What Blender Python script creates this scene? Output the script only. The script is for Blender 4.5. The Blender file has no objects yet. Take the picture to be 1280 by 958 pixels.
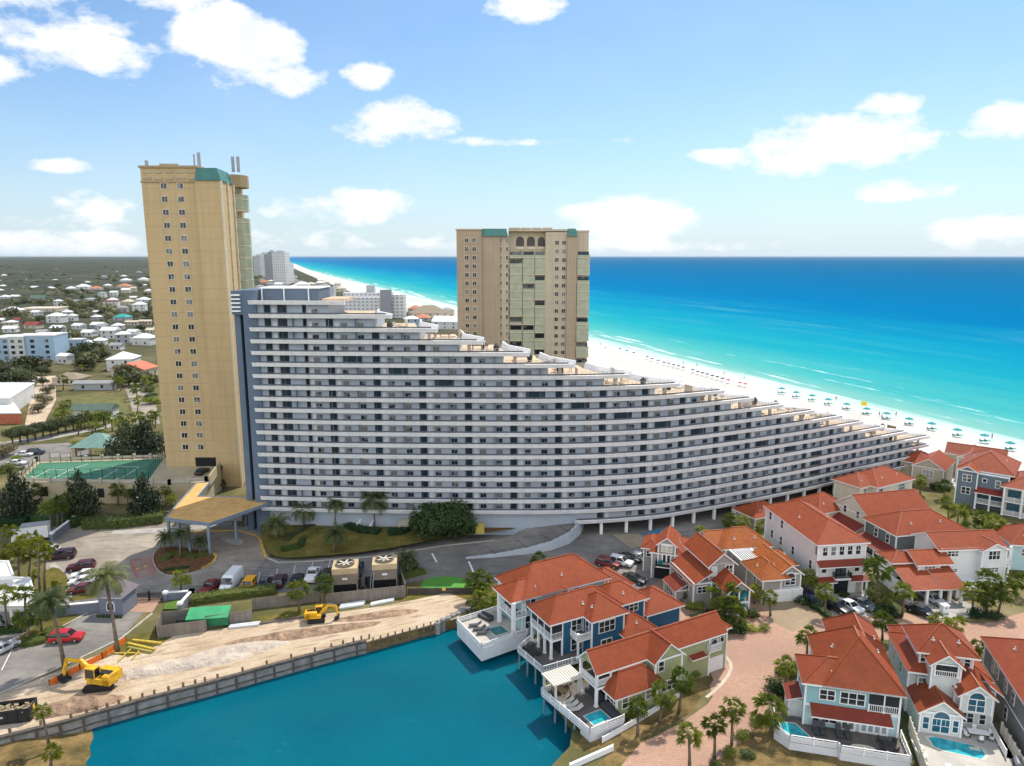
import bpy, bmesh, math, random
from mathutils import Vector, Matrix, noise as mnoise
from mathutils.geometry import tessellate_polygon
R = math.radians
rnd = random.Random(7)
scene = bpy.context.scene
COL = scene.collection
# ------------------------------------------------------------------ camera
CAM_H, FOC = 58.0, 888.0                       # metres above the ground, focal length in px of a 1280 px wide frame
PITCH = math.atan(159 / FOC)
cd = bpy.data.cameras.new('camera'); cam = bpy.data.objects.new('camera', cd); COL.objects.link(cam)
cd.sensor_width = 36.0; cd.lens = 36.0 * FOC / 1280; cd.clip_start = 0.5; cd.clip_end = 90000
cam.location = (0, 0, CAM_H); cam.rotation_euler = (R(90) - PITCH, 0, 0)
scene.camera = cam
# ------------------------------------------------------------------ exposure, sun, sky
vs = scene.view_settings
vs.view_transform = 'Standard'; vs.look = 'None'; vs.gamma = 1.0; vs.use_curve_mapping = False
vs.exposure = 0.56
SUN_AZ, SUN_EL = R(33), R(56)
SUN = Vector((math.sin(SUN_AZ) * math.cos(SUN_EL), math.cos(SUN_AZ) * math.cos(SUN_EL), math.sin(SUN_EL)))
sd = bpy.data.lights.new('sun', 'SUN'); sd.energy = 3.5; sd.angle = R(0.6); sd.color = (1.0, 0.93, 0.82)
sun = bpy.data.objects.new('sun', sd); COL.objects.link(sun)
sun.rotation_euler = SUN.to_track_quat('Z', 'Y').to_euler(); sun.location = SUN * 300
scene.cycles.use_denoising = True
scene.cycles.max_bounces = 5; scene.cycles.diffuse_bounces = 3; scene.cycles.glossy_bounces = 2
scene.cycles.transmission_bounces = 3; scene.cycles.volume_bounces = 0; scene.cycles.transparent_max_bounces = 6
scene.cycles.caustics_reflective = False; scene.cycles.caustics_refractive = False
scene.cycles.use_adaptive_sampling = True; scene.cycles.adaptive_threshold = 0.02

class NT:
    """small helper around a node tree"""
    def __init__(s, tree): s.t = tree; s.L = tree.links.new
    def n(s, typ, **kw):
        nd = s.t.nodes.new(typ)
        for k, v in kw.items():
            if k == 'ins':
                for a, b in v.items():
                    if hasattr(b, 'is_linked') or isinstance(b, bpy.types.NodeSocket): s.L(b, nd.inputs[a])
                    else: nd.inputs[a].default_value = b
            else: setattr(nd, k, v)
        return nd
    def m(s, op, a, b=0.0, c=None, clamp=False):
        ins = {0: a, 1: b}
        if c is not None: ins[2] = c
        return s.n('ShaderNodeMath', operation=op, use_clamp=clamp, ins=ins).outputs[0]
    def mix(s, f, a, b, blend='MIX'):
        nd = s.n('ShaderNodeMix', data_type='RGBA', blend_type=blend, ins={0: f, 6: a, 7: b})
        return nd.outputs[2]
    def ramp(s, f, stops, interp='LINEAR'):
        nd = s.n('ShaderNodeValToRGB', ins={0: f}); cr = nd.color_ramp; cr.interpolation = interp
        while len(cr.elements) < len(stops): cr.elements.new(0.5)
        for e, (p, c) in zip(cr.elements, stops):
            e.position = p; e.color = c4(c)
        return nd.outputs[0]
    def noise(s, vec, scale, detail=4, rough=0.55, out=0):
        return s.n('ShaderNodeTexNoise', ins={'Vector': vec, 'Scale': scale, 'Detail': detail, 'Roughness': rough}).outputs[out]
def c4(c): return (c, c, c, 1) if isinstance(c, (int, float)) else (c[0], c[1], c[2], 1)

world = bpy.data.worlds.new('World'); scene.world = world; world.use_nodes = True
w = NT(world.node_tree); world.node_tree.nodes.clear()
sky = w.n('ShaderNodeTexSky', sky_type='NISHITA', sun_disc=False, sun_elevation=SUN_EL, sun_rotation=SUN_AZ, altitude=0.0,
          air_density=1.0, dust_density=0.6, ozone_density=1.6)
dirv = w.n('ShaderNodeTexCoord').outputs['Generated']
sx = w.n('ShaderNodeSeparateXYZ', ins={0: dirv})
az = w.m('ARCTAN2', sx.outputs[0], sx.outputs[1]); el = w.m('ARCSINE', sx.outputs[2])
# clouds: (centre azimuth, elevation, half width, half height, strength) in degrees
CLOUDS = [(-29.2,13.2,5.6,2.3,1.0),(-33,16,3,1.2,.7),(-20.6,14.2,4.8,2.5,1.0),(-24.5,17.2,3.4,1.3,.8),(-16.5,12.2,2.6,1.3,.8),(-9.6,9.9,4.2,1.7,1.0),(-11.0,12.8,1.6,1.0,.6),
          (-13.0,3.6,5.2,1.5,1.0),(-13.0,1.2,9.0,.9,.75),(9.8,2.5,6.4,1.9,1.0),(5.0,3.4,1.8,.7,.8),(9,0.8,9,.7,.8),(16.0,7.4,2.6,.6,.8),
          (22.8,7.9,6.4,2.0,1.0),(26.7,10.3,2.3,.9,.9),(27.9,4.4,3.6,.8,.85),(34.2,8.3,2.8,1.3,.9),(33.5,1.5,5.4,1.2,.9),(41,8,4,2,.9),
          (0.7,17.7,2.5,1.0,.95),(-31.8,5.9,1.7,.55,.8),(-30,3.0,5.0,1.0,.5),(-34.6,11.2,2.6,1.3,.8),(-31,.8,6,.8,.5),(1,8.6,6,.25,.3),
          (-60,12,12,5,1),(60,14,14,5,1),(100,18,16,6,1),(-110,16,18,6,1),(150,20,20,7,1),(-150,25,18,7,1)]
nv = w.n('ShaderNodeVectorMath', operation='MULTIPLY', ins={0: dirv, 1: (1, 1, 1.9)}).outputs[0]
nz1 = w.noise(nv, 11.0, 9, 0.62); nz2 = w.noise(nv, 4.5, 3, 0.5)
mask = None
for (a, e, wa, he, st) in CLOUDS:
    dx = w.m('DIVIDE', w.m('SUBTRACT', az, R(a)), R(wa)); dy = w.m('DIVIDE', w.m('SUBTRACT', el, R(e)), R(he))
    d2 = w.m('ADD', w.m('MULTIPLY', dx, dx), w.m('MULTIPLY', dy, dy))
    v = w.m('MULTIPLY', w.m('SUBTRACT', 1.15, d2), st)
    mask = v if mask is None else w.m('MAXIMUM', mask, v)
f = w.m('ADD', w.m('MAXIMUM', mask, -1.2), w.m('MULTIPLY', w.m('SUBTRACT', nz1, 0.52), 5.0))
f = w.m('ADD', f, w.m('MULTIPLY', w.m('SUBTRACT', nz2, 0.5), 1.6))
cf = w.m('SMOOTH_MIN', 1.0, w.m('MULTIPLY', w.m('ADD', f, 0.02), 1.35), 0.2, clamp=True)
cf = w.m('MULTIPLY', cf, w.m('MULTIPLY', w.m('ADD', el, 0.01), 40, clamp=True))
thin = w.m('MULTIPLY', w.m('SUBTRACT', w.noise(nv, 2.2, 5, .6), 0.45), 0.5, clamp=True)
# cloud body: bright tops, slightly grey-blue thin bases
shade = w.m('MULTIPLY', w.noise(nv, 9.0, 5, .55), 1.0)
ccol = w.ramp(shade, [(0.30, (0.82, 0.88, 0.96)), (0.62, (1.0, 1.0, 1.0))])
SKY_S = 0.09
HAZE = 0.000014
skyc = w.mix(1.0, sky.outputs[0], (0.78, 1.0, 1.17, 1), 'MULTIPLY')
hz = w.m('POWER', w.m('SUBTRACT', 1.0, w.m('ABSOLUTE', sx.outputs[2])), 9.0)
skyc = w.mix(w.m('MULTIPLY', hz, 0.88), skyc, (5.6, 6.5, 7.3, 1))
cl = w.n('ShaderNodeVectorMath', operation='SCALE', ins={0: ccol, 'Scale': 8.6}).outputs[0]
skyc = w.mix(w.m('MAXIMUM', cf, w.m('MULTIPLY', thin, .7)), skyc, cl)
# added bright cloud deck, out of view behind the camera, to fill shaded facades
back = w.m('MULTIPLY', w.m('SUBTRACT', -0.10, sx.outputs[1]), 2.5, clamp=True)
fill_deckf = w.m('MULTIPLY', w.m('MULTIPLY', w.m('SUBTRACT', w.noise(nv, 2.5, 5, .6), .30), 4.0, clamp=True), back)
fill_deckf = w.m('MULTIPLY', fill_deckf, w.m('MULTIPLY', el, 12, clamp=True))
skyc = w.mix(fill_deckf, skyc, (14.5, 15.0, 15.8, 1))
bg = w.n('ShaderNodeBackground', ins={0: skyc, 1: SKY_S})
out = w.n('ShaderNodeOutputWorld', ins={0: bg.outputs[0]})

# ------------------------------------------------------------------ measuring: pixel of the 1280x958 photo -> point of the place
CP, SP = math.cos(PITCH), math.sin(PITCH)
def ray(u, v):
    b = (v - 479) / FOC
    return ((u - 640) / FOC, CP - b * SP, -(SP + b * CP))
def G(u, v, z=0.0):
    d = ray(u, v); t = (z - CAM_H) / d[2]
    return Vector((d[0] * t, d[1] * t, z))
def AT(u, v, y):
    d = ray(u, v); t = y / d[1]
    return Vector((d[0] * t, y, CAM_H + d[2] * t))
def PXL(p):
    dz = p[2] - CAM_H; fw = p[1] * CP - dz * SP
    return (640 + FOC * p[0] / fw, 479 - FOC * (p[1] * SP + dz * CP) / fw)

# ------------------------------------------------------------------ meshes
def auto_uv(me):
    uvl = me.uv_layers.new(name='UVMap').data
    Z = Vector((0, 0, 1)); vs_ = me.vertices; lo = me.loops
    for p in me.polygons:
        n = p.normal
        t = Vector((1, 0, 0)) if abs(n.z) > 0.999 else Z.cross(n).normalized()
        b = n.cross(t)
        for li in p.loop_indices:
            c = vs_[lo[li].vertex_index].co
            uvl[li].uv = (c.dot(t), c.dot(b))
class MB:
    def __init__(s): s.v = []; s.f = []; s.mi = []
    def add(s, vs_, fs, mi=0):
        o = len(s.v); s.v.extend([tuple(p) for p in vs_])
        for q in fs: s.f.append(tuple(i + o for i in q)); s.mi.append(mi)
        return s
    def poly(s, pts, mi=0): return s.add(pts, [tuple(range(len(pts)))], mi)
    def box(s, x0, x1, y0, y1, z0, z1, mi=0):
        if x1 < x0: x0, x1 = x1, x0
        if y1 < y0: y0, y1 = y1, y0
        if z1 < z0: z0, z1 = z1, z0
        v = [(x0,y0,z0),(x1,y0,z0),(x1,y1,z0),(x0,y1,z0),(x0,y0,z1),(x1,y0,z1),(x1,y1,z1),(x0,y1,z1)]
        return s.add(v, [(3,2,1,0),(4,5,6,7),(0,1,5,4),(1,2,6,5),(2,3,7,6),(3,0,4,7)], mi)
    def obox(s, c, ax, hx, hy, hz, mi=0):
        """oriented box: centre c, ax = heading vector of local x (any 3D direction)"""
        X = Vector(ax).normalized(); U = Vector((0, 0, 1))
        if abs(X.z) > 0.98: U = Vector((0, 1, 0))
        Y = U.cross(X).normalized(); Zv = X.cross(Y); c = Vector(c); v = []
        for k in (-1, 1):
            for (i, j) in ((-1,-1),(1,-1),(1,1),(-1,1)): v.append(c + X*hx*i + Y*hy*j + Zv*hz*k)
        return s.add(v, [(3,2,1,0),(4,5,6,7),(0,1,5,4),(1,2,6,5),(2,3,7,6),(3,0,4,7)], mi)
    def bar(s, a, b, w_=0.05, h_=None, mi=0):
        a, b = Vector(a), Vector(b)
        return s.obox((a + b) / 2, b - a, (b - a).length / 2, w_ / 2, (h_ or w_) / 2, mi)
    def prism(s, pts, z0, z1, mi=0, mi_top=None):
        n = len(pts)
        ar = sum(pts[i][0]*pts[(i+1)%n][1]-pts[(i+1)%n][0]*pts[i][1] for i in range(n))
        if ar < 0: pts = pts[::-1]
        v = [(p[0], p[1], z0) for p in pts] + [(p[0], p[1], z1) for p in pts]
        s.add(v, [(i, (i+1) % n, (i+1) % n + n, i + n) for i in range(n)], mi)
        tri = tessellate_polygon([[Vector((p[0], p[1], 0)) for p in pts]])
        up = []; dn = []
        for t in tri:
            a, b, c = [pts[i] for i in t]
            if (b[0]-a[0])*(c[1]-a[1])-(b[1]-a[1])*(c[0]-a[0]) < 0: t = (t[0], t[2], t[1])
            up.append(tuple(i + n for i in t)); dn.append((t[0], t[2], t[1]))
        s.add(v, up, mi if mi_top is None else mi_top); s.add(v, dn, mi)
        return s
    def cyl(s, c, r, z0, z1, n=10, r2=None, mi=0):
        r2 = r if r2 is None else r2
        v = [(c[0]+r*math.cos(2*math.pi*i/n), c[1]+r*math.sin(2*math.pi*i/n), z0) for i in range(n)]
        v += [(c[0]+r2*math.cos(2*math.pi*i/n), c[1]+r2*math.sin(2*math.pi*i/n), z1) for i in range(n)]
        return s.add(v, [(i,(i+1)%n,(i+1)%n+n,i+n) for i in range(n)] + [tuple(range(n))[::-1], tuple(range(n,2*n))], mi)
    def tube(s, pts, rs, n=7, mi=0, cap=True):
        pts = [Vector(p) for p in pts]
        if isinstance(rs, (int, float)): rs = [rs] * len(pts)
        v = []; prev = None
        for i, p in enumerate(pts):
            t = (pts[min(i+1, len(pts)-1)] - pts[max(i-1, 0)]).normalized()
            a = prev if prev is not None else (Vector((1,0,0)) if abs(t.x) < .9 else Vector((0,1,0)))
            a = (a - t * a.dot(t)).normalized(); prev = a; b = t.cross(a)
            for k in range(n):
                q = 2 * math.pi * k / n; v.append(p + (a * math.cos(q) + b * math.sin(q)) * rs[i])
        fs = []
        for i in range(len(pts) - 1):
            for k in range(n):
                a_, b_ = i*n+k, i*n+(k+1) % n
                fs.append((a_, b_, b_+n, a_+n))
        if cap: fs += [tuple(range(n))[::-1], tuple(range((len(pts)-1)*n, len(pts)*n))]
        return s.add(v, fs, mi)
    def lathe(s, c, prof, n=14, mi=0):
        return s.tube([(c[0], c[1], c[2] + z) for r_, z in prof], [r_ for r_, z in prof], n, mi)
    def mesh(s, name, mats, smooth=False, uv=True):
        me = bpy.data.meshes.new(name); me.from_pydata(s.v, [], s.f)
        if not isinstance(mats, (list, tuple)): mats = [mats]
        for m_ in mats: me.materials.append(m_)
        if len(mats) > 1: me.polygons.foreach_set('material_index', s.mi)
        if smooth: me.polygons.foreach_set('use_smooth', [True] * len(me.polygons))
        me.update()
        if uv: auto_uv(me)
        return me
    def build(s, name, mats, parent=None, smooth=False, uv=True):
        return link(name, s.mesh(name, mats, smooth, uv), parent)
def link(name, me, parent=None):
    o = bpy.data.objects.new(name, me); COL.objects.link(o)
    if parent is not None: o.parent = parent
    return o
def tag(o, label=None, cat=None, group=None, kind=None):
    for k, v in (('label', label), ('category', cat), ('group', group), ('kind', kind)):
        if v: o[k] = v
    return o
def empty(name, loc=(0, 0, 0), rz=0.0, label=None, cat=None, group=None):
    o = bpy.data.objects.new(name, None); COL.objects.link(o)
    o.empty_display_size = 0.2; o.location = loc; o.rotation_euler = (0, 0, rz)
    return tag(o, label, cat, group)
KIDS = {}
def copy_tree(o, loc=None, rz=None, label=None, group=None, parent=None, scale=None):
    c = o.copy(); COL.objects.link(c); c.parent = parent
    if loc is not None: c.location = loc
    if rz is not None: c.rotation_euler = (0, 0, rz)
    if scale is not None: c.scale = (scale,) * 3 if isinstance(scale, (int, float)) else scale
    if label: c['label'] = label
    if group: c['group'] = group
    for ch in kids(o): copy_tree(ch, parent=c)
    return c
def kids(o):
    if o.name not in KIDS: KIDS[o.name] = list(o.children)
    return KIDS[o.name]
def structure(name, mb, mats, smooth=False):
    o = mb.build(name, mats, None, smooth); o['kind'] = 'structure'; return o

# ------------------------------------------------------------------ materials
MATS = {}
def mat(name, col, rough=0.7, var=0.12, vs_=0.6, bump=0.0, bs=8.0, spec=0.3, metal=0.0, fn=None, coords='pos', dirt=0.0):
    if name in MATS: return MATS[name]
    m = bpy.data.materials.new(name); m.use_nodes = True; t = NT(m.node_tree)
    b = m.node_tree.nodes['Principled BSDF']
    b.inputs['Roughness'].default_value = rough; b.inputs['Metallic'].default_value = metal
    b.inputs['Specular IOR Level'].default_value = spec
    pos = t.n('ShaderNodeNewGeometry').outputs['Position'] if coords == 'pos' else t.n('ShaderNodeTexCoord').outputs['Object']
    c = c4(col)
    if var:
        n1 = t.noise(pos, vs_, 5, .6)
        lo = tuple(max(0, x * (1 - var * 1.6)) for x in c[:3]) + (1,); hi = tuple(x * (1 + var * 1.3) for x in c[:3]) + (1,)
        c = t.ramp(n1, [(0.3, lo), (0.7, hi)])
    if dirt:
        n2 = t.noise(pos, 0.23, 6, .7)
        c = t.mix(t.m('MULTIPLY', t.m('SUBTRACT', n2, .5, clamp=True), dirt * 6, clamp=True), c, (0.10, 0.085, 0.07, 1))
    hgt = None
    if bump: hgt = t.m('MULTIPLY', t.noise(pos, bs, 4, .6), bump)
    if fn:
        r = fn(t, c, hgt, pos, b)
        if r: c, hgt = r
    if isinstance(c, bpy.types.NodeSocket): t.L(c, b.inputs['Base Color'])
    else: b.inputs['Base Color'].default_value = c
    if hgt is not None:
        bn = t.n('ShaderNodeBump', ins={'Height': hgt, 'Strength': 1.0, 'Distance': 1.0}); t.L(bn.outputs[0], b.inputs['Normal'])
    MATS[name] = m; return m
def uvs(t):
    s_ = t.n('ShaderNodeSeparateXYZ', ins={0: t.n('ShaderNodeTexCoord').outputs['UV']}); return s_.outputs[0], s_.outputs[1]
def saw(t, x, period):                                   # 0..1 sawtooth
    return t.m('FRACT', t.m('DIVIDE', x, period))
def f_siding(t, c, h, pos, b):                           # horizontal lap boards
    u, v = uvs(t); s_ = saw(t, v, 0.22)
    c = t.mix(t.m('MULTIPLY', t.m('GREATER_THAN', s_, 0.88), 0.25), c, (0.02, 0.02, 0.025, 1))
    return c, t.m('MULTIPLY', t.m('SUBTRACT', 1.0, s_), 0.02)
def f_batten(t, c, h, pos, b):
    u, v = uvs(t); s_ = saw(t, u, 0.4)
    return t.mix(t.m('MULTIPLY', t.m('GREATER_THAN', s_, 0.86), 0.2), c, (0.02, 0.02, 0.02, 1)), t.m('MULTIPLY', t.m('GREATER_THAN', s_, .86), .02)
def f_roof(t, c, h, pos, b):                             # tile courses across the slope, faint ribs down it
    u, v = uvs(t); s_ = saw(t, v, 0.36); r_ = t.m('SINE', t.m('MULTIPLY', u, 21.0))
    cell = t.n('ShaderNodeTexWhiteNoise', noise_dimensions='2D', ins={0: t.n('ShaderNodeCombineXYZ', ins={0: t.m('FLOOR', t.m('MULTIPLY', u, 3.3)), 1: t.m('FLOOR', t.m('DIVIDE', v, .36))}).outputs[0]}).outputs[0]
    c = t.mix(t.m('MULTIPLY', cell, 0.28), c, (0.13, 0.03, 0.013, 1))
    c = t.mix(t.m('MULTIPLY', t.m('LESS_THAN', s_, 0.14), 0.4), c, (0.12, 0.03, 0.02, 1))
    oi = t.n('ShaderNodeObjectInfo').outputs['Random']; c = t.mix(t.m('MULTIPLY', oi, .32), c, (.19, .048, .022, 1))
    n2 = t.noise(pos, .35, 6, .7)
    c = t.mix(t.m('MULTIPLY', t.m('SUBTRACT', n2, .52, clamp=True), 1.6, clamp=True), c, (0.27, 0.08, 0.032, 1))
    return c, t.m('ADD', t.m('MULTIPLY', s_, 0.045), t.m('MULTIPLY', r_, 0.006))
def f_brick(sc, c2, mortar, mo=0.012, off=.5):
    def f_(t, c, h, pos, b):
        br = t.n('ShaderNodeTexBrick', offset=off, ins={'Vector': t.n('ShaderNodeTexCoord').outputs['UV'], 'Color1': c, 'Color2': c4(c2), 'Mortar': c4(mortar), 'Scale': sc, 'Mortar Size': mo, 'Brick Width': .5, 'Row Height': .25})
        return br.outputs[0], None
    return f_
def f_plank(w_, dark=0.35):
    def f_(t, c, h, pos, b):
        u, v = uvs(t); s_ = saw(t, u, w_)
        cell = t.n('ShaderNodeTexWhiteNoise', noise_dimensions='1D', ins={'W': t.m('FLOOR', t.m('DIVIDE', u, w_))}).outputs[0]
        c = t.mix(t.m('MULTIPLY', cell, 0.45), c, (0.09, 0.08, 0.07, 1))
        return t.mix(t.m('MULTIPLY', t.m('LESS_THAN', s_, 0.1), dark * 2), c, (0.02, 0.02, 0.02, 1)), None
    return f_
def leafmat(name, col, col2, trans=0.35, rough=.55):
    m = bpy.data.materials.new(name); m.use_nodes = True; t = NT(m.node_tree); nodes = m.node_tree.nodes
    b = nodes['Principled BSDF']; b.inputs['Roughness'].default_value = rough; b.inputs['Specular IOR Level'].default_value = .25
    pos = t.n('ShaderNodeNewGeometry').outputs['Position']; oi = t.n('ShaderNodeObjectInfo').outputs['Random']
    k = t.m('ADD', t.m('MULTIPLY', t.noise(pos, 1.3, 3), .9), t.m('MULTIPLY', t.m('SUBTRACT', oi, .5), .55))
    c = t.ramp(k, [(0.25, col), (0.72, col2)])
    t.L(c, b.inputs['Base Color'])
    tr = t.n('ShaderNodeBsdfTranslucent', ins={0: t.mix(1.0, c, (1.5, 1.5, .8, 1), 'MULTIPLY')})
    mx = t.n('ShaderNodeMixShader', ins={0: trans, 1: b.outputs[0], 2: tr.outputs[0]})
    t.L(mx.outputs[0], nodes['Material Output'].inputs[0]); MATS[name] = m
    return m

WHITE = mat('white_paint', (0.74, 0.74, 0.73), .5, .04)
TRIM = mat('white_trim', (0.80, 0.80, 0.79), .45, .03)
CREAM = mat('cream_paint', (0.62, 0.56, 0.45), .7, .06)
ROOF = mat('red_roof', (0.315, 0.066, 0.019), .55, .10, .9, fn=f_roof, spec=.25)
ROOF2 = mat('orange_roof', (0.42, 0.125, 0.025), .55, .10, .9, fn=f_roof, spec=.25)
def f_glass(t, c, h, pos, b):
    k = t.n('ShaderNodeObjectInfo').outputs['Random']; n = t.noise(pos, .55, 2, .5)
    cur = t.m('GREATER_THAN', t.m('ADD', t.m('MULTIPLY', k, .55), n), .88)
    return t.mix(t.m('MULTIPLY', cur, .55), (.014, .022, .032, 1), (.30, .30, .28, 1)), None
GLASS = mat('window_glass', (0.020, 0.032, 0.045), .08, 0, spec=.7, fn=f_glass)
def f_stucco(t, c, h, pos, b):
    u, v = uvs(t); sp = t.n('ShaderNodeSeparateXYZ', ins={0: pos})
    st = t.noise(t.n('ShaderNodeVectorMath', operation='MULTIPLY', ins={0: pos, 1: (1.1, 1.1, .05)}).outputs[0], 1.0, 5, .65)
    c = t.mix(t.m('MULTIPLY', t.m('SUBTRACT', st, .45, clamp=True), .9, clamp=True), c, (.20, .155, .10, 1))
    return t.mix(t.m('MULTIPLY', t.m('LESS_THAN', saw(t, v, 2.95), .028), .35), c, (.10, .08, .06, 1)), None
GLASSB = mat('blue_window_glass', (0.02, 0.09, 0.14), .08, .2, 1.5, spec=.7)
DARK = mat('dark_opening', (0.012, 0.014, 0.017), .8, 0)
def siding(name, col): return mat(name, col, .6, .05, .5, fn=f_siding)
# ================================================================== ground, sea, lake, roads
def coast_pts():
    return [(300,-200),(232,0),(190,120),(157.1,211.1),(139,262),(114.3,311.8),(92,392),(54.6,481.8),(-10,650),(-90.3,847),(-230,1240),(-412.5,1761),(-900,3180),(-1591,5305),(-3200,9800),(-8000,24000),(-16000,46000)]
CO = coast_pts()
def off_pts(d):
    """coast line moved inland by d metres"""
    return [(x - .939 * d, y - .345 * d) for x, y in CO]
def f_ground(t, c, h, pos, b):
    # grass, scrub and bare soil mottled; towards the far inland woods it turns to dark canopy
    n1 = t.noise(pos, .05, 6, .65); n2 = t.noise(pos, .6, 5, .6)
    c = t.ramp(n1, [(0.32, (0.055, 0.065, 0.025)), (0.48, (0.13, 0.115, 0.045)), (0.60, (0.24, 0.19, 0.095)), (0.75, (0.33, 0.28, 0.18))])
    c = t.mix(t.m('MULTIPLY', n2, .5), c, (0.075, 0.08, 0.03, 1))
    sp = t.n('ShaderNodeSeparateXYZ', ins={0: pos}); far = t.m('MULTIPLY', t.m('SUBTRACT', sp.outputs[1], 260), 1 / 260, clamp=True)
    cf_ = t.ramp(t.noise(pos, .012, 8, .7), [(0.3, (0.03, 0.036, 0.018)), (0.6, (0.075, 0.075, 0.04)), (0.8, (0.20, 0.17, 0.11))])
    return t.mix(far, c, cf_), t.m('MULTIPLY', n2, .12)
GROUND = mat('ground_cover', (.1, .1, .05), .95, 0, fn=f_ground, spec=.1)
def f_asphalt(t, c, h, pos, b):
    n1 = t.noise(pos, .09, 7, .72); n2 = t.noise(pos, 3.0, 3, .6)
    st = t.n('ShaderNodeTexNoise', ins={'Vector': t.n('ShaderNodeVectorMath', operation='MULTIPLY', ins={0: pos, 1: (.12, .5, 1)}).outputs[0], 'Scale': 1.0, 'Detail': 6, 'Distortion': 1.6}).outputs[0]
    c = t.ramp(n1, [(0.3, tuple(x * .62 for x in BASE_A)), (0.5, BASE_A), (0.68, tuple(x * 1.5 for x in BASE_A))])
    c = t.mix(t.m('MULTIPLY', t.m('SUBTRACT', .46, st, clamp=True), 3.2, clamp=True), c, (0.075, 0.072, 0.068, 1))
    return t.mix(t.m('MULTIPLY', n2, .25), c, (0.10, .095, .09, 1)), None
BASE_A = (0.20, 0.185, 0.165); ASPH = mat('asphalt', (.1,) * 3, .9, 0, fn=f_asphalt, spec=.2)
BASE_A = (0.29, 0.25, 0.20); ASPH_T = mat('pale_asphalt', (.2,) * 3, .9, 0, fn=f_asphalt, spec=.2)
CONC = mat('concrete', (0.36, 0.34, 0.31), .85, .14, .4, dirt=.25)
KERB = mat('kerb_concrete', (0.42, 0.39, 0.34), .85, .15, .8)
YELLOWK = mat('yellow_kerb_paint', (0.62, 0.40, 0.05), .6, .15, 1.5)
PAVER = mat('pink_brick_paver', (0.45, 0.28, 0.19), .85, .14, .12, fn=f_brick(2.0, (0.34, 0.205, 0.15), (0.29, 0.19, 0.145)), spec=.15, dirt=.05)
PAVER2 = mat('tan_brick_paver', (0.34, 0.26, 0.17), .85, .14, .2, fn=f_brick(2.0, (0.28, 0.21, 0.135), (0.2, 0.15, 0.1)), spec=.15)
def f_sand(t, c, h, pos, b):
    n1 = t.noise(pos, .10, 7, .65); n2 = t.noise(pos, 1.6, 6, .7)
    tr = t.n('ShaderNodeTexNoise', ins={'Vector': t.n('ShaderNodeVectorMath', operation='MULTIPLY', ins={0: t.n('ShaderNodeVectorRotate', rotation_type='Z_AXIS', ins={'Vector': pos, 'Angle': -.42}).outputs[0], 1: (.15, 1.5, 1)}).outputs[0], 'Scale': 1.0, 'Detail': 5, 'Distortion': .8}).outputs[0]
    c = t.ramp(n1, [(0.3, (0.42, 0.31, 0.20)), (0.5, (0.56, 0.44, 0.31)), (0.7, (0.66, 0.56, 0.44))])
    c = t.mix(t.m('MULTIPLY', t.m('SUBTRACT', tr, .52, clamp=True), 5, clamp=True), c, (0.30, 0.20, 0.125, 1))
    return t.mix(t.m('MULTIPLY', t.m('SUBTRACT', n2, .55, clamp=True), 3, clamp=True), c, (0.27, 0.185, 0.12, 1)), t.m('ADD', t.m('MULTIPLY', n2, .35), t.m('MULTIPLY', tr, .4))
SITE = mat('site_sand', (.5, .4, .3), .95, 0, fn=f_sand, spec=.1)
BEACH = mat('white_beach_sand', (0.55, 0.515, 0.47), .95, .09, .12, bump=.3, bs=.8, spec=.1)
def f_bank(t, c, h, pos, b):
    n1 = t.noise(pos, .30, 7, .7); n2 = t.noise(pos, 2.5, 4, .6)
    c = t.ramp(n1, [(0.30, (0.05, 0.045, 0.022)), (0.45, (0.14, 0.10, 0.04)), (0.6, (0.27, 0.18, 0.075)), (0.75, (0.36, 0.27, 0.15))])
    return t.mix(t.m('MULTIPLY', n2, .35), c, (0.09, 0.075, 0.03, 1)), t.m('MULTIPLY', n2, .15)
BANK = mat('dry_bank_soil', (.2, .15, .1), .95, 0, fn=f_bank, spec=.1)
def f_lawn(t, c, h, pos, b):
    n1 = t.noise(pos, .5, 6, .65); n2 = t.noise(pos, 6.0, 3, .6)
    c = t.ramp(n1, [(0.3, (0.075, 0.085, 0.018)), (0.55, (0.15, 0.12, 0.03)), (0.75, (0.26, 0.17, 0.06))])
    return t.mix(t.m('MULTIPLY', n2, .4), c, (0.05, 0.06, 0.015, 1)), t.m('MULTIPLY', n2, .06)
LAWN = mat('dry_lawn', (.1, .1, .03), .95, 0, fn=f_lawn, spec=.1)
MULCH = mat('brown_mulch', (0.15, 0.075, 0.035), .95, .3, 1.2, bump=.05, bs=6, spec=.1)

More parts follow.
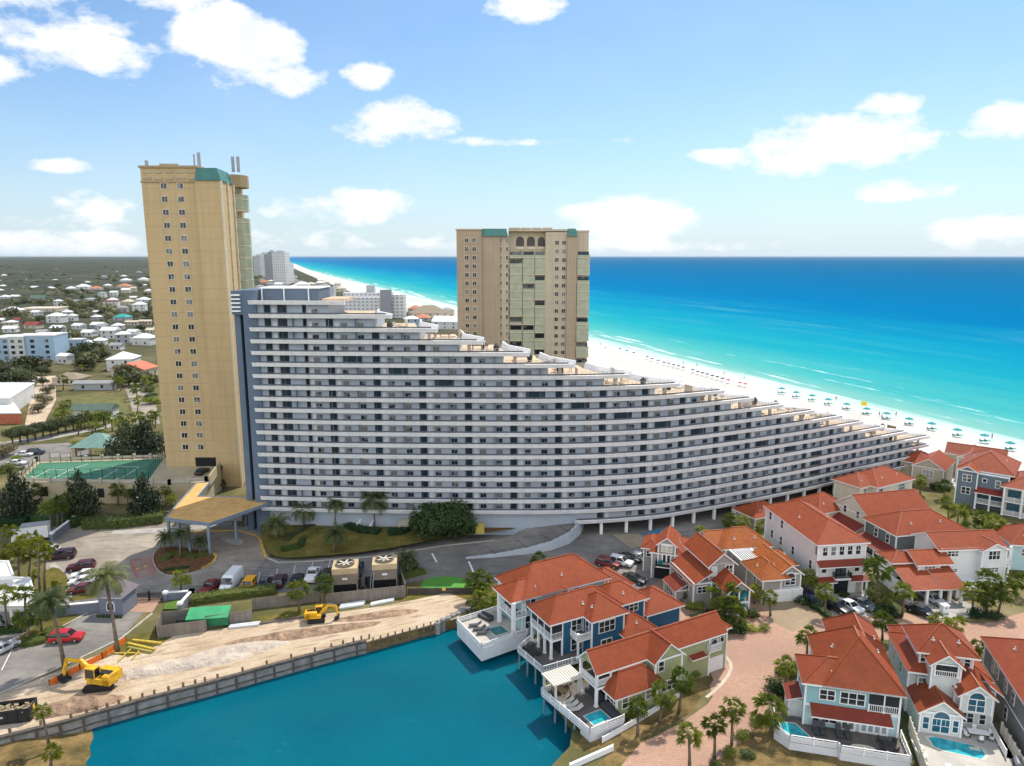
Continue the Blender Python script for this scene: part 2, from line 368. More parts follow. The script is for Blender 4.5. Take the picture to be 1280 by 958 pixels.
LZ = -1.6                                                # lake level
WALL = [G(u, v, .3) for u, v in ((-60,937),(0,923),(89,901),(118,892),(152,883),(187,873),(230,862),(258,855),(330,835),(400,816),(434,807),(457,802),(480,796),(513,787),(547,778),(572,771))]
RSH = [G(u, v, LZ) for u, v in ((605,792),(640,800),(700,842),(682,868),(716,915),(712,948),(690,972))]
SHORE = [G(u, v, LZ) for u, v in ((122,903),(115,912),(117,922),(112,934),(114,944),(108,952),(110,975))]   # ragged left edge of the water
LAKE = [p.copy() for p in WALL[4:]] + RSH + [Vector((3, 58, LZ)), Vector((-20, 50, LZ)), Vector((-52, 60, LZ))] + SHORE[::-1]
HOLE = [p.copy() for p in WALL] + RSH + [Vector((3, 58, LZ)), Vector((-20, 50, LZ)), Vector((-95, 50, LZ))]
lake_xy = [(p.x, p.y) for p in HOLE]
def flat(name, outer, holes, z, m_):
    loops = [[Vector((p[0], p[1], 0)) for p in outer]] + [[Vector((p[0], p[1], 0)) for p in h] for h in holes]
    allp = [p for l in loops for p in l]; mb = MB(); tri = []
    for t in tessellate_polygon(loops):
        a, b, c = [allp[i] for i in t]
        tri.append(t if (b.x-a.x)*(c.y-a.y)-(b.y-a.y)*(c.x-a.x) > 0 else (t[0], t[2], t[1]))
    mb.add([(p.x, p.y, z) for p in allp], tri)
    return structure(name, mb, m_)
inl = off_pts(55)
flat('ground', [(-60000, -300), (250, -300)] + inl + [(-16000, 60000), (-60000, 60000)], [lake_xy], 0.0, GROUND)
# beach: dry sand sloping under the sea
mb = MB(); A = off_pts(55); B = off_pts(8); C_ = off_pts(-14)
for i in range(len(CO) - 1):
    mb.add([(*A[i], 0), (*B[i], -.5), (*B[i+1], -.5), (*A[i+1], 0)], [(0, 1, 2, 3)])
    mb.add([(*B[i], -.5), (*C_[i], -2.6), (*C_[i+1], -2.6), (*B[i+1], -.5)], [(0, 1, 2, 3)])
structure('beach', mb, BEACH)
# sand reaching inland behind the terraces
flat('beach_inland', [(250,-100), (175, 60), (128, 172), (118, 196), (96, 214), (60, 250), (45, 262), (30, 300), (10, 390), (-20, 470)] + [(x-2, y) for x, y in off_pts(50)[7:1:-1]] + [(270,-60)], [], .004, BEACH)
def f_sea(t, c, h, pos, b):
    sp = t.n('ShaderNodeSeparateXYZ', ins={0: pos})
    d = t.m('ADD', t.m('MULTIPLY', t.m('SUBTRACT', sp.outputs[0], 157.1), .939), t.m('MULTIPLY', t.m('SUBTRACT', sp.outputs[1], 211.1), .345))
    al = t.m('SUBTRACT', t.m('MULTIPLY', sp.outputs[1], .939), t.m('MULTIPLY', sp.outputs[0], .345))   # along the shore
    pv = t.n('ShaderNodeCombineXYZ', ins={0: d, 1: t.m('MULTIPLY', al, .16), 2: 0.0}).outputs[0]
    n1 = t.noise(pv, .022, 5, .6); n2 = t.noise(pv, .15, 6, .65)
    dd = t.m('ADD', d, t.m('MULTIPLY', t.m('SUBTRACT', n1, .5), t.m('ADD', 30, t.m('MULTIPLY', d, .75))))
    lg = t.m('DIVIDE', t.m('LOGARITHM', t.m('ADD', t.m('MAXIMUM', dd, 0.0), 10), 10), 4.0)              # log10(d+10)/4
    c = t.ramp(lg, [(0.25, (0.40, 0.50, 0.42)), (0.33, (0.22, 0.42, 0.37)), (0.43, (0.06, 0.35, 0.34)), (0.52, (0.012, 0.28, 0.34)), (0.585, (0.004, 0.22, 0.34)), (0.66, (0.0, 0.14, 0.31)), (0.76, (0.0, 0.118, 0.265)), (0.95, (0.0, 0.095, 0.20))])
    # sand bars: pale stripes along the shore
    bar = t.m('MULTIPLY', t.m('SUBTRACT', t.noise(pv, .03, 4, .6), .53, clamp=True), t.m('MULTIPLY', t.m('SUBTRACT', 1.0, t.m('DIVIDE', d, 420)), 5.0, clamp=True), clamp=True)
    c = t.mix(bar, c, (0.14, 0.44, 0.41, 1))
    # foam on breaking waves near the shore
    fo = t.noise(t.n('ShaderNodeCombineXYZ', ins={0: t.m('MULTIPLY', d, 1.3), 1: t.m('MULTIPLY', al, .10), 2: 3.0}).outputs[0], .12, 7, .7)
    lim = t.m('SUBTRACT', .622, t.m('MULTIPLY', t.m('SUBTRACT', 1.0, t.m('MULTIPLY', t.m('ABSOLUTE', t.m('SUBTRACT', d, 22)), 1 / 30), clamp=True), .10))
    foam = t.m('MULTIPLY', t.m('SUBTRACT', fo, lim, clamp=True), 12, clamp=True)
    foam = t.m('MULTIPLY', foam, t.m('MULTIPLY', t.m('SUBTRACT', 90, d), .05, clamp=True))
    edge = t.m('MULTIPLY', t.m('SUBTRACT', t.m('ADD', 6, t.m('MULTIPLY', n2, 14)), t.m('ABSOLUTE', t.m('SUBTRACT', d, 2))), .2, clamp=True)
    c = t.mix(t.m('MAXIMUM', t.m('MULTIPLY', foam, .8), t.m('MULTIPLY', edge, .35)), c, (0.85, 0.88, 0.86, 1))
    wv = t.noise(t.n('ShaderNodeCombineXYZ', ins={0: d, 1: t.m('MULTIPLY', al, .35), 2: 0.0}).outputs[0], .35, 6, .65)
    c = t.mix(t.m('MULTIPLY', t.m('SUBTRACT', wv, .5, clamp=True), 1.6, clamp=True), c, t.mix(.25, c, (0, .02, .05, 1)))
    return c, t.m('MULTIPLY', wv, .9)
SEA = mat('sea_water', (0, .3, .4), .45, 0, fn=f_sea, spec=.0)
mb = MB(); E_ = off_pts(4); far = [(60000, -300), (60000, 60000), (-16000, 60000)]
sea_poly = [(p[0], p[1]) for p in E_] + [(-16000, 60000), (60000, 60000), (60000, -300)]
flat('sea', sea_poly, [], -1.0, SEA)
def f_lake(t, c, h, pos, b):
    n1 = t.noise(pos, .05, 4, .5); n2 = t.noise(pos, 1.6, 4, .6)
    c = t.ramp(n1, [(0.3, (0.0, 0.078, 0.12)), (0.7, (0.0, 0.11, 0.15))])
    dk = t.m('MULTIPLY', t.m('SUBTRACT', t.noise(pos, .35, 7, .78), .62, clamp=True), 7, clamp=True)
    return t.mix(t.m('MULTIPLY', dk, .6), c, (0.02, 0.25, 0.30, 1)), t.m('ADD', t.m('MULTIPLY', n2, .05), t.m('MULTIPLY', t.noise(pos, .5, 3, .5), .12))
LAKEM = mat('lake_water', (0, .12, .16), .14, 0, fn=f_lake, spec=.16)
flat('lake', [(p[0], p[1]) for p in LAKE], [], LZ, LAKEM).location.z = 0
# bank sides of the lake (soil down to the bed)
mb = MB(); n = len(HOLE)
for i in range(n):
    a, b = HOLE[i], HOLE[(i+1) % n]
    mb.add([(a.x, a.y, 0), (b.x, b.y, 0), (b.x, b.y, LZ - 2), (a.x, a.y, LZ - 2)], [(0, 1, 2, 3)])
sl = [(WALL[0].x, WALL[0].y), (-95, 50)] + [(-56, 50)]
mb.add([(p.x, p.y, LZ + .06) for p in SHORE] + [(p.x - 1.0, p.y + .1, LZ - .5) for p in SHORE] , []) if False else None
low = [(p.x, p.y) for p in WALL[:5]] + [(p.x, p.y) for p in SHORE] + [(-52, 60), (-52, 50), (-95, 50)]
def low_z(x, y):
    d = min((Vector((x, y)) - Vector((p.x, p.y))).length for p in SHORE)
    return LZ - .12 + min(1.3, .16*d) + .15*mnoise.noise(Vector((x, y, 0))*.35)
bmm = bmesh.new(); vv = [bmm.verts.new((x, y, 0)) for x, y in low]
for t in tessellate_polygon([[Vector((x, y, 0)) for x, y in low]]):
    try: bmm.faces.new([vv[i] for i in t])
    except ValueError: pass
bmesh.ops.subdivide_edges(bmm, edges=bmm.edges[:], cuts=9, use_grid_fill=True); bmesh.ops.recalc_face_normals(bmm, faces=bmm.faces[:])
for v in bmm.verts: v.co.z = low_z(v.co.x, v.co.y)
mel = bpy.data.meshes.new('low_bank'); bmm.to_mesh(mel); bmm.free(); mel.materials.append(BANK)
if mel.polygons[0].normal.z < 0: mel.flip_normals()
auto_uv(mel); link('low_bank', mel)['kind'] = 'structure'
structure('lake_bank', mb, BANK)

def pxpoly(pts, z=0.0): return [(p.x, p.y) for p in (G(u, v, z) for u, v in pts)]
def smooth_poly(pts, it=2):
    for _ in range(it):
        q = []
        for i in range(len(pts)):
            a, b = pts[i], pts[(i+1) % len(pts)]
            q += [(a[0]*.75+b[0]*.25, a[1]*.75+b[1]*.25), (a[0]*.25+b[0]*.75, a[1]*.25+b[1]*.75)]
        pts = q
    return pts
# roads and yards (sheets 4 mm apart)
flat('entrance_road', pxpoly([(-60,880),(-60,800),(10,790),(70,748),(165,742),(200,690),(330,700),(470,672),(560,662),(640,655),(725,640),(880,640),(1010,604),(1045,604),(960,660),(860,700),(800,745),(700,738),(560,720),(440,740),(200,742),(150,800),(95,826),(0,866),(-60,890)]), [], .010, ASPH)
flat('car_park', pxpoly([(60,660),(140,650),(330,660),(340,690),(290,745),(165,748),(70,745),(50,690)]), [], .014, ASPH_T)
flat('construction_yard', pxpoly([(-40,880),(20,860),(90,832),(140,812),(200,796),(240,792),(350,775),(480,758),(560,741),(583,750),(580,765)]) + [(p.x, p.y + .1) for p in WALL[::-1]], [], .018, SITE)
flat('brick_road', pxpoly([(770,965),(800,930),(850,905),(885,880),(905,850),(890,810),(870,770),(880,745),(960,745),(1000,765),(1110,762),(1170,775),(1230,780),(1300,760),(1300,800),(1230,815),(1160,800),(1100,800),(1000,850),(950,905),(905,945),(880,965)]), [], .012, PAVER)
flat('brick_court', pxpoly([(800,700),(880,700),(900,760),(950,770),(1000,760),(1060,800),(1010,850),(985,870),(960,900),(890,870),(880,820),(800,760)]), [], .008, PAVER)
flat('garage_drive', pxpoly([(955,752),(1003,748),(1030,775),(990,790),(960,775)]), [], .020, PAVER2)
flat('house_drive', pxpoly([(1030,742),(1080,738),(1100,768),(1045,775)]), [], .020, CONC)
flat('carport_drive', pxpoly([(1128,752),(1205,752),(1245,768),(1160,778)]), [], .020, CONC)
flat('soil_slope', [(p[0], p[1]) for p in (G(720,975), G(760,945), G(800,925), G(940,905), G(985,870), G(1010,890), G(1130,975), G(1000,1010), G(860,1010))], [], .004, BANK)
flat('dry_verge', pxpoly([(715,935),(735,915),(770,895),(800,870),(880,822),(892,850),(862,893),(800,925),(760,945)]), [], .022, BANK)
# ================================================================== the stepped condominium
GREYW = mat('blue_grey_wall', (0.37, 0.42, 0.48), .8, .06, .25)
GREYT = mat('blue_grey_tower', (0.115, 0.155, 0.21), .8, .06, .25)
def f_band(t, c, h, pos, b):
    st = t.noise(t.n('ShaderNodeVectorMath', operation='MULTIPLY', ins={0: pos, 1: (1.4, 1.4, .25)}).outputs[0], 1.0, 5, .7)
    return t.mix(t.m('MULTIPLY', t.m('SUBTRACT', st, .5, clamp=True), 1.6, clamp=True), c, (.42, .42, .42, 1)), None
BANDM = mat('white_parapet', (0.86,0.86,0.86), .65, .05, .3, fn=f_band)
TEALD = mat('teal_door', (0.03, 0.075, 0.11), .5, .1)
RAILM = mat('dark_rail', (0.09, 0.10, 0.11), .6, .1)
TERR = mat('tan_terrace', (0.55, 0.42, 0.29), .85, .12, .35)
SHADEW = mat('grey_niche', (0.16, 0.185, 0.21), .85, .06)  # darkened copy of the wall grey, recess shade put into the colour
FACP = [(-58,143.2),(-52.2,142.6),(-35,141.3),(-15,140.6),(0,140.4),(10,140.6),(20,141.7),(30.6,144),(38,146.9),(50,152.2),(68.1,161.2),(80.3,167.9),(100.2,178.6),(113,185.4),(121,189.7)]
def catmull(P, step=.5):
    out = []
    for i in range(1, len(P) - 2):
        p0, p1, p2, p3 = [Vector((*q, 0)) for q in P[i-1:i+3]]
        n = max(2, int((p2 - p1).length / step))
        for k in range(n):
            t = k / n
            out.append(.5 * ((2*p1) + (p2-p0)*t + (2*p0-5*p1+4*p2-p3)*t*t + (3*p1-p0-3*p2+p3)*t**3))
    out.append(Vector((*P[-2], 0))); return out
_c = catmull(FACP); _s = [0.0]
for a, b in zip(_c, _c[1:]): _s.append(_s[-1] + (b - a).length)
def fac(s, off=0.0):
    """point of the facade line at arc length s, off metres behind it"""
    s_ = max(0, min(_s[-1], s)); i = 0
    lo, hi = 0, len(_s) - 2
    while lo < hi:
        m_ = (lo + hi + 1) // 2
        if _s[m_] <= s_: lo = m_
        else: hi = m_ - 1
    i = lo; t = (s_ - _s[i]) / (_s[i+1] - _s[i]); p = _c[i].lerp(_c[i+1], t)
    a, b = _c[max(0, i-6)], _c[min(len(_c)-1, i+7)]; d = (b - a).normalized()
    if s > _s[-1]: p = p + d * (s - _s[-1])
    if s < 0: p = p + d * s
    return p + Vector((-d.y, d.x, 0)) * off, d
def s_at(u, z):
    lo, hi = -8.0, _s[-1] + 12
    for _ in range(40):
        m_ = (lo + hi) / 2; p, d = fac(m_)
        if PXL((p.x, p.y, z))[0] < u: lo = m_
        else: hi = m_
    return lo
condo = empty('condominium_building', (-20, 150, 0), 0, 'long curved white balconied condominium stepping down towards the beach', 'condominium')
def CB(mb, name, mats): 
    mb.v = [(x + 20, y - 150, z) for x, y, z in mb.v]
    return mb.build(name, mats, condo)
ZB = [5.5 + (18 - k) * 2.365 for k in range(20)]; ZB[2] = 43.4; ZB[1] = 46.1; ZB[0] = 48.8
TIP = [431, 488, 545, 602, 660, 717, 787, 849, 905, 942, 979, 1018, 1050, 1079, 1105, 1134, 1162, 1161, 1159, 1150]
STIP = [s_at(u, z) for u, z in zip(TIP, ZB)]
SEND = [t - (5.0 if k > 2 else 4.0) for k, t in enumerate(STIP)]          # where the flats' outer wall ends under band k
DEP = 17.0
S0 = .3; SL0 = s_at(724, ZB[19])
def strip(mb, s0, s1, o0, z0, o1, z1, mi=0, step=2.0):
    n = max(1, int((s1 - s0) / step)); prev = None
    for i in range(n + 1):
        s = s0 + (s1 - s0) * i / n; a = fac(s, o0)[0]; b = fac(s, o1)[0]
        cur = ((a.x, a.y, z0), (b.x, b.y, z1))
        if prev: mb.add([prev[0], cur[0], cur[1], prev[1]], [(0, 1, 2, 3)], mi)
        prev = cur
def solid_strip(mb, s0, s1, sec, mi=0, step=2.0, capends=True):
    """sweep a closed (offset, z) section along the facade"""
    m_ = len(sec)
    for i in range(m_):
        a, b = sec[i], sec[(i + 1) % m_]; strip(mb, s0, s1, b[0], b[1], a[0], a[1], mi, step)
    if capends:
        for s, rev in ((s0, True), (s1, False)):
            pts = [(*fac(s, o)[0].xy, z) for o, z in sec]
            mb.poly(pts if rev else pts[::-1], mi)
doors = []; wins = []; rail_all = []; wp = []
for k in range(20):
    z = ZB[k]; s0 = S0 if k < 19 else SL0; s1 = STIP[k]; zt, zb_ = z + .42, z - .38
    # outward leaning parapet, wrapped round the pointed tip and back along the sea side
    mb = MB(); solid_strip(mb, s0 - .9, s1, [(0.15, zb_), (0.55, zb_), (0.12, zt), (-0.28, zt)])
    if k > 0:
        p, d = fac(s1); nrm = Vector((-d.y, d.x, 0))
        q = p + nrm * 7.5 - d * 4.6; r_ = q + nrm * 6 - d * 1.0
        prev = None
        fl = 1.5 if 2 <= k <= 7 else 1.0
        path = [p, q, r_]
        for a, b in ((p, q), (q, r_)):
            dd = (b - a).normalized(); o = Vector((dd.y, -dd.x, 0))
            A0 = a + o * .05; B0 = b + o * .05; A1 = a + o * (.25 * fl); B1 = b + o * (.25 * fl); tt = zb_ + fl * .95
            quad = [(A0.x, A0.y, zb_), (B0.x, B0.y, zb_), (B1.x, B1.y, tt), (A1.x, A1.y, tt)]
            t_ = Vector((o.x, o.y, 0)) * .3
            qo = [(x + t_.x, y + t_.y, zz) for x, y, zz in quad]
            mb.add(quad + qo, [(3, 2, 1, 0), (4, 5, 6, 7), (0, 1, 5, 4), (1, 2, 6, 5), (2, 3, 7, 6), (3, 0, 4, 7)])
    CB(mb, 'parapet', BANDM)
    # floor slab with terrace finish
    mb = MB(); n = 40; front = [fac(s0 + (s1 - .4 - s0) * i / n, .4)[0] for i in range(n + 1)]
    p, d = fac(s1); nrm = Vector((-d.y, d.x, 0))
    back = [p + nrm * 7.3 - d * 4.8, p + nrm * 13 - d * 6.0] + [fac(s1 - 7 - (s1 - 7 - s0) * i / n, DEP)[0] for i in range(n + 1)]
    mb.prism([(v.x, v.y) for v in front + back], z - .40, z - .12, 0, 1); CB(mb, 'floor_slab', [BANDM, TERR])
    if k == 0: continue
    # wall of the flats between this band and the one above (set behind the open gallery)
    se = SEND[k - 1] if k > 0 else 0; zl, zh = z - .12, ZB[k - 1] - .40
    gl = MB(); dark = MB(); s = s0 + .4; segs = []
    strip(gl, s0, se, 1.5, zl, 1.5, zh) if False else None
    # bays: niche 1.5 m wide, wall 7.8 m with two windows
    first = s_at(417.5, ZB[14]) - .8; j = 0
    cur = s0 + .2; stair_s = s1 - (46 if k > 2 else 300)
    niches = []
    q = first - 9.3 * 3
    while q < se - 2.5:
        if q > s0 + 1: niches.append((q, q + 1.5))
        q += 9.3
    if k > 2:
        for a in niches[:]:
            if a[0] < stair_s <= a[0] + 9.3: niches.append((a[0] + 3.2, a[0] + 7.2))
        niches.sort()
    if k <= 18 and s0 < 2: niches = [(s0 + 1.6, s0 + 3.0), (s0 + 4.4, s0 + 6.4), (s0 + 9.6, s0 + 10.4)] + [a for a in niches if a[0] > s0 + 11]
    cur = s0
    for a, b in niches + [(se, se)]:
        if a > cur + .1: strip(gl, cur, a, 1.5, zl, 1.5, zh)
        if b > a:
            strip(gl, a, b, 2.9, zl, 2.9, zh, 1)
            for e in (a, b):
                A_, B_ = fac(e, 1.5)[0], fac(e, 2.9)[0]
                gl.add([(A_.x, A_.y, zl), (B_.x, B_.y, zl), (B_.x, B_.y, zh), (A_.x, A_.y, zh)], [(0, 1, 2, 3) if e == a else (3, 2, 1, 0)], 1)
            if b - a < 2: wp.append((b + .75, zl, k))
            doors.append((a + (b - a) * .5, 2.86, zl, min(1.0, (b - a) * .62) if b - a < 3 else 2.6, k))
        cur = b
    A_, B_ = fac(se, 1.5)[0], fac(se, DEP - 4)[0]
    gl.add([(A_.x, A_.y, zl), (B_.x, B_.y, zl), (B_.x, B_.y, zh), (A_.x, A_.y, zh)], [(0, 1, 2, 3)], 0)
    A_, B_ = fac(s0, 1.5)[0], fac(s0, DEP - 1)[0]
    gl.add([(A_.x, A_.y, zl), (B_.x, B_.y, zl), (B_.x, B_.y, zh), (A_.x, A_.y, zh)], [(3, 2, 1, 0)], 0)
    for (sp_, zz, kk) in wp:
        if sp_ < se - .6: p, d = fac(sp_, 1.47); gl.obox((p.x, p.y, zz + .85), d, .38, .02, .82, 2)
        p, d = fac(sp_ + 3.9, 1.2)
        if sp_ + 4 < se - .5 and kk % 3 != 1: gl.obox((p.x, p.y, (zl + zh)/2), d, .05, .3, (zh - zl)/2 - .02, 1)
    wp.clear()
    CB(gl, 'gallery_wall', [GREYW, SHADEW, mat('white_panel', (.55,.57,.58), .6, .2, .8)])
    q = first - 9.3 * 3
    while q < se:
        for dx in (2.9, 6.3):
            sw = q + 1.5 + dx - .7
            if s0 + 11 < sw < se - 1.2 and not any(a - .8 < sw < b + .8 for a, b in niches): wins.append((sw, zl + 1.02, k))
        q += 9.3
    rl = MB()
    e_ = s1 - 1 if k else s1
    strip(rl, s0 - .5, e_, .30, zt + .02, .30, zt + .30)
    CB(rl, 'rail', RAILM)
# terrace railings and low furniture walls on the open ends
for k in range(3, 19):
    mb = MB(); a, b = SEND[k - 1] + .5, STIP[k] - 1.0
    for i in range(int((b - a) / .9)):
        p, d = fac(a + .9 * i, .75); mb.box(p.x-.04, p.x+.04, p.y-.04, p.y+.04, ZB[k], ZB[k] + 1.05)
    for zz in (.55, 1.05):
        p0 = None
        for i in range(8):
            p = fac(a + (b - a) * i / 7, .75)[0]
            if p0 is not None: mb.bar((p0.x, p0.y, ZB[k] + zz), (p.x, p.y, ZB[k] + zz), .06)
            p0 = p
    # a party-wall pier carrying the overhang, planters and loungers
    p, d = fac(SEND[k - 1] + 2.4, 1.4); mb.obox((p.x, p.y, (ZB[k] + ZB[k-1]) / 2 - .25), d, .35, .15, 1.0)
    CB(mb, 'terrace_railing', mat('pale_rail', (0.5, 0.45, 0.38), .7, .1))
# doors and windows: the hundred largest as parts, the rest as one part each
def door_mb(mb, s, o, zl, w_):
    p, d = fac(s, o); mb.obox((p.x, p.y, zl + .92), d, w_ / 2, .04, .90)
def win_mb(mb, s, z, mi=0):
    p, d = fac(s, 1.46); mb.obox((p.x, p.y, z), d, .68, .05, .46, mi)
def pane_mb(mb, s, z, mi=0):
    for i in (-1, 1):
        p, d = fac(s + i * .31, 1.41); mb.obox((p.x, p.y, z), d, .28, .03, .40, mi)
near = lambda s: (fac(s)[0] - Vector((0, 0, 0))).length
doors.sort(key=lambda a: near(a[0]) - a[4]); wins.sort(key=lambda a: near(a[0]) - a[2])
WFR = mat('grey_window_frame', (0.30, 0.31, 0.33), .6, .05)
for i, (s, o, zl, w_, k) in enumerate(doors[:90]):
    mb = MB(); door_mb(mb, s, o, zl, w_); CB(mb, 'door', TEALD)
mb = MB()
for (s, o, zl, w_, k) in doors[90:]: door_mb(mb, s, o, zl, w_)
tag(CB(mb, 'further_doors', TEALD), kind='stuff')
for i, (s, z, k) in enumerate(wins[:98]):
    mb = MB(); win_mb(mb, s, z); pane_mb(mb, s, z, 1); CB(mb, 'window', [WFR, GLASS])
mb = MB()
for (s, z, k) in wins[98:]: win_mb(mb, s, z); pane_mb(mb, s, z, 1)
tag(CB(mb, 'further_windows', [WFR, GLASS]), kind='stuff')
# ground storey: plain wall on the left, parking deck on columns on the right
mb = MB(); strip(mb, S0, SL0, 1.5, -1, 1.5, ZB[18] - .4); CB(mb, 'ground_storey_wall', GREYW)
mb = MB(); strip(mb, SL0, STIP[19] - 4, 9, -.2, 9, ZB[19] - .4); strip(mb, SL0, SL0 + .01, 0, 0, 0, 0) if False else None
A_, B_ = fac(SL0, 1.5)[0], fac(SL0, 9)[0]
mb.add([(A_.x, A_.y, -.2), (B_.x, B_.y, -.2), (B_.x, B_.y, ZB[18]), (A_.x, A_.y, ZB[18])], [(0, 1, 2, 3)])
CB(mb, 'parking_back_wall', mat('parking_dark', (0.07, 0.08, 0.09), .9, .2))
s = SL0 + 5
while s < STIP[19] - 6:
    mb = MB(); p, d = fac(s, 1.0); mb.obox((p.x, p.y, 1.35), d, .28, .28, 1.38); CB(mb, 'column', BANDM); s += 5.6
# end stair tower: two piers, dark glazed slot, white louvres near its top
TX = -63.0
def px_x(u, v, y): return AT(u, v, y).x
mb = MB(); mb.box(-54.3, -51.6, 143.6, 160, 0, 51.2); CB(mb, 'stair_tower_pier', GREYT)
mb = MB(); mb.box(-56.5, -55.3, 144.6, 160, 0, 51.0); CB(mb, 'stair_tower_pier', GREYT)
mb = MB(); mb.box(-56.5, -54.31, 143.6, 160, 46.3, 51.1); CB(mb, 'stair_tower_head', GREYT)
mb = MB()
for i in range(5): mb.box(-56.3, -54.6, 143.0, 143.55, 46.9 + i * .8, 47.2 + i * .8)
CB(mb, 'louvre', BANDM)
def f_slot(t, c, h, pos, b):
    u, v = uvs(t); g = t.m('MAXIMUM', t.m('LESS_THAN', saw(t, v, 2.365), .10), t.m('LESS_THAN', saw(t, u, 1.1), .06))
    n = t.noise(pos, 1.6, 3, .6)
    c = t.mix(t.m('MULTIPLY', t.m('SUBTRACT', n, .55, clamp=True), 2.5, clamp=True), (0.012, 0.014, 0.018, 1), (.16, .13, .1, 1))
    return t.mix(g, c, (.05, .06, .07, 1)), None
mb = MB(); mb.box(-55.3, -54.3, 146.0, 146.4, 0, 46.3); CB(mb, 'stair_glazing', mat('stair_glass', (.01,) * 3, .2, 0, fn=f_slot))
# penthouse, lift rooms and vents on the top roof
mb = MB(); mb.box(-51.5, -39.5, 146, 155, 48.7, 51.4); CB(mb, 'penthouse', GREYT)
mb = MB()
for x in (-51.0, -46.5, -41.5): mb.box(x - .1, x + .1, 145.7, 145.98, 48.7, 51.5)
mb.box(-51.6, -39.3, 145.8, 155.2, 51.42, 51.6); CB(mb, 'penthouse_cap', BANDM)
mb = MB(); mb.box(-39.2, -34.5, 147, 156, 48.7, 49.3); CB(mb, 'roof_upstand', TERR)
# furniture and planting on the terraces, each its own thing
LOUNGE = mat('terrace_lounger', (0.62, 0.58, 0.52), .8, .1); PERG = mat('weathered_beam', (0.19, 0.13, 0.09), .85, .2)
def f_mesh(): pass
for k in range(3, 17):
    p, d = fac(SEND[k - 1] + 4.2, 8.2); nrm = Vector((-d.y, d.x, 0))
    mb = MB()
    for i in range(3):
        c = p + nrm * (i * 1.1 - 1); mb.bar((c.x - d.x * 1.8, c.y - d.y * 1.8, ZB[k] + .9), (c.x + d.x * 1.8, c.y + d.y * 1.8, ZB[k] + .9), .16, .12)
    for i in (-1, 1):
        for j in (-1, 1):
            c = p + nrm * (i * 1.1) + d * j * 1.5; mb.box(c.x-.06, c.x+.06, c.y-.06, c.y+.06, ZB[k] - .12, ZB[k] + .86)
    o = mb.build('terrace_trellis', PERG); tag(o, 'low weathered timber trellis on a stepped roof terrace of the condominium', 'trellis', 'trellises on the stepped terraces')

tq = random.Random(8)
CLUT = [mat('clutter_white', (.62,.61,.58), .7, .1), mat('clutter_brown', (.22,.14,.09), .8, .2), mat('clutter_dark', (.05,.06,.05), .8, .2), mat('clutter_beige', (.5,.42,.3), .8, .1)]
for k in range(2, 18):
    a, b = SEND[k - 1] + 1.2, STIP[k] - 2.5
    for i in range(6):
        s_ = tq.uniform(a, b); p, d = fac(s_, tq.uniform(2.0, 11.0)); z = ZB[k] - .11; kind = tq.choice(('lounger', 'lounger', 'planter', 'screen', 'table')); mb = MB()
        if kind == 'lounger': mb.obox((p.x, p.y, z + .3), (d.x + tq.gauss(0,.4), d.y + tq.gauss(0,.4), 0), .9, .3, .06); mb.obox((p.x - d.x*.9, p.y - d.y*.9, z + .5), d, .1, .3, .28); mm = tq.choice((CLUT[0], CLUT[3]))
        elif kind == 'planter': mb.cyl((p.x, p.y), .4, z, z + .6, 9, .55); mb.lathe((p.x, p.y, z + .6), [(.45,0),(.7,.3),(.5,.8),(.1,1.2)], 9); mm = CLUT[2]
        elif kind == 'screen': mb.obox((p.x, p.y, z + .85), (-d.y, d.x, 0), 1.3, .06, .85); mm = CLUT[tq.choice((0, 1, 3))]
        else: mb.cyl((p.x, p.y), .08, z, z + .65, 6); mb.cyl((p.x, p.y), .6, z + .65, z + .72, 12); mm = CLUT[1]
        tag(mb.build('terrace_' + kind, mm), {'lounger': 'pale lounger on a stepped roof terrace of the condominium', 'planter': 'dark planted pot on a stepped roof terrace of the condominium', 'screen': 'upright privacy screen on a stepped roof terrace of the condominium', 'table': 'small round table on a stepped roof terrace of the condominium'}[kind], kind, 'furniture of the stepped terraces')
# ================================================================== the tall tan tower on the left
TAN = mat('tan_stucco', (0.53, 0.385, 0.20), .8, .04, .08, fn=f_stucco)
TAND = mat('tan_stucco_band', (0.37, 0.27, 0.15), .8, .05, .2)
LATT = mat('pale_lattice', (0.42, 0.34, 0.22), .8, .1)
GREENR = mat('green_metal_roof', (0.06, 0.19, 0.16), .5, .1, fn=f_batten)
tw = empty('high_rise_tower', (-82, 180, 0), 0, 'tallest tan high-rise with two columns of small windows', 'high-rise')
def TB(mb, name, mats):
    mb.v = [(x + 82, y - 180, z) for x, y, z in mb.v]; return mb.build(name, mats, tw)
YF = 175.0; ZT = AT(174, 210, YF).z
xl = -88.3
mb = MB(); mb.prism([(xl, YF), (-75, YF), (-75, 196), (xl, 196)], 0, ZT)
TB(mb, 'wall', TAN)
mb = MB(); mb.prism([(-74.99, YF - 1.3), (-69.0, YF - 1.3), (-71.2, 189), (-72, 196), (-74.99, 196)], 0, ZT - 3.0); TB(mb, 'wing_wall', TAN)
# lattice frieze, cornice
mb = MB(); mb.box(xl - .3, -74.6, YF - .35, 196.3, ZT, ZT + .5)
mb.box(xl - .15, -74.7, YF - .2, YF + .1, ZT - 3.4, ZT - 3.0); TB(mb, 'cornice', TAND)
mb = MB()
for zz, hh in ((ZT - 1.2, .42), (ZT - 2.0, .0), (ZT - 2.7, .42)):
    if hh:
        for i in range(5):
            x0 = xl + .5 + i * 2.65; mb.box(x0, x0 + 2.0, YF - .16, YF - .02, zz, zz + hh * 1.4)
mb.box(-83.6, -79.2, YF - .2, YF + .2, ZT + .5, ZT + .95)
TB(mb, 'lattice_panel', LATT)
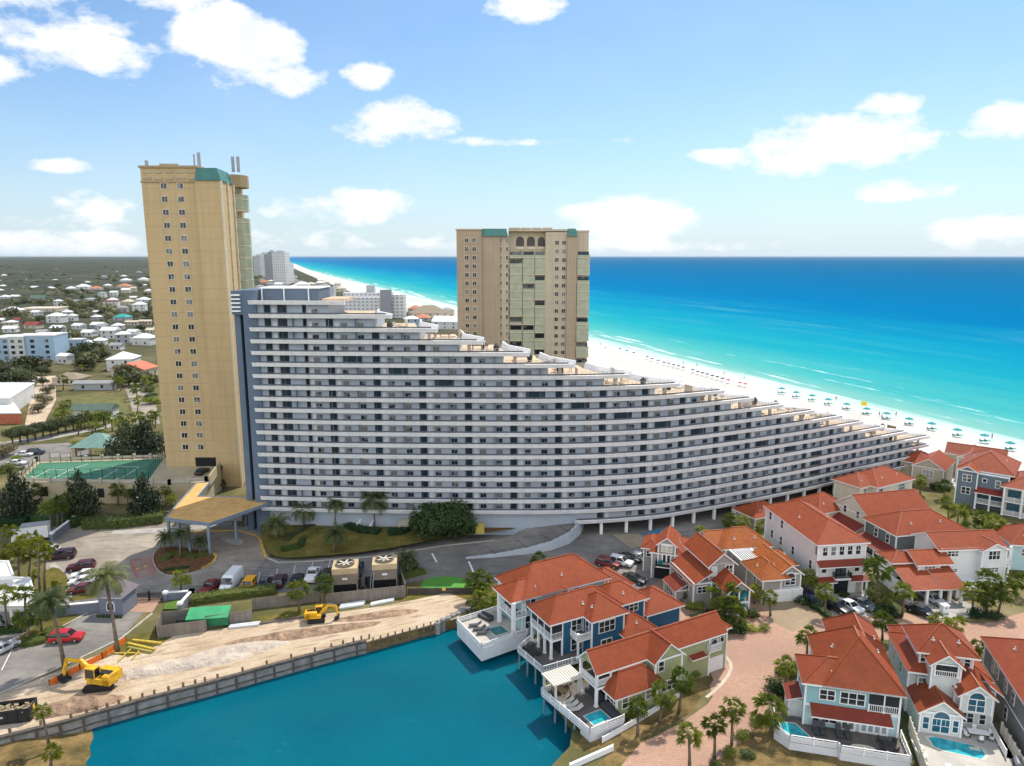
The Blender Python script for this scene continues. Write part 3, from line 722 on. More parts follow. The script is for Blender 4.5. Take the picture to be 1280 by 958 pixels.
# green hipped cap over the wing
mb = MB(); zt = ZT - 3.0
b0 = [(-74.9, YF - 1.7), (-68.6, YF - 1.7), (-70.6, 186), (-74.9, 186)]; t0 = [(-74.9, YF), (-70.2, YF), (-71.4, 185), (-74.9, 185)]
mb.add([(x, y, zt) for x, y in b0] + [(x, y, zt + 3.0) for x, y in t0], [(0,1,5,4),(1,2,6,5),(2,3,7,6),(4,5,6,7),(3,2,1,0)]); TB(mb, 'green_cap', GREENR)
zw0, zw1 = AT(205, 232.7, YF).z, AT(230, 558.8, YF).z
xa, xb = AT(204.9, 232.7, YF).x, AT(225.2, 232.7, YF).x
SURR = mat('cream_surround', (0.60, 0.52, 0.38), .7, .05)
for i in range(22):
    z = zw0 + (zw1 - zw0) * i / 21
    for x in (xa, xb):
        mb = MB(); mb.box(x - .86, x + .86, YF - .10, YF + .05, z - .80, z + .80); mb.box(x - .66, x + .66, YF - .13, YF - .08, z - .6, z + .6, 1)
        mb.box(x - .05, x + .05, YF - .16, YF - .12, z - .6, z + .6, 0); TB(mb, 'window', [SURR, GLASS])
# side bays: pale quoins and the bowed balcony stack
for (u, dy) in ((0, 0), (.36, 6.2), (.72, 11.6)):
    mb = MB(); x = -69.0 - 2.2 * u + .05; y = YF - 1.3 + 16.3 * u
    mb.box(x - .06, x + .2, y - .06, y + .3, 0, zt)
    for i in range(24):
        z = zt - 3.1 * i; mb.box(x - .1, x + .28, y - .1, y + .35, max(0, z - (3.0 if u == 0 else 1.7)), z)
    TB(mb, 'pilaster', SURR)
GLB = mat('balcony_screen', (0.36, 0.37, 0.25), .45, .12, .4)
for i in range(22):
    z = ZT - 6.2 - i * 2.95
    if z < 3: break
    op = i in (0, 2, 9)
    mb = MB(); arc = [(-71.2, 187.0), (-69.6, 188.0), (-68.7, 190.0), (-69.2, 192.4), (-71.4, 194.4)]
    mb.prism(arc, z - .12, z + .12, 1)
    for a, b in zip(arc, arc[1:]):
        hh = 1.1 if op else 2.75
        mb.add([(a[0], a[1], z + .12), (b[0], b[1], z + .12), (b[0], b[1], z + hh), (a[0], a[1], z + hh)], [(0, 1, 2, 3)], 0)
    TB(mb, 'balcony', [GLB, SURR])
mb = MB(); mb.prism([(-71.6, 186.5), (-69.4, 187.8), (-68.5, 190.0), (-69.0, 192.6), (-71.6, 195)], ZT - 3.2, ZT - .2); TB(mb, 'balcony_head', TAND)
for (u, v0, v1, y) in ((183.5, 201, 207, 182), (243, 193, 205, 180), (249, 191, 206, 180), (291.5, 196, 211, 186), (298, 196, 211, 186)):
    a, b = AT(u, v0, y), AT(u, v1, y); mb = MB(); mb.cyl((b.x, b.y), .42 if u != 243 else .2, b.z - .8, a.z, 8); TB(mb, 'rooftop_antenna', mat('grey_metal', (.33, .34, .35), .5, .1))
# garage mouth at deck level
mb = MB(); p = AT(244, 572, YF); q = AT(270.5, 583, YF); mb.box(p.x, q.x, YF - .06, YF + .1, q.z, p.z); TB(mb, 'garage_opening', DARK)

# ================================================================== the second tower on the beach
TAN2 = mat('brown_tan_stucco', (0.43, 0.325, 0.225), .8, .05, .1, fn=f_stucco)
TAN3 = mat('pale_tan_stucco', (0.52, 0.43, 0.31), .8, .05, .1, fn=f_stucco)
t2 = empty('beach_tower', (5, 262, 0), 0, 'shorter tan tower by the beach with screened balconies', 'high-rise')
Y2 = 253.0; OB = Vector((5, 262, 0))
def T2(mb, name, mats):
    mb.v = [(x - 5, y - 262, z) for x, y, z in mb.v]; return mb.build(name, mats, t2)
def X2(u, y=Y2): return AT(u, 330, y).x
ZT2 = AT(600, 288, Y2).z
xs = [X2(u) for u in (571, 602, 625, 635.5, 698, 709, 721, 736)]
mb = MB(); mb.box(xs[0], xs[1], Y2, Y2 + 28, 0, ZT2); T2(mb, 'wall', TAN2)
mb = MB(); mb.box(xs[1] + .01, xs[2], Y2 + .8, Y2 + 28, 0, ZT2 - 2); T2(mb, 'wall', TAN2)
mb = MB(); mb.box(xs[2] + .01, xs[3], Y2 + 1.4, Y2 + 28, 0, ZT2 - 2); T2(mb, 'wall', TAN3)
mb = MB(); mb.box(xs[3] + .01, xs[4] - 4.5, Y2 + 3.4, Y2 + 28, 0, ZT2 - .3); T2(mb, 'wall', TAN3)
mb = MB(); mb.box(xs[4] - 4.49, xs[5], Y2 + 1.2, Y2 + 28, 0, ZT2 - .6); T2(mb, 'wall', TAN3)
mb = MB(); mb.box(xs[5] + .01, xs[6], Y2 + .4, Y2 + 28, 0, ZT2 - 2.0); T2(mb, 'wall', TAN2)
mb = MB(); mb.box(xs[6] + .01, xs[7], Y2 + 1.8, Y2 + 26, 0, ZT2 - .6); T2(mb, 'wall', TAN3)
mb = MB(); mb.box(xs[0]-.3, xs[1]+.2, Y2-.3, Y2+28.2, ZT2, ZT2+.5); mb.box(xs[3], xs[5], Y2+1.0, Y2+28.2, ZT2-.3, ZT2+.4)
for a, b in ((636, 651), (652, 664), (665, 677), (678, 690)): mb.box(X2(a), X2(b), Y2+.9, Y2+1.3, ZT2+.4, ZT2+.9)
mb.box(xs[6], xs[7]+.2, Y2+1.6, Y2+26.2, ZT2-.6, ZT2); T2(mb, 'cornice', TAN3)
for (a, b, y) in ((601, 635, Y2 + .5), (708.5, 721.5, Y2 + .1)):
    mb = MB(); x0, x1 = X2(a), X2(b)
    mb.add([(x0, y - .3, ZT2-2), (x1, y - .3, ZT2-2), (x1, y+10, ZT2-2), (x0, y+10, ZT2-2), (x0+.6, y+1.4, ZT2+.6), (x1-.6, y+1.4, ZT2+.6), (x1-.6, y+9, ZT2+.6), (x0+.6, y+9, ZT2+.6)], [(0,1,5,4),(1,2,6,5),(2,3,7,6),(3,0,4,7),(4,5,6,7),(3,2,1,0)]); T2(mb, 'green_cap', GREENR)
pt = (AT(600, 300.7, Y2).z - AT(600, 407.3, Y2).z) / 10
z0 = AT(600, 300.7, Y2).z; n_w = 0; rest = MB()
for i in range(22):
    z = z0 - pt * i
    if z < 9: break
    for (u, y, ww) in ((583.5, Y2, .62), (593, Y2, .62), (625.5 , Y2 + 1.4, .42), (634, Y2 + 1.4, .42), (696, Y2 + 1.2, .62), (704.8, Y2 + 1.2, .62)):
        x = X2(u, y); zz = z + (0 if u < 690 else -.8); mb = MB() if n_w < 99 else rest
        mb.box(x - ww - .2, x + ww + .2, y - .10, y + .05, zz - .88, zz + .88); mb.box(x - ww, x + ww, y - .13, y - .08, zz - .68, zz + .68, 1); mb.box(x-.05, x+.05, y-.16, y-.12, zz-.68, zz+.68)
        if n_w < 99: T2(mb, 'window', [SURR, GLASS])
        n_w += 1
if rest.v: tag(T2(rest, 'further_windows', [SURR, GLASS]), kind='stuff')
OPEN = {(1, 0), (4, 1), (1, 3), (3, 2), (2, 3), (6, 2), (6, 3), (7, 3), (8, 0), (9, 0), (9, 1), (10, 2), (11, 0), (12, 2), (11, 3), (8, 3)}
for (a_, b_) in ((645, 655), (658.5, 668.5), (672, 681)):
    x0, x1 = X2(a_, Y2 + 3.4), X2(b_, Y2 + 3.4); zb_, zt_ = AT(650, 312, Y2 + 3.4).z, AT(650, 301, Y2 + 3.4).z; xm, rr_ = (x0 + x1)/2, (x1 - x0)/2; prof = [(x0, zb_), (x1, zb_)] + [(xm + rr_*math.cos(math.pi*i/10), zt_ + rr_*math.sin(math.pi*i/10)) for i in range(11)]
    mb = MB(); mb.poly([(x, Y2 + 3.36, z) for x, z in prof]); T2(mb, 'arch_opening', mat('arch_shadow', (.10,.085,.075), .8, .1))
    mb = MB(); mb.box(x0, x1, Y2 + 3.1, Y2 + 3.3, zb_, zb_ + 1.0); T2(mb, 'arch_railing', SURR)
cols = [(637, 653), (653.5, 668), (668.5, 681.5), (682, 693)]
zc = AT(650, 312, Y2 + 3).z
SCR = mat('screen_panel', (0.40, 0.41, 0.29), .4, .10, .5)
for i in range(19):
    z = zc - (i + 1) * pt * .985
    if z < 9: break
    for j, (a, b) in enumerate(cols):
        mb = MB(); x0, x1 = X2(a, Y2 + 2), X2(b, Y2 + 2); y0 = Y2 + .9 + .35 * abs(j - 1.3)
        mb.box(x0, x1, y0, Y2 + 3.38, z - .14, z + .14, 1)
        op = (i, j) in OPEN or i == 0
        hh = 1.0 if op else pt - .3
        mb.box(x0 + .05, x1 - .05, y0 + .03, y0 + .10, z + .14, z + hh, 0)
        if op: mb.box(x0 + .3, x1 - .3, Y2 + 3.30, Y2 + 3.37, z + .2, z + 2.2, 2)
        mb.box(x1 - .10, x1, y0, Y2 + 3.38, z + .14, z + pt - .16, 1)
        T2(mb, 'balcony', [SCR, SURR, GLASS])
for i in range(19):
    z = AT(729, 312, Y2 + 1.8).z - (i + 1) * pt * .985
    if z < 3: break
    mb = MB(); x0, x1 = xs[6] + .2, xs[7] + .5; op = i in (0, 3, 8, 11, 13)
    mb.box(x0, x1, Y2 + .5, Y2 + 1.78, z - .14, z + .14, 1); mb.box(x0 + .05, x1 - .05, Y2 + .54, Y2 + .6, z + .14, z + (1.0 if op else pt - .3), 0)
    if op: mb.box(x0 + .3, x1 - .3, Y2 + 1.72, Y2 + 1.77, z + .2, z + 2.2, 2)
    T2(mb, 'balcony', [SCR, SURR, GLASS])
# ================================================================== beach houses
FACES = {'S': ((1, 0), (0, -1)), 'N': ((-1, 0), (0, 1)), 'W': ((0, -1), (-1, 0)), 'E': ((0, 1), (1, 0))}
class House:
    def __init__(s, label, org, ang, wall, roof=None, name='beach_house', group='red roofed beach houses', trim=None):
        s.r = empty(name, org, R(ang), label, 'house', group); s.wall = wall; s.roof = roof or ROOF; s.tm = MB(); s.trim = trim or TRIM
        s.o = Vector(org); s.a = R(ang)
    def loc(s, u, v, z):
        g = G(u, v, z + s.o.z); d = g - s.o; c, n = math.cos(s.a), math.sin(s.a)
        return (d.x * c + d.y * n, -d.x * n + d.y * c)
    def block(s, x0, x1, y0, y1, z0, z1, m=None, corners=True):
        mb = MB(); mb.box(x0, x1, y0, y1, z0, z1); mb.build('wall', m or s.wall, s.r)
        if corners:
            t = .11
            for x in (x0, x1):
                for y in (y0, y1): s.tm.box(x - t, x + t, y - t, y + t, z0 + .01, z1 - .02)
            s.tm.box(x0 - .04, x1 + .04, y0 - .04, y1 + .04, z1 - .28, z1 - .01)
    def hip(s, x0, x1, y0, y1, z, pitch=.62, o=.55, m=None):
        x0 -= o; x1 += o; y0 -= o; y1 += o; w_, d_ = x1 - x0, y1 - y0; hh = min(w_, d_) / 2 * pitch; mb = MB(); e = .24
        b = [(x0, y0, z), (x1, y0, z), (x1, y1, z), (x0, y1, z)]
        if abs(w_ - d_) < .05: rd = [((x0+x1)/2, (y0+y1)/2, z+hh)] * 2
        elif d_ > w_: rd = [((x0+x1)/2, y0 + w_/2, z+hh), ((x0+x1)/2, y1 - w_/2, z+hh)]
        else: rd = [(x0 + d_/2, (y0+y1)/2, z+hh), (x1 - d_/2, (y0+y1)/2, z+hh)]
        v = b + rd
        if d_ >= w_: mb.add(v, [(0,1,4),(1,2,5,4),(2,3,5),(3,0,4,5)], 0)
        else: mb.add(v, [(0,1,5,4),(1,2,5),(2,3,4,5),(3,0,4)], 0)
        lo = [(x, y, z - e) for x, y, _ in b]
        mb.add(b + lo, [(0,4,5,1),(1,5,6,2),(2,6,7,3),(3,7,4,0)], 1); mb.add(lo, [(3,2,1,0)], 1)
        # ridge and hip cappings
        cap = MB()
        if (Vector(rd[0]) - Vector(rd[1])).length > .1: cap.bar(Vector(rd[0]) + Vector((0,0,.02)), Vector(rd[1]) + Vector((0,0,.02)), .22, .07)
        pr = ((0, 0), (1, 0), (2, 1), (3, 1)) if d_ >= w_ else ((0, 0), (3, 0), (1, 1), (2, 1))
        for i, j in pr: cap.bar(Vector(b[i]) + Vector((0,0,.02)), Vector(rd[j]) + Vector((0,0,.02)), .2, .06)
        r_ = mb.build('roof', [m or s.roof, s.trim], s.r); cap.build('ridge_cap', m or s.roof, r_)
        if min(w_, d_) > 5:                               # plumbing vents on the slope
            for k in range(2):
                vx, vy = (x0 + w_*(.30 + .4*k), y0 + d_*.22) if w_ > d_ else (x0 + w_*(.22 + .56*k), y0 + d_*.5)
                vz = z + pitch*min(vx - x0, x1 - vx, vy - y0, y1 - vy); vb = MB(); vb.cyl((vx, vy), .09, vz - .1, vz + .38, 8); vb.cyl((vx, vy), .22, vz - .1, vz + .06, 8); vb.build('roof_vent', VENT, r_)
        return z + hh
    def gable(s, x0, x1, y0, y1, z, pitch=.75, axis='y', o=.4, m=None, fill=True, wall=None):
        """ridge along axis; walls filled up to the roof"""
        mb = MB(); e = .22
        if axis == 'y':
            c = (x0 + x1) / 2; hw = (x1 - x0) / 2; hh = hw * pitch; f = lambda q, a, zz: (c + q, a, zz); a0, a1 = y0 - o, y1 + o
        else:
            c = (y0 + y1) / 2; hw = (y1 - y0) / 2; hh = hw * pitch; f = lambda q, a, zz: (a, c - q, zz); a0, a1 = x0 - o, x1 + o
        zo = z - o * pitch; q = hw + o
        for sg in (-1, 1):
            v = []
            for a in (a0, a1): v += [f(0, a, z + hh), f(sg * q, a, zo), f(sg * q, a, zo - e), f(0, a, z + hh - e)]
            fs = [(0, 1, 5, 4)], [(1, 2, 6, 5), (2, 3, 7, 6), (0, 3, 2, 1), (4, 5, 6, 7)]
            if sg == 1: fs = [tuple(t) for t in fs[0]], fs[1]
            else: fs = [t[::-1] for t in fs[0]], [t[::-1] for t in fs[1]]
            mb.add(v, fs[0], 0); mb.add(v, fs[1], 1)
        r_ = mb.build('roof', [m or s.roof, s.trim], s.r)
        cap = MB(); cap.bar(f(0, a0, z + hh + .02), f(0, a1, z + hh + .02), .22, .07); cap.build('ridge_cap', m or s.roof, r_)
        if fill:
            b0, b1 = (y0, y1) if axis == 'y' else (x0, x1)
            g = MB(); v = [f(-hw, b0, z-.02), f(hw, b0, z-.02), f(0, b0, z + hh - e*.6), f(-hw, b1, z-.02), f(hw, b1, z-.02), f(0, b1, z + hh - e*.6)]
            g.add(v, [(0,1,2),(3,5,4),(0,3,4,1),(1,4,5,2),(2,5,3,0)]); g.build('gable_wall', wall or s.wall, s.r)
        return z + hh
    def shed(s, x0, x1, y0, y1, zl, zh, low='S', o=.3, m=None):
        mb = MB(); e = .16
        c = {'S': [(x0-o,y0-o,zl),(x1+o,y0-o,zl),(x1+o,y1,zh),(x0-o,y1,zh)], 'N': [(x1+o,y1+o,zl),(x0-o,y1+o,zl),(x0-o,y0,zh),(x1+o,y0,zh)],
             'W': [(x0-o,y1+o,zl),(x0-o,y0-o,zl),(x1,y0-o,zh),(x1,y1+o,zh)], 'E': [(x1+o,y0-o,zl),(x1+o,y1+o,zl),(x0,y1+o,zh),(x0,y0-o,zh)]}[low]
        lo = [(x, y, z - e) for x, y, z in c]
        mb.add(c, [(0,1,2,3)], 0); mb.add(c + lo, [(0,4,5,1),(1,5,6,2),(2,6,7,3),(3,7,4,0),(7,6,5,4)], 1)
        mb.build('porch_roof', [m or s.roof, s.trim], s.r)
    def fr(s, face, a, plane, z):
        t, n = FACES[face]; t = Vector((*t, 0)); n = Vector((*n, 0))
        base = Vector((a, plane, z)) if face in 'SN' else Vector((plane, a, z))
        return t, n, base
    def win(s, face, a, plane, z, w_=.9, h_=1.5, n=1, glass=None, mz=True, arch=False):
        t, nn, b = s.fr(face, a, plane, z); W = w_ * n + .12 * (n - 1)
        mb = MB(); mb.obox(b + nn * .03 + Vector((0,0,h_/2)), t, W/2 + .13, .05, h_/2 + .13)
        pn = MB()
        for i in range(n):
            c = b + t * ((i - (n - 1) / 2) * (w_ + .12)) + Vector((0, 0, h_/2))
            pn.obox(c + nn * .075, t, w_/2, .02, h_/2)
            if mz: mb.obox(c + nn * .10, t, w_/2, .015, .035)
            if w_ > .8: mb.obox(c + nn * .10 + Vector((0,0,h_/4)), t, .02, .012, h_/4)
        if arch:
            for q in range(8):
                a0, a1 = math.pi*q/8, math.pi*(q+1)/8; rr = W/2
                ps = [b + Vector((0,0,h_+.14)) + nn*.09, b + t*(rr*math.cos(a0)) + Vector((0,0,h_+.14+rr*math.sin(a0))) + nn*.09, b + t*(rr*math.cos(a1)) + Vector((0,0,h_+.14+rr*math.sin(a1))) + nn*.09]
                pn.poly(ps)
                mb.bar(b + t*(rr*1.06*math.cos(a0)) + Vector((0,0,h_+.14+rr*1.06*math.sin(a0))) + nn*.06, b + t*(rr*1.06*math.cos(a1)) + Vector((0,0,h_+.14+rr*1.06*math.sin(a1))) + nn*.06, .14)
        f = mb.build('window', s.trim, s.r); pn.build('pane', glass or GLASS, f); return f
    def door(s, face, a, plane, z, w_=1.8, h_=2.1, m=None, n=2, frame=None):
        t, nn, b = s.fr(face, a, plane, z)
        mb = MB(); mb.obox(b + nn * .03 + Vector((0,0,h_/2)), t, w_/2 + .12, .05, h_/2 + .06); f = mb.build('door', frame or s.trim, s.r)
        pn = MB()
        for i in range(n):
            c = b + t * ((i - (n-1)/2) * (w_/n)) + Vector((0,0,h_/2+.05)); pn.obox(c + nn*.075, t, w_/n/2 - .13, .02, h_/2 - .22)
        pn.build('pane', m or GLASS, f)
    def garage(s, face, a, plane, z, w_=2.6, h_=2.2, m=None):
        t, nn, b = s.fr(face, a, plane, z); mb = MB(); mb.obox(b + nn*.03 + Vector((0,0,h_/2)), t, w_/2, .04, h_/2)
        for i in range(4): mb.obox(b + nn*.075 + Vector((0,0,(i+.5)*h_/4)), t, w_/2 - .1, .012, h_/8 - .05)
        mb.build('garage_door', m or WHITE, s.r)
    def dark(s, face, a, plane, z, w_, h_, m=None):
        t, nn, b = s.fr(face, a, plane, z); mb = MB(); mb.obox(b + nn*.02 + Vector((0,0,h_/2)), t, w_/2, .03, h_/2); mb.build('opening', m or DARK, s.r)
    def col(s, x, y, z0, z1, w_=.3):
        mb = MB(); h = w_/2; mb.box(x-h, x+h, y-h, y+h, z0, z1); mb.box(x-h-.06, x+h+.06, y-h-.06, y+h+.06, z0, z0+.25); mb.box(x-h-.06, x+h+.06, y-h-.06, y+h+.06, z1-.2, z1-.001); mb.build('column', s.trim, s.r)
    def rail(s, pts, z, h=1.0, m=None, gap=.22, name='railing', closed=False):
        mb = MB(); P = [Vector((x, y, z)) for x, y in pts]; U = Vector((0, 0, 1))
        if closed: P.append(P[0])
        for a, b in zip(P, P[1:]):
            L = (b - a).length; n = max(1, int(L / 1.9))
            mb.bar(a + U*h, b + U*h, .10, .07); mb.bar(a + U*.12, b + U*.12, .06, .07)
            for i in range(n + 1): p = a.lerp(b, i/n); mb.box(p.x-.07, p.x+.07, p.y-.07, p.y+.07, z, z+h+.12)
            k = int(L / gap)
            for i in range(k): p = a.lerp(b, (i+.5)/k); mb.box(p.x-.028, p.x+.028, p.y-.028, p.y+.028, z+.12, z+h-.04)
        return mb.build(name, m or s.trim, s.r)
    def deck(s, pts, z0, z1, m=None, skirt=None, name='deck'):
        mb = MB(); mb.prism(pts, z0, z1, 0, 1); return mb.build(name, [skirt or s.trim, m or DECK], s.r)
    def beams(s, pts, z, w_=.12):
        for a, b in zip(pts, pts[1:]): s.tm.bar((*a, z), (*b, z), w_, .3)
    def done(s):
        if s.tm.v: s.tm.build('corner_trim', s.trim, s.r)
        return s
VENT = mat('pale_vent', (.5,.48,.45), .5, .1)
DECK = mat('grey_deck_boards', (0.15, 0.13, 0.115), .8, .12, .5, fn=f_plank(.2))
PALED = mat('pale_stone_deck', (0.44, 0.41, 0.36), .8, .10, .4, dirt=.1)
SKIRT = siding('white_skirt_boards', (0.62, 0.63, 0.64))
AQUA = siding('aqua_siding', (0.25, 0.45, 0.49)); AQUAL = siding('light_aqua_siding', (0.42, 0.58, 0.58)); NAVY = siding('deep_blue_siding', (0.022, 0.105, 0.20))
SAGE = mat('sage_green_boards', (0.33, 0.36, 0.19), .6, .05, .5, fn=f_batten); WHT = siding('white_siding', (0.70, 0.70, 0.68)); CRM = siding('cream_siding', (0.64, 0.58, 0.47))
GRY = siding('warm_grey_siding', (0.33, 0.315, 0.285)); GRY2 = siding('mid_grey_siding', (0.22, 0.215, 0.20)); SLATE = siding('green_grey_siding', (0.125, 0.15, 0.15)); BLG = siding('blue_grey_siding', (0.13, 0.17, 0.20))
BEIGE = siding('beige_siding', (0.48, 0.42, 0.31)); PALEG = siding('pale_grey_siding', (0.58, 0.59, 0.57))
MAROON = mat('dark_red_porch_roof', (0.235, 0.035, 0.022), .55, .1, .9, fn=f_roof, spec=.25)
TEALW = mat('teal_paint', (0.02, 0.30, 0.30), .5, .1); POOLW = mat('pool_water', (0.02, 0.36, 0.42), .12, .25, 1.2, bump=.03, bs=2.5, spec=.5)
POOLD = mat('spa_water', (0.015, 0.16, 0.18), .12, .25, 1.2, bump=.03, bs=2.5, spec=.5); COPING = mat('pale_coping', (0.58, 0.54, 0.45), .7, .06)
BLKF = mat('black_frame', (.015, .016, .018), .4, 0); SCREEN = mat('porch_screen', (0.022, 0.025, 0.028), .7, .2, .8)
ORG = lambda u, v, z: tuple(G(u, v, z))
def pool(h, pts, z, water, name='pool'):
    n = len(pts); cx, cy = sum(p[0] for p in pts)/n, sum(p[1] for p in pts)/n
    out_ = [(cx + (x-cx)*1.14, cy + (y-cy)*1.14) for x, y in pts]
    mb = MB(); mb.prism(out_, z - .3, z + .035); o = mb.build(name + '_coping', COPING, h.r)
    mb = MB(); mb.prism(pts, z - .2, z + .04, 0); mb.build(name + '_water', water, o)

# ---- aqua house in front, right of the brick road
h = House('aqua two storey house with wide steep red roof and small corner pool on its deck', ORG(1003.4, 904.7, 1.0), -14, AQUAL)
h.block(0, 10.6, 0, 5.5, -1, 2.9, AQUAL); h.block(0.02, 10.58, .02, 5.48, 2.9, 5.7, AQUA); h.block(2.3, 10.55, 5.5, 11, -1, 5.7, AQUA); h.block(5, 10.5, 11, 16, -1, 5.7, AQUA)
h.hip(0, 10.6, 0, 5.5, 5.8, .62); h.hip(2.3, 10.6, 0, 11, 5.8, .95); h.hip(5, 10.6, 4, 16, 5.8, .95)
h.win('S', 2.5, 0, 3.75, .75, 1.2, 2); h.win('S', 5.35, 0, 3.55, .8, 1.45, 3)
h.dark('S', 8.85, 0, 3.1, 3.3, 2.2, SCREEN); h.rail([(7.15, -.12), (10.55, -.12)], 2.95, .95); h.col(8.85, -.05, 2.95, 5.5, .14)
h.shed(.9, 9.3, -1.5, 0, 2.35, 3.05, 'S', m=MAROON)
h.win('S', 1.5, 0, .7, .75, 1.35, 1); h.win('S', 2.5, 0, .7, .75, 1.35, 1); h.win('S', 3.4, 0, .7, .75, 1.35, 1)
h.door('S', 5.1, 0, 0, 1.5, 2.1); h.door('S', 8.0, 0, 0, 3.0, 2.1, mat('pale_curtain_glass', (.30, .36, .38), .2, .1), 4)
h.shed(-1.6, 0, 1.5, 4.5, 2.2, 2.8, 'W', m=MAROON); h.block(-1.5, 0, 1.6, 4.4, -1, 2.2, WHT)
D = [(-3.3, 1.2), (-3.6, -2.4), (-2.0, -4.0), (3.3, -4.0), (3.5, -4.5), (10.9, -4.5), (11.0, 0), (0, 0), (0, 1.2)]
h.deck(D, -2.4, 0, DECK, SKIRT); h.rail(D[:7], 0, .95, gap=.6)
mb = MB(); 
for a, b in zip(D[1:6], D[2:6]): mb.bar((*a, .45), (*b, .45), .06, .55)
mb.build('railing_panel', SKIRT, h.r)
pool(h, [(-2.7, -.4), (-2.6, -2.2), (-.8, -3.3), (.5, -2.6), (-.9, -.3)], 0, POOLW)
h.win('W', 3.5, 0, 3.6, .8, 1.3); h.done(); H1 = h
# ---- white house with the pool, right of it
h = House('tall white house with balcony turret, arched windows and blue pool in front', ORG(1148.2, 914.5, .6), -14, siding('pale_mint_white_siding', (0.60, 0.63, 0.60)))
h.block(0, 4.5, 0, 5, -.6, 2.9); h.gable(0, 4.5, 0, 5, 3.0, .72, 'y')
h.win('S', 2.3, 0, .35, .85, 1.7, 2, GLASSB, arch=True); h.win('S', .65, 0, .6, .6, 1.5, 1, GLASSB); h.win('S', 3.9, 0, .6, .55, 1.5, 1, GLASSB)
h.block(4.3, 8.6, 2.4, 9, -.6, 5.2); h.block(4.6, 8.0, 1.2, 2.4, 2.6, 5.2); h.gable(4.5, 8.1, 1.2, 7, 5.2, .75, 'y'); h.shed(7.8, 9.2, 2.2, 9, 4.9, 6.2, 'E')
h.win('S', 6.3, 1.2, 3.0, .8, 1.5, 2, GLASSB, arch=True); h.win('S', 5.9, 2.4, .7, .62, 1.3, 2); h.win('S', 7.6, 2.4, .7, .6, 1.3); h.door('S', 4.9, 2.4, 0, .8, 2, None, 1)
h.block(1.7, 4.9, 3.0, 7, 2.5, 7.7); h.gable(1.7, 4.9, 3.0, 9, 7.8, .8, 'y')
h.dark('S', 3.3, 3.0, 6.1, 2.5, 1.4, SCREEN); h.rail([(2.0, 2.9), (4.6, 2.9)], 6.0, .75); h.col(2.0, 2.92, 6.0, 7.7, .16); h.col(4.6, 2.92, 6.0, 7.7, .16)
h.block(-.2, 8.6, 5, 13.5, -.6, 5.6); h.hip(-.1, 8.6, 4.6, 13.5, 5.5, .55); h.block(1, 7, 5.4, 11, 5.5, 8.0); h.hip(.9, 7.1, 5.2, 11, 8.0, .72)
h.win('S', 1.3, 5.4, 6.4, .6, 1.2); h.win('S', 6.4, 5.4, 6.4, .6, 1.2); h.win('S', 1.3, 4.55, 3.4, .9, 1.2); h.hip(.5, 4, 12, 16, 5.2, .7); h.block(.6, 3.9, 12, 15.9, -.6, 5.2)
h.win('W', 8, -.2, 3.2, .8, 1.3); h.win('W', 11, -.2, 3.2, .8, 1.3)
D = [(-1.0, .2), (-1.6, -8.5), (9.2, -8.5), (9.6, 2.0), (8.6, 2.4), (4.4, 2.4), (4.4, 0), (0, 0)]
h.deck(D, -.7, 0, PALED, WHT)
pool(h, [(.8, -1.0), (1.0, -2.6), (2.0, -3.1), (5.6, -3.6), (6.2, -2.9), (6.3, -1.8), (5.6, -1.3), (1.6, -.7)], 0, POOLW)
mb = MB()
for i in range(3): mb.box(4.9 + i*.35, 6.0, -2.2 + i*.25, -1.6, .05 + .02*i, .06 + .02*i)
mb.build('pool_step', COPING, h.r)
for pts in ([(-1.0, .2), (-1.6, -8.4)], [(9.6, 1.9), (9.2, -8.4)]):
    mb = MB(); a, b = pts; mb.bar((*a, .75), (*b, .75), .08, 1.5); n = 9
    for i in range(n): t = i/(n-1); x, y = a[0]+(b[0]-a[0])*t, a[1]+(b[1]-a[1])*t; mb.box(x-.1, x+.1, y-.1, y+.1, 0, 1.65)
    mb.build('privacy_fence', CRM, h.r)
h.done(); H2 = h
# ---- grey house at the right edge
h = House('dark grey house with plain orange-red roof at the right edge of the view', (64.2, 88.2, 0), -107, GRY2, name='beach_house')
h.block(0, 16, -.2, 9, 0, 7.0); h.hip(0, 16, -.2, 9, 7.1, .6); 
for x in (3.5, 5.0, 8, 10.5): h.win('S', x, -.2, 4.4, .7, 1.4)
for x in (4, 9): h.win('S', x, -.2, 1.4, .7, 1.4)
mb = MB(); mb.box(.1, 15.9, -.26, -.18, 3.4, 3.6); mb.build('belt_board', TRIM, h.r)
h.deck([(9, -.2), (16, -.2), (16, -2.4), (9, -2.4)], -.3, .6, DECK, SKIRT); h.rail([(9, -2.3), (16, -2.3)], .6); h.done()
# ---- tall white three storey house
h = House('tall plain white three storey house with black windows and iron balcony', ORG(1018.5, 743.6, 0), 7, WHT)
h.block(0, 8.7, 0, 19, 0, 9.3); h.hip(0, 8.7, 0, 19, 9.35, .52)
for i in range(5): h.win('S', 1.25 + i*1.52, 0, 7.15, .8, 1.5, frame) if False else h.win('S', 1.25 + i*1.52, 0, 7.15, .82, 1.5)
h.shed(0, 8.7, -1.1, 0, 5.55, 6.3, 'S', m=MAROON); h.win('S', 1.3, 0, 4.0, .8, 1.4); h.win('S', 7.4, 0, 4.0, .8, 1.4)
h.door('S', 4.4, 0, 3.25, 1.7, 2.1, mat('curtained_glass', (.12, .13, .14), .2, .3), 2, BLKF)
h.deck([(3.0, 0), (5.9, 0), (5.9, -1.0), (3.0, -1.0)], 2.85, 3.2, WHITE, WHITE, 'balcony_slab'); h.rail([(3.05, 0), (3.05, -.95), (5.85, -.95), (5.85, 0)], 3.2, .9, BLKF, .18)
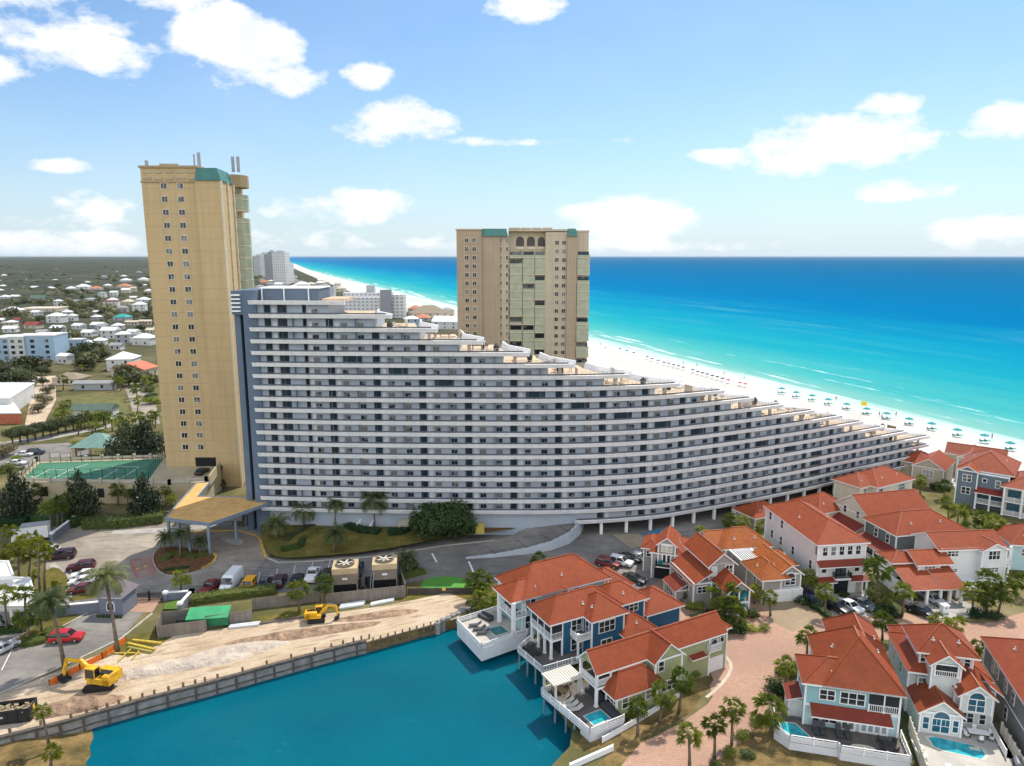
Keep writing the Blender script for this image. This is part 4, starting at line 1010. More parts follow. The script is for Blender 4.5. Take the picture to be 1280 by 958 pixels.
h.shed(0, 2.9, -1.1, 0, 2.75, 3.2, 'S', m=MAROON); h.shed(6.0, 8.9, -1.1, 0, 2.75, 3.2, 'S', m=MAROON); h.col(8.8, -1.0, 0, 2.6, .25)
h.dark('S', 4.7, 0, 0, 2.6, 2.3, mat('black_garage_door', (.012, .016, .022), .5, .2)); h.dark('S', 8.0, 0, .05, 1.0, 2.3, PALED)
for y, z in ((2, 1.2), (8, 4.0), (12.5, 4.0), (16, 4.0), (12.5, 7.3), (17, 7.3), (2, 4.0)): h.win('W', y, 0, z, .75, 1.5)
mb = MB()                                                 # house number on the front corner
for i in range(3):
    z = 8.5 - i*.62
    for dz in (0, .2, .4): mb.box(-.16, -.13, .18, .62, z + dz, z + dz + .08)
    mb.box(-.16, -.13, .54, .62, z + .08, z + .4)
mb.build('house_number', BLKF, h.r); h.done()
# ---- dark green-grey hip house
h = House('dark green-grey house with broad hip roof and long red porch on its left side', (72.8, 126.0, 0), 11, SLATE)
h.block(-.8, 14, 0, 8.6, 0, 6.5); h.hip(-.8, 14, 0, 8.6, 6.6, .58); h.win('S', 4.9, 0, 4.3, .8, 1.5); h.win('S', 3.6, 0, .9, .8, 1.2); h.win('S', 10.5, 0, 4.4, .9, 1.3)
mb = MB(); mb.box(-.86, 14.06, -.06, 8.66, 3.25, 3.5); mb.build('belt_board', TRIM, h.r)
h.win('S', -.1, 0, 1.1, .8, 1.8); h.win('W', 2.2, -.8, 4.2, .8, 1.6); h.win('W', 5.4, -.8, 4.2, .8, 1.6)
h.shed(-3.3, -.8, -.2, 8.4, 3.05, 3.9, 'W', m=MAROON)
for y in (-.1, 2.7, 5.5, 8.3): h.col(-3.2, y, 0, 2.9, .22)
h.deck([(-3.4, -.2), (-.8, -.2), (-.8, 8.4), (-3.4, 8.4)], -.1, .45); h.rail([(-.9, -.1), (-3.3, -.1), (-3.3, 8.3)], .45, .9)
for y in (1.4, 4.2, 7): h.win('W', y, -.8, .9, .8, 1.8)
h.block(10.5, 14.8, 1.0, 7.5, 0, 6.4, CRM); h.dark('S', 13, .98, 4.0, 2.2, 1.9, SCREEN); h.done()
# ---- cream gable house behind it
h = House('cream gabled house with long plain red roof and two small gable windows', (72.0, 135.4, 0), 14, CRM)
h.block(0, 15, 0, 11, 0, 5.9); h.gable(0, 15, 0, 11, 5.9, .62, 'x'); h.shed(-2.6, 0, 1.5, 9.5, 2.9, 4.2, 'W', m=MAROON)
h.win('W', 3.6, 0, 4.9, .75, 1.4); h.win('W', 7.4, 0, 4.9, .75, 1.4); h.win('W', 4.5, 0, .9, .8, 1.5); h.win('S', 12.6, 0, 4.3, .7, .9, 2)
h.shed(9, 12, -2.0, 0, 5.3, 7.0, 'S')
for y in (1.6, 5.5, 9.4): h.col(-2.5, y, 0, 2.8, .22)
h.done()
# ---- white two storey hip house beside the condominium
h = House('white two storey hip roofed house with pale blue shutters next to the condominium', tuple(G(1094, 640, 0)), 29, WHT)
h.block(0, 13, 0, 8.5, 0, 5.9, CRM); h.block(-3.4, 0, 1.8, 8.5, 0, 5.9, CRM); h.hip(0, 13, 0, 8.5, 6.0, .55); h.hip(-3.5, 4, 1.8, 8.5, 6.0, .5)
h.win('S', 1.4, 0, 3.9, .8, 1.4); h.win('S', 9.2, 0, 3.9, .8, 1.4, 2); h.win('S', -1.8, 1.8, 3.9, .8, 1.4)
SHUT = mat('pale_blue_shutter', (.26, .42, .48), .6, .1)
for x in (.75, 2.05, 8.1, 10.3): h.dark('S', x, -.03, 3.85, .35, 1.5, SHUT)
h.win('S', 4.6, 0, 1.2, .7, .9); h.hip(-3.0, -.6, 0.2, 1.8, 3.0, .7, m=MAROON); h.hip(7.4, 10.8, -1.4, 0, 2.9, .9, m=MAROON); h.done()
# ---- beige twin gables by the beach
h = House('beige gable fronted house with big arched panel window beside the dune', (103.4, 176.6, 0), -42, BEIGE)
h.block(0, 7, 0, 11, 0, 5.0); h.gable(0, 7, 0, 11, 5.1, .62, 'y'); h.hip(-3.5, 3, 3, 11, 4.9, .6); h.block(-3.4, 0, 3, 11, 0, 4.9)
h.win('S', 3.5, 0, 2.3, .7, 1.9, 3, mat('blind_glass', (.34, .33, .30), .3, .1)); h.garage('S', 3.5, 0, 0, 4.8, 1.7, BEIGE); h.done()
h = House('beige house closest to the beach with cross gable and four pane window', (117.6, 181, 0), -38, BEIGE)
h.block(0, 5.5, 0, 9, 0, 6.0); h.gable(0, 5.5, 0, 9, 6.0, .6, 'y'); h.block(-3, 10, 3, 9, 0, 6.0); h.gable(-3, 10, 3, 9.5, 6.0, .62, 'x'); h.win('S', 3, 0, 4.0, .6, 1.9, 2); h.win('S', .6, 0, 4.2, .4, .7); h.done()
# ---- blue-grey three storey and white neighbour at the right edge
h = House('blue-grey house with white trimmed bay gable, round window and covered porch', (105.6, 161.8, 0), -40, BLG)
h.block(0, 4.0, -.8, 6, 0, 8.6); h.gable(0, 4.0, -.8, 6, 8.6, .55, 'y'); h.block(4.0, 10, 0, 14, 0, 8.2); h.hip(0, 10.4, 1.5, 15, 8.5, .62); h.block(0, 4.0, 6, 14, 0, 8.4)
h.win('S', 2, -.8, 6.0, .75, 1.5, 2); h.win('S', 2, -.8, 3.0, .75, 1.5, 2); h.win('S', 8, 0, 5.4, .8, 1.6); h.win('S', 5.4, 0, 6.3, .7, .7, mz=False)
h.shed(4, 9.6, -1.6, 0, 4.0, 4.9, 'S', m=MAROON); h.dark('S', 5.4, 0, 2.2, 2.0, 1.7, GLASSB); h.dark('S', 8.0, 0, 2.0, 2.0, 1.7, GLASSB); h.rail([(4.1, -1.5), (9.5, -1.5)], 1.7, .9)
for x in (4.2, 6.9, 9.5): h.col(x, -1.5, 0, 3.8, .3)
h.deck([(4, -1.6), (9.6, -1.6), (9.6, 0), (4, 0)], 1.4, 1.65, DECK); h.done()
h = House('white house with two storeys of glazed porches at the right edge', (111.8, 154.6, 0), -40, CRM)
h.block(0, 12, 0, 12, 0, 6.6); h.hip(0, 12, -.6, 12, 6.7, .55)
for z in (4.0, .9):
    for x in (2, 5.2, 8.4): h.dark('S', x, 0, z, 2.4, 1.9, GLASSB)
    h.rail([(.2, -1.0), (10, -1.0)], z - .5, .9)
    h.deck([(0, -1.1), (10, -1.1), (10, 0), (0, 0)], z - .75, z - .5, DECK)
for x in (.2, 3.6, 6.8, 10): h.col(x, -1.0, 0, 6.4, .35)
h.done()
h = House('small red roofed house with aqua wall at the right edge beyond the palms', tuple(G(1262, 712, 0)), -10, AQUAL)
h.block(0, 9, 0, 8, 0, 5); h.hip(0, 9, 0, 8, 5.1, .6); h.win('S', 2, 0, 2.9, .8, 1.3); h.done()
# ---- white house with carport
h = House('rambling white house with stepped gables over an open red roofed carport', tuple(G(1137, 755, 0)), 5, WHT)
h.gable(.0, 5.6, .6, 6.6, 2.9, .55, 'x', o=.5) if False else None
h.shed(-.2, 5.2, -.4, 5.4, 2.75, 4.9, 'S'); h.shed(5.4, 9.2, -.6, 4.6, 2.75, 4.9, 'S', m=ROOF)
for x in (0, 2.8, 5.2, 6.9, 9.0): h.col(x, -.2, 0, 2.7, .42)
h.block(-.1, .25, 0, 5.4, 0, 2.6); h.block(0, 9, 5.4, 9, 0, 5.2); h.dark('S', 1.5, 5.38, 0, 2.2, 2.3); h.dark('S', 4.2, 5.38, 0, 2.2, 2.3); h.door('S', 7.5, 5.38, .1, 1, 2.1, None, 1)
h.hip(-.1, 4.5, 5.2, 9, 5.2, .5); h.block(3.6, 7.4, 3.62, 8, 2.7, 5.4); h.gable(3.4, 9.5, 3.6, 9, 5.5, .5, 'x'); h.win('S', 5.6, 3.6, 4.0, .55, .9, 3)
h.block(9, 21, 5.6, 12.5, 0, 7.2); h.gable(8.6, 21, 5.6, 12.5, 7.2, .5, 'x'); h.block(16, 20.5, 4.6, 8, 0, 7.2); h.gable(16, 20.5, 4.6, 9, 7.2, .5, 'y')
h.win('S', 11.2, 5.6, 5.7, .55, 1.0, 3); h.win('S', 18.2, 4.6, 5.3, .6, 1.5, 3); h.win('S', 18.2, 4.6, 2.9, .6, .8, 3); h.win('S', 12, 5.6, 2.7, .6, .6)
h.block(9.2, 14, 1.2, 5.6, 0, 2.0); h.dark('E', 8.5, 21, 4.0, 2.5, 1.9, SCREEN); h.rail([(21.0, 5.8), (22.4, 5.8), (22.4, 11)], 3.4); h.col(22.3, 5.9, 0, 7, .25); h.deck([(21, 5.7), (22.5, 5.7), (22.5, 11), (21, 11)], 3.1, 3.38); h.done()
# ---- grey house with the teal balcony chairs over a dark garage
h = House('narrow grey house with gabled turret and balcony above a dark garage mouth', ORG(814, 722, 0), -18, GRY)
h.block(0, 5.1, 0, 8, 0, 5.0); h.block(-1.8, 0, 2.5, 8, 0, 4.6); h.hip(-1.8, 0.6, 2.5, 8, 4.7, .6); h.hip(0, 5.4, 0.3, 8, 5.0, .5); h.block(1.1, 4.1, -.1, 5, 2.9, 6.9); h.gable(1.1, 4.1, -.1, 5.6, 6.95, .82, 'y')
h.dark('S', 2.7, 0, .05, 4.4, 2.3); h.win('S', 2.6, -.1, 5.4, .8, 1.1, 2, mat('cream_blind', (.52, .48, .38), .5, .1)); h.door('S', 2.6, -.1, 3.0, 1.5, 2.0)
h.deck([(.8, -.1), (4.4, -.1), (4.4, -1.1), (.8, -1.1)], 2.6, 2.78); h.rail([(.85, -.1), (.85, -1.05), (4.35, -1.05), (4.35, -.1)], 2.78, .9, BLKF); h.win('S', -.9, 2.5, 3.0, .7, 1.0); h.done(); H12 = h
# ---- grey house with the two storey glazed porch
h = House('grey house with tall gabled tower and glazed porch showing a teal spiral stair', ORG(909.5, 772, 0), 12, GRY)
h.block(-.2, 3.9, 1.6, 5, 0, 4.5); h.gable(-.2, 3.9, 0, 5, 4.55, .8, 'y')
for x in (0, 1.85, 3.7): h.col(x, .1, 0, 4.4, .26)
h.tm.box(0, 3.7, -.02, .22, 2.15, 2.45)
for x in (.95, 2.8):
    for z in (.3, 2.5): h.dark('S', x, 1.6, z, 1.5, 1.7, GLASSB)
mb = MB()                                                 # the teal spiral slide stair
for i in range(26):
    a = i * .55; z = .2 + i * .15; mb.obox((2.8 + .55*math.cos(a), .85 + .55*math.sin(a), z), (-math.sin(a), math.cos(a), .25), .24, .28, .09)
mb.cyl((2.8, .85), .09, 0, 4.3); mb.build('spiral_stair', TEALW, h.r)
h.block(-1.0, 3.4, 5, 13.5, 0, 7.2); h.gable(-1.2, 3.5, 4.6, 13.5, 7.25, .8, 'y'); h.win('S', 2.6, 4.98, 5.2, .55, 1.4, 2); h.win('S', -.1, 4.98, 5.0, .8, 1.5, 1, mat('pale_panel', (.6, .6, .6), .4, .05))
h.block(-4.2, -1, 4.0, 13, 0, 4.4); h.shed(-4.2, -.9, 4.0, 13, 4.1, 6.2, 'W', m=ROOF); h.win('W', 9, -4.2, 2.5, .9, 1.4, 2); h.win('W', 6, -4.2, 2.5, .6, 1.4); h.win('S', -2.7, 4.0, 2.7, .7, 1.0, 2)
h.block(-6.2, -4.2, 6.5, 11, 0, 2.2); h.shed(-6.2, -4.2, 6.5, 11, 2.1, 3.2, 'W', m=MAROON); h.win('W', 8.6, -6.2, .8, .7, 1.1, 3); h.win('E', 8, 3.4, 5.2, .7, 1.3); h.done(); H13 = h
# ---- orange roofed house with white garage
h = House('grey and white house with brighter orange roof, white slatted pergola and double garage', ORG(972.3, 750.5, 0), 9, GRY, ROOF2)
h.block(0, 3.9, 0, 9, 0, 4.8); h.gable(-.1, 4.0, 0, 9, 4.85, .72, 'y'); h.block(-3.3, 0, -.6, 5, 0, 4.3); h.hip(-3.3, 1.0, -.6, 6, 4.35, .75); h.win('S', 2, 0, 2.75, .8, 1.1, 2, arch=True)
h.block(-2.9, 3.9, -.7, 0, 0, 2.3, WHT); h.garage('S', .6, -.7, .05, 2.7, 2.0); h.garage('S', -2.2 + 4.6 + .7, -.7, .05, 1.5, 2.0)
h.block(-4.5, 4.4, 11, 18, 0, 4.8); h.hip(-4.6, 4.5, 11.5, 18, 4.85, .7); h.gable(-6.5, 0, 13, 19, 4.8, .6, 'x'); h.hip(0.5, 5.2, 4, 9, 4.5, .6); h.block(-3.2, 0, 5, 11, 0, 4.2)
mb = MB()
for i in range(9): mb.box(-3.6 + i*.46, -3.45 + i*.46, 6.4, 11.0, 4.55, 4.72)
mb.box(-3.8, .6, 6.3, 6.5, 4.35, 4.55); mb.box(-3.8, .6, 10.8, 11.0, 4.35, 4.55); mb.box(-3.9, -3.65, 6.3, 11, 4.5, 4.8); mb.box(.3, .55, 6.3, 11, 4.5, 4.8)
mb.build('pergola', TRIM, h.r); h.win('W', 2, -3.3, 2.6, .6, 1); h.done()
# ---- low red roofs between the white house and the condominium
h = House('low cream house with red hip roof tucked behind the tall white house', tuple(G(1022, 668, 0)), 22, CRM)
h.block(0, 9, 0, 8, 0, 4.6); h.hip(0, 9, 0, 8, 4.7, .6); h.win('S', 7, 0, 2.8, .6, .9); h.done()
h = House('small grey outbuilding with red hip roof below the condominium parking deck', tuple(G(943, 664, 0)), 25, GRY)
h.block(0, 8, 0, 6, 0, 2.9); h.hip(0, 8, 0, 6, 3.0, .6); h.done()
# ================================================================== lake houses on the left of the court
h = House('pale aqua lake house with vast red hip roof and spa on a boarded lake deck', ORG(623.9, 777, 1.2), -62, AQUAL)
h.block(-3.6, 4.3, 1.8, 17, -1.2, 5.2); h.block(-.6, 4.2, 2.2, 4, -1.2, 5.2); h.hip(-3.8, 4.3, 1.9, 17.5, 5.4, .72); h.hip(-.7, 4.3, 0, 9, 5.4, .6)
for x in (0, 4.7): h.col(x, .05, 0, 5.3, .5)
h.deck([(-.4, 0), (4.9, 0), (4.9, 2.2), (-.4, 2.2)], 2.5, 2.85, DECK); h.rail([(0, .1), (4.8, .1), (4.8, 2.2)], 2.85, .9)
h.dark('S', 2.2, 2.18, 0, 3.4, 2.3, SCREEN); h.dark('S', 2.2, 2.18, 2.9, 3.4, 2.2, SCREEN); h.win('E', 3.2, 4.3, .3, .8, 2, 2); h.win('E', 3.2, 4.3, 3.3, .8, 1.7, 2)
for y in (9.5, 11.6): h.win('E', y, 4.3, 4.4, .9, .5, mz=False)
D = [(-3.2, 1.2), (-2.6, -6.1), (5.9, -5.9), (5.4, -.3), (5.4, 2), (-.4, 2.2), (-.4, 1.2)]
h.deck(D, -2.0, 0, PALED, SKIRT); h.rail(D[:5], 0, .85, gap=.3)
mb = MB(); 
for a, b in zip(D[:4], D[1:4]): mb.bar((a[0], a[1], .38), (b[0], b[1], .38), .05, .5)
mb.build('railing_panel', SKIRT, h.r)
pool(h, [(1.3, -2.6), (3.6, -2.4), (3.5, -.2), (1.3, -.4)], 0, POOLD, 'spa'); h.block(-3, 3.6, 17, 23, -1.2, 2.6); h.hip(-3, 3.6, 16.5, 23, 2.7, .6); h.done(); H16 = h
h = House('deep blue lake house with screened upper porch on tall white posts', ORG(671.8, 808.9, 1.2), -62, NAVY)
h.block(-1.8, 3.6, 2.0, 11.5, -1.2, 5.5); h.block(3.6, 5.8, 5.6, 11.2, -1.2, 5.5); h.hip(-1.9, 3.7, 0, 12, 5.6, .72); h.hip(0, 5.8, 5.7, 11.3, 5.6, .72)
for x in (-1.8, .1, 1.9, 3.7): h.col(x, .1, 0, 2.8, .3)
h.deck([(-2, 0), (3.8, 0), (3.8, 2), (-2, 2)], 2.55, 2.9, DECK)
for x in (-1.9, 0, 1.85, 3.7): h.col(x, .06, 2.9, 5.5, .16)
for x in (-.95, .93, 2.78): h.dark('S', x, .14, 2.95, 1.7, 2.4, SCREEN)
h.dark('E', 1.05, 3.66, 2.95, 1.7, 2.4, SCREEN); h.rail([(-1.9, .0), (3.7, .0), (3.7, 2)], 2.9, .9); h.dark('S', 1, 1.98, 0, 4.6, 2.3, SCREEN)
h.win('E', 4.4, 3.6, .4, .75, 1.7, 2); h.win('E', 4.4, 3.6, 3.3, .75, 1.7, 2); h.win('S', 4.7, 5.6, 3.3, .7, 1.6, 1); h.deck([(3.6, 3.4), (5.6, 3.4), (5.6, 5.6), (3.6, 5.6)], 2.6, 2.85); h.rail([(3.6, 3.4), (5.6, 3.4), (5.6, 5.6)], 2.85, .9, gap=.15); h.col(5.5, 3.5, 0, 3.9, .24)
h.win('E', 8.2, 5.8, 3.3, .8, 1.6, 3); h.win('E', 8.2, 5.8, .5, .8, 1.5, 2)
D = [(-2.2, .5), (-.4, -3.1), (5.9, -2.6), (6.1, 4.5), (3.6, 4.5), (3.6, 2), (-2, 2)]
h.deck(D, -.25, 0, DECK, SKIRT); h.rail(D[:4], 0, .85, gap=.25)
for x, y in ((-.2, -2.9), (2, -2.8), (4, -2.6), (5.8, -2.4), (5.9, 0), (-1.5, -.6)):
    mb = MB(); mb.cyl((x, y), .15, -4.2, -.26); mb.build('pile', mat('blue_grey_pile', (.16, .24, .28), .8, .2), h.r)
h.block(-2, 3.2, 11.5, 17, -1.2, 5.3); h.hip(-2.2, 3.4, 10, 17, 5.4, .65); h.win('E', 15, 3.2, 3.6, .7, 1.3, 2); h.block(3.2, 6.6, 11.5, 15.5, -1.2, 2.2); h.hip(2, 6.6, 11, 16, 2.3, .7); h.hip(-3, 3.6, 17.5, 24, 2.6, .6); h.block(-3, 3.5, 17.5, 24, -1.2, 2.5); h.done(); H17 = h
h = House('sage green lake house with gabled porch, lower side wing and deck spa', ORG(724.8, 865.2, 1.2), -62, SAGE)
h.block(0, 3.7, 2.2, 19, -1.2, 5.1); h.gable(-.1, 3.8, 0, 21.5, 5.2, .95, 'y', fill=False); h.gable(.6, 3.2, .4, .5, 5.6, .95, 'y', o=0, fill=True, m=TRIM) if False else None
mb = MB(); mb.add([(0, .15, 5.1), (3.7, .15, 5.1), (1.85, .15, 6.8), (0, .3, 5.1), (3.7, .3, 5.1), (1.85, .3, 6.8)], [(0,1,2),(3,5,4),(0,3,4,1),(1,4,5,2),(2,5,3,0)]); mb.build('gable_wall', SAGE, h.r)
mb = MB(); mb.add([(0.2, 2.4, 5.0), (3.5, 2.4, 5.0), (1.85, 2.4, 6.6), (0.2, 21.3, 5.0), (3.5, 21.3, 5.0), (1.85, 21.3, 6.6)], [(0,1,2),(3,5,4),(0,3,4,1),(1,4,5,2),(2,5,3,0)]); mb.build('gable_wall', SAGE, h.r)
for x in (0, 3.6): h.col(x, .1, 0, 5.0, .32)
h.deck([(-.2, 0), (3.9, 0), (3.9, 2.2), (-.2, 2.2)], 2.45, 2.8, DECK); h.rail([(0, .05), (3.7, .05), (3.7, 2.2)], 2.8, .9, gap=.14)
h.dark('S', 1.85, 2.18, 0, 3, 2.2, SCREEN); h.dark('S', 1.85, 2.18, 2.9, 2.8, 2.1, SCREEN)
for y in (3.4, 5.4): h.win('E', y, 3.7, 3.6, .8, 1.2)
h.block(3.7, 5.5, 8, 12.4, -1.2, 5.1); h.gable(1.85, 5.5, 7.9, 12.5, 5.2, .85, 'x', o=.35); h.win('E', 8.9, 5.5, 3.5, .8, 1.3); h.win('E', 10.4, 5.5, .4, .7, 1.3, 3)
h.block(3.7, 5.9, 1.6, 8, -1.2, 2.3); h.hip(2.6, 6.0, 1.4, 8.4, 2.4, .95); h.win('S', 5.0, 1.6, .4, .6, 1.4, 3); h.win('E', 2.9, 5.9, .4, .8, 1.4); h.win('E', 6.6, 5.9, .5, .7, 1.3)
h.block(.2, 3.4, 18, 22.5, -1.2, 5.0); h.hip(-.3, 3.2, 17, 22.6, 5.1, .7); h.garage('E', 20.2, 3.4, -1.1, 3.6, 2.2); h.win('E', 19.6, 3.4, 3.0, .9, 1.7, 2); h.win('E', 21.6, 3.4, 3.1, .6, 1.5); h.deck([(3.4, 18.6), (4.3, 18.6), (4.3, 20.8), (3.4, 20.8)], 2.6, 2.8); h.rail([(3.4, 18.6), (4.25, 18.6), (4.25, 20.8), (3.4, 20.8)], 2.8, .9, gap=.14)
h.shed(3.4, 4.3, 15.5, 17.6, 2.6, 3.0, 'E', m=MAROON)
D = [(-2.2, .2), (-2.0, -4.7), (7.8, -3.7), (7.6, 1.5), (3.7, 1.6), (3.7, 2.2), (0, 2.2), (-1, 2.2)]
h.deck(D, -.3, 0, DECK, SKIRT); h.rail(D[:4], 0, .9, gap=.3)
mb = MB()
for a, b in zip(D[:4], D[1:4]): mb.bar((a[0], a[1], .40), (b[0], b[1], .40), .05, .5)
mb.build('railing_panel', SKIRT, h.r)
for x, y in ((-1.8, -4.4), (.5, -4.1), (2.8, -3.9), (4.6, -3.8), (-1.9, -2)):
    mb = MB(); mb.cyl((x, y), .15, -4.2, -.31); mb.build('pile', MATS['blue_grey_pile'], h.r)
h.deck([(5.6, -3.6), (7.6, -3.5), (7.4, 1.2), (5.6, 1.2)], -3.0, -.31, SKIRT, SKIRT, 'deck_base')
pool(h, [(4.5, -2.3), (6.5, -2.2), (6.4, .3), (4.4, .2)], 0, POOLW, 'spa')
mb = MB()
for x, y in ((-2.1, -4.2), (.4, -4.0), (.2, -.4), (-2.0, -.5)): mb.box(x-.12, x+.12, y-.12, y+.12, 0, 2.5)
mb.box(-2.5, .7, -4.5, .0, 2.5, 2.62)
for i in range(12): mb.box(-2.5, .7, -4.45 + i*.38, -4.33 + i*.38, 2.621, 2.70)
mb.build('pergola', mat('cream_canopy', (.62, .58, .50), .7, .06), h.r); h.done(); H18 = h
# ================================================================== plants
LEAF_S = leafmat('sabal_leaf', (0.065, 0.10, 0.018), (0.25, 0.28, 0.06), .42)
LEAF_D = leafmat('date_palm_leaf', (0.05, 0.075, 0.025), (0.15, 0.165, 0.06), .28)
LEAF_Y = leafmat('sunny_palm_leaf', (0.10, 0.13, 0.015), (0.30, 0.30, 0.04), .40)
LEAF_O = leafmat('oak_leaf', (0.030, 0.044, 0.014), (0.10, 0.11, 0.040), .18)
LEAF_B = leafmat('brown_oak_leaf', (0.07, 0.065, 0.03), (0.17, 0.14, 0.07), .18)
LEAF_M = leafmat('magnolia_leaf', (0.015, 0.028, 0.012), (0.065, 0.078, 0.032), .12, .4)
LEAF_G = leafmat('hedge_leaf', (0.03, 0.055, 0.012), (0.12, 0.14, 0.03), .22)
LEAF_H = leafmat('deep_green_hedge_leaf', (0.012, 0.04, 0.01), (0.05, 0.085, 0.02), .2)
LEAF_L = leafmat('lime_shrub_leaf', (0.12, 0.16, 0.02), (0.30, 0.32, 0.05), .35)
BARK = mat('palm_bark', (0.17, 0.135, 0.10), .95, .25, 2.0, bump=.08, bs=6); BARK2 = mat('tree_bark', (0.10, 0.08, 0.06), .95, .25, 2.0, bump=.05, bs=6)
def fan_crown(seed, n=26, leaf=None):
    q = random.Random(seed); mb = MB()
    for i in range(n):
        a = q.uniform(0, 2*math.pi); e = R(78) - R(128) * ((i + q.random()) / n) ** .85
        d = Vector((math.cos(a)*math.cos(e), math.sin(a)*math.cos(e), math.sin(e))); L = q.uniform(.40, .62)
        sdv = Vector((-math.sin(a), math.cos(a), 0)); hub = d * L; up = sdv.cross(d)
        mb.add([sdv*-.012, sdv*.012, hub + sdv*.010, hub - sdv*.010], [(0,1,2,3)])
        m_ = 11
        for k in range(m_):
            t = (k - (m_-1)/2) / ((m_-1)/2) * R(82); l2 = q.uniform(.42, .58) * (1 - .18*abs(math.sin(t)))
            dir_ = (d*math.cos(t) + sdv*math.sin(t)).normalized(); sd_ = dir_.cross(up).normalized()
            mid = hub + dir_*l2*.55 + up*q.uniform(-.02, .03); tip = hub + dir_*l2 + Vector((0,0,-1))*q.uniform(.08, .26)
            w_ = .027
            mb.add([hub, mid + sd_*w_, tip, mid - sd_*w_], [(0,1,2),(0,2,3)])
    for i in range(int(n*.35)):                          # hanging dead skirt
        a = q.uniform(0, 2*math.pi); r_ = q.uniform(.08, .2)
        p = Vector((math.cos(a)*r_, math.sin(a)*r_, -.05)); t = Vector((-math.sin(a), math.cos(a), 0))*.06
        mb.add([p - t, p + t, p*1.9 + t + Vector((0,0,-q.uniform(.3,.55))), p*1.9 - t + Vector((0,0,-.4))], [(0,1,2,3)])
    return mb.mesh('crown', leaf or LEAF_S, uv=False)
def feather_crown(seed, n=30, leaf=None, droop=1.0):
    q = random.Random(seed); mb = MB()
    for i in range(n):
        a = i*2.399 + q.uniform(-.3, .3); e = R(80) - R(95) * ((i + q.random())/n) ** .9; L = q.uniform(.85, 1.05)
        d = Vector((math.cos(a), math.sin(a), 0)); sdv = Vector((-d.y, d.x, 0)); pts = []; p = Vector((0,0,0)); ee = e; m_ = 12
        for k in range(m_+1):
            pts.append(p.copy()); p = p + (d*math.cos(ee) + Vector((0,0,math.sin(ee)))) * L/m_; ee -= R(7.5)*droop*(.6 + k/m_)
        for k in range(m_):
            mb.add([pts[k] + sdv*.01, pts[k] - sdv*.01, pts[k+1] - sdv*.008, pts[k+1] + sdv*.008], [(0,1,2,3)])
            if k < 1: continue
            t = (pts[k+1]-pts[k]).normalized(); ll = .26*math.sin(math.pi*min(1, (k+1.2)/(m_+1.5))) + .06
            for sg in (-1, 1):
                for h_ in (0, .5):
                    b = pts[k].lerp(pts[k+1], h_); tip = b + (sdv*sg*.82 + t*.62)*ll + Vector((0,0,-ll*q.uniform(.15,.55)))
                    mb.add([b, b + t*.035, tip], [(0,1,2)])
    return mb.mesh('crown', leaf or LEAF_D, uv=False)
def lobed(seed, lobes, n, size, leaf, flat_=.0, name='crown'):
    """leaf faces spread through several lobes (centre, radii)"""
    q = random.Random(seed); mb = MB(); tot = sum(r_[0]*r_[1]*r_[2] for c, r_ in lobes) ; ws = [r_[0]*r_[1]*r_[2] for c, r_ in lobes]
    for i in range(n):
        c, r_ = q.choices(lobes, ws)[0]
        v = Vector((q.gauss(0,1), q.gauss(0,1), q.gauss(0,1))).normalized()
        rr = q.random() ** .28 * q.uniform(.86, 1.06)
        p = Vector((c[0] + v.x*r_[0]*rr, c[1] + v.y*r_[1]*rr, c[2] + v.z*r_[2]*rr))
        nrm = (v + Vector((q.gauss(0,.5), q.gauss(0,.5), q.gauss(.25,.5)))).normalized()
        t = nrm.cross(Vector((q.gauss(0,1), q.gauss(0,1), q.gauss(0,1)))).normalized(); b = nrm.cross(t); s_ = size*q.uniform(.6, 1.35)
        mb.add([p - t*s_, p - b*s_*.6, p + t*s_, p + b*s_*.6], [(0,1,2,3)])
    return mb.mesh(name, leaf, uv=False)
FANS = [fan_crown(i, 27) for i in range(5)]; FANY = [fan_crown(20 + i, 27, LEAF_Y) for i in range(2)]; FANFAR = [fan_crown(40 + i, 15) for i in range(2)]
FEA = [feather_crown(i, 34) for i in range(3)]; FEAY = [feather_crown(9, 34, LEAF_D, 1.15), feather_crown(10, 32, None, 1.2)]
def palm(u, v, uc, vc, rpx, kind='fan', label='', group=None, z0=0.0, name='palm_tree', tr=.17):
    b = G(u, v, z0); c = AT(uc, vc, b.y); c.y = b.y + rnd.uniform(-.3, .3)
    dep = b.y*CP - (c.z - CAM_H)*SP; r_ = rpx*dep/FOC*1.12
    o = empty(name, b, 0, label, 'palm', group)
    L = c - b; pts = [Vector((0,0,-.15)), L*.35 + Vector((L.x*-.08, 0, 0)), L*.7, L]
    mb = MB(); mb.tube(pts, [tr*1.35, tr, tr*.9, tr*1.15], 8); mb.build('trunk', BARK, o, True, False)
    me = {'fan': FANS, 'fany': FANY, 'far': FANFAR, 'date': FEA, 'queen': FEAY}[kind]
    cr = link('crown', me[rnd.randrange(len(me))], o); cr.location = L; cr.scale = (r_, r_, r_*(1.0 if kind != 'fan' else .95)); cr.rotation_euler = (0, 0, rnd.uniform(0, 6.28))
    return o
P_ = palm
RB = 'palms along the brick road'
P_(862,960,861,918,17,'fan','sabal palm at the bottom of the brick road, lowest of a row of three', RB)
P_(893,948,893,905,16,'fan','sabal palm with shaggy trunk, middle of three beside the brick road', RB)
P_(914.5,932,916,888,17,'fan','sabal palm with bare trunk, topmost of three beside the brick road', RB)
P_(848.7,890,853,849,18,'fan','sabal palm nearest the garage end of the sage green house', RB)
P_(824.7,904,828,866,18,'fan','sabal palm midway along the white fence of the sage green house', RB)
P_(797,920,798,884,15,'fan','sabal palm beside the deck spa of the sage green house', RB)
P_(981,868,984,833,15,'fan','slim sabal palm among dark shrubs left of the aqua house', RB)
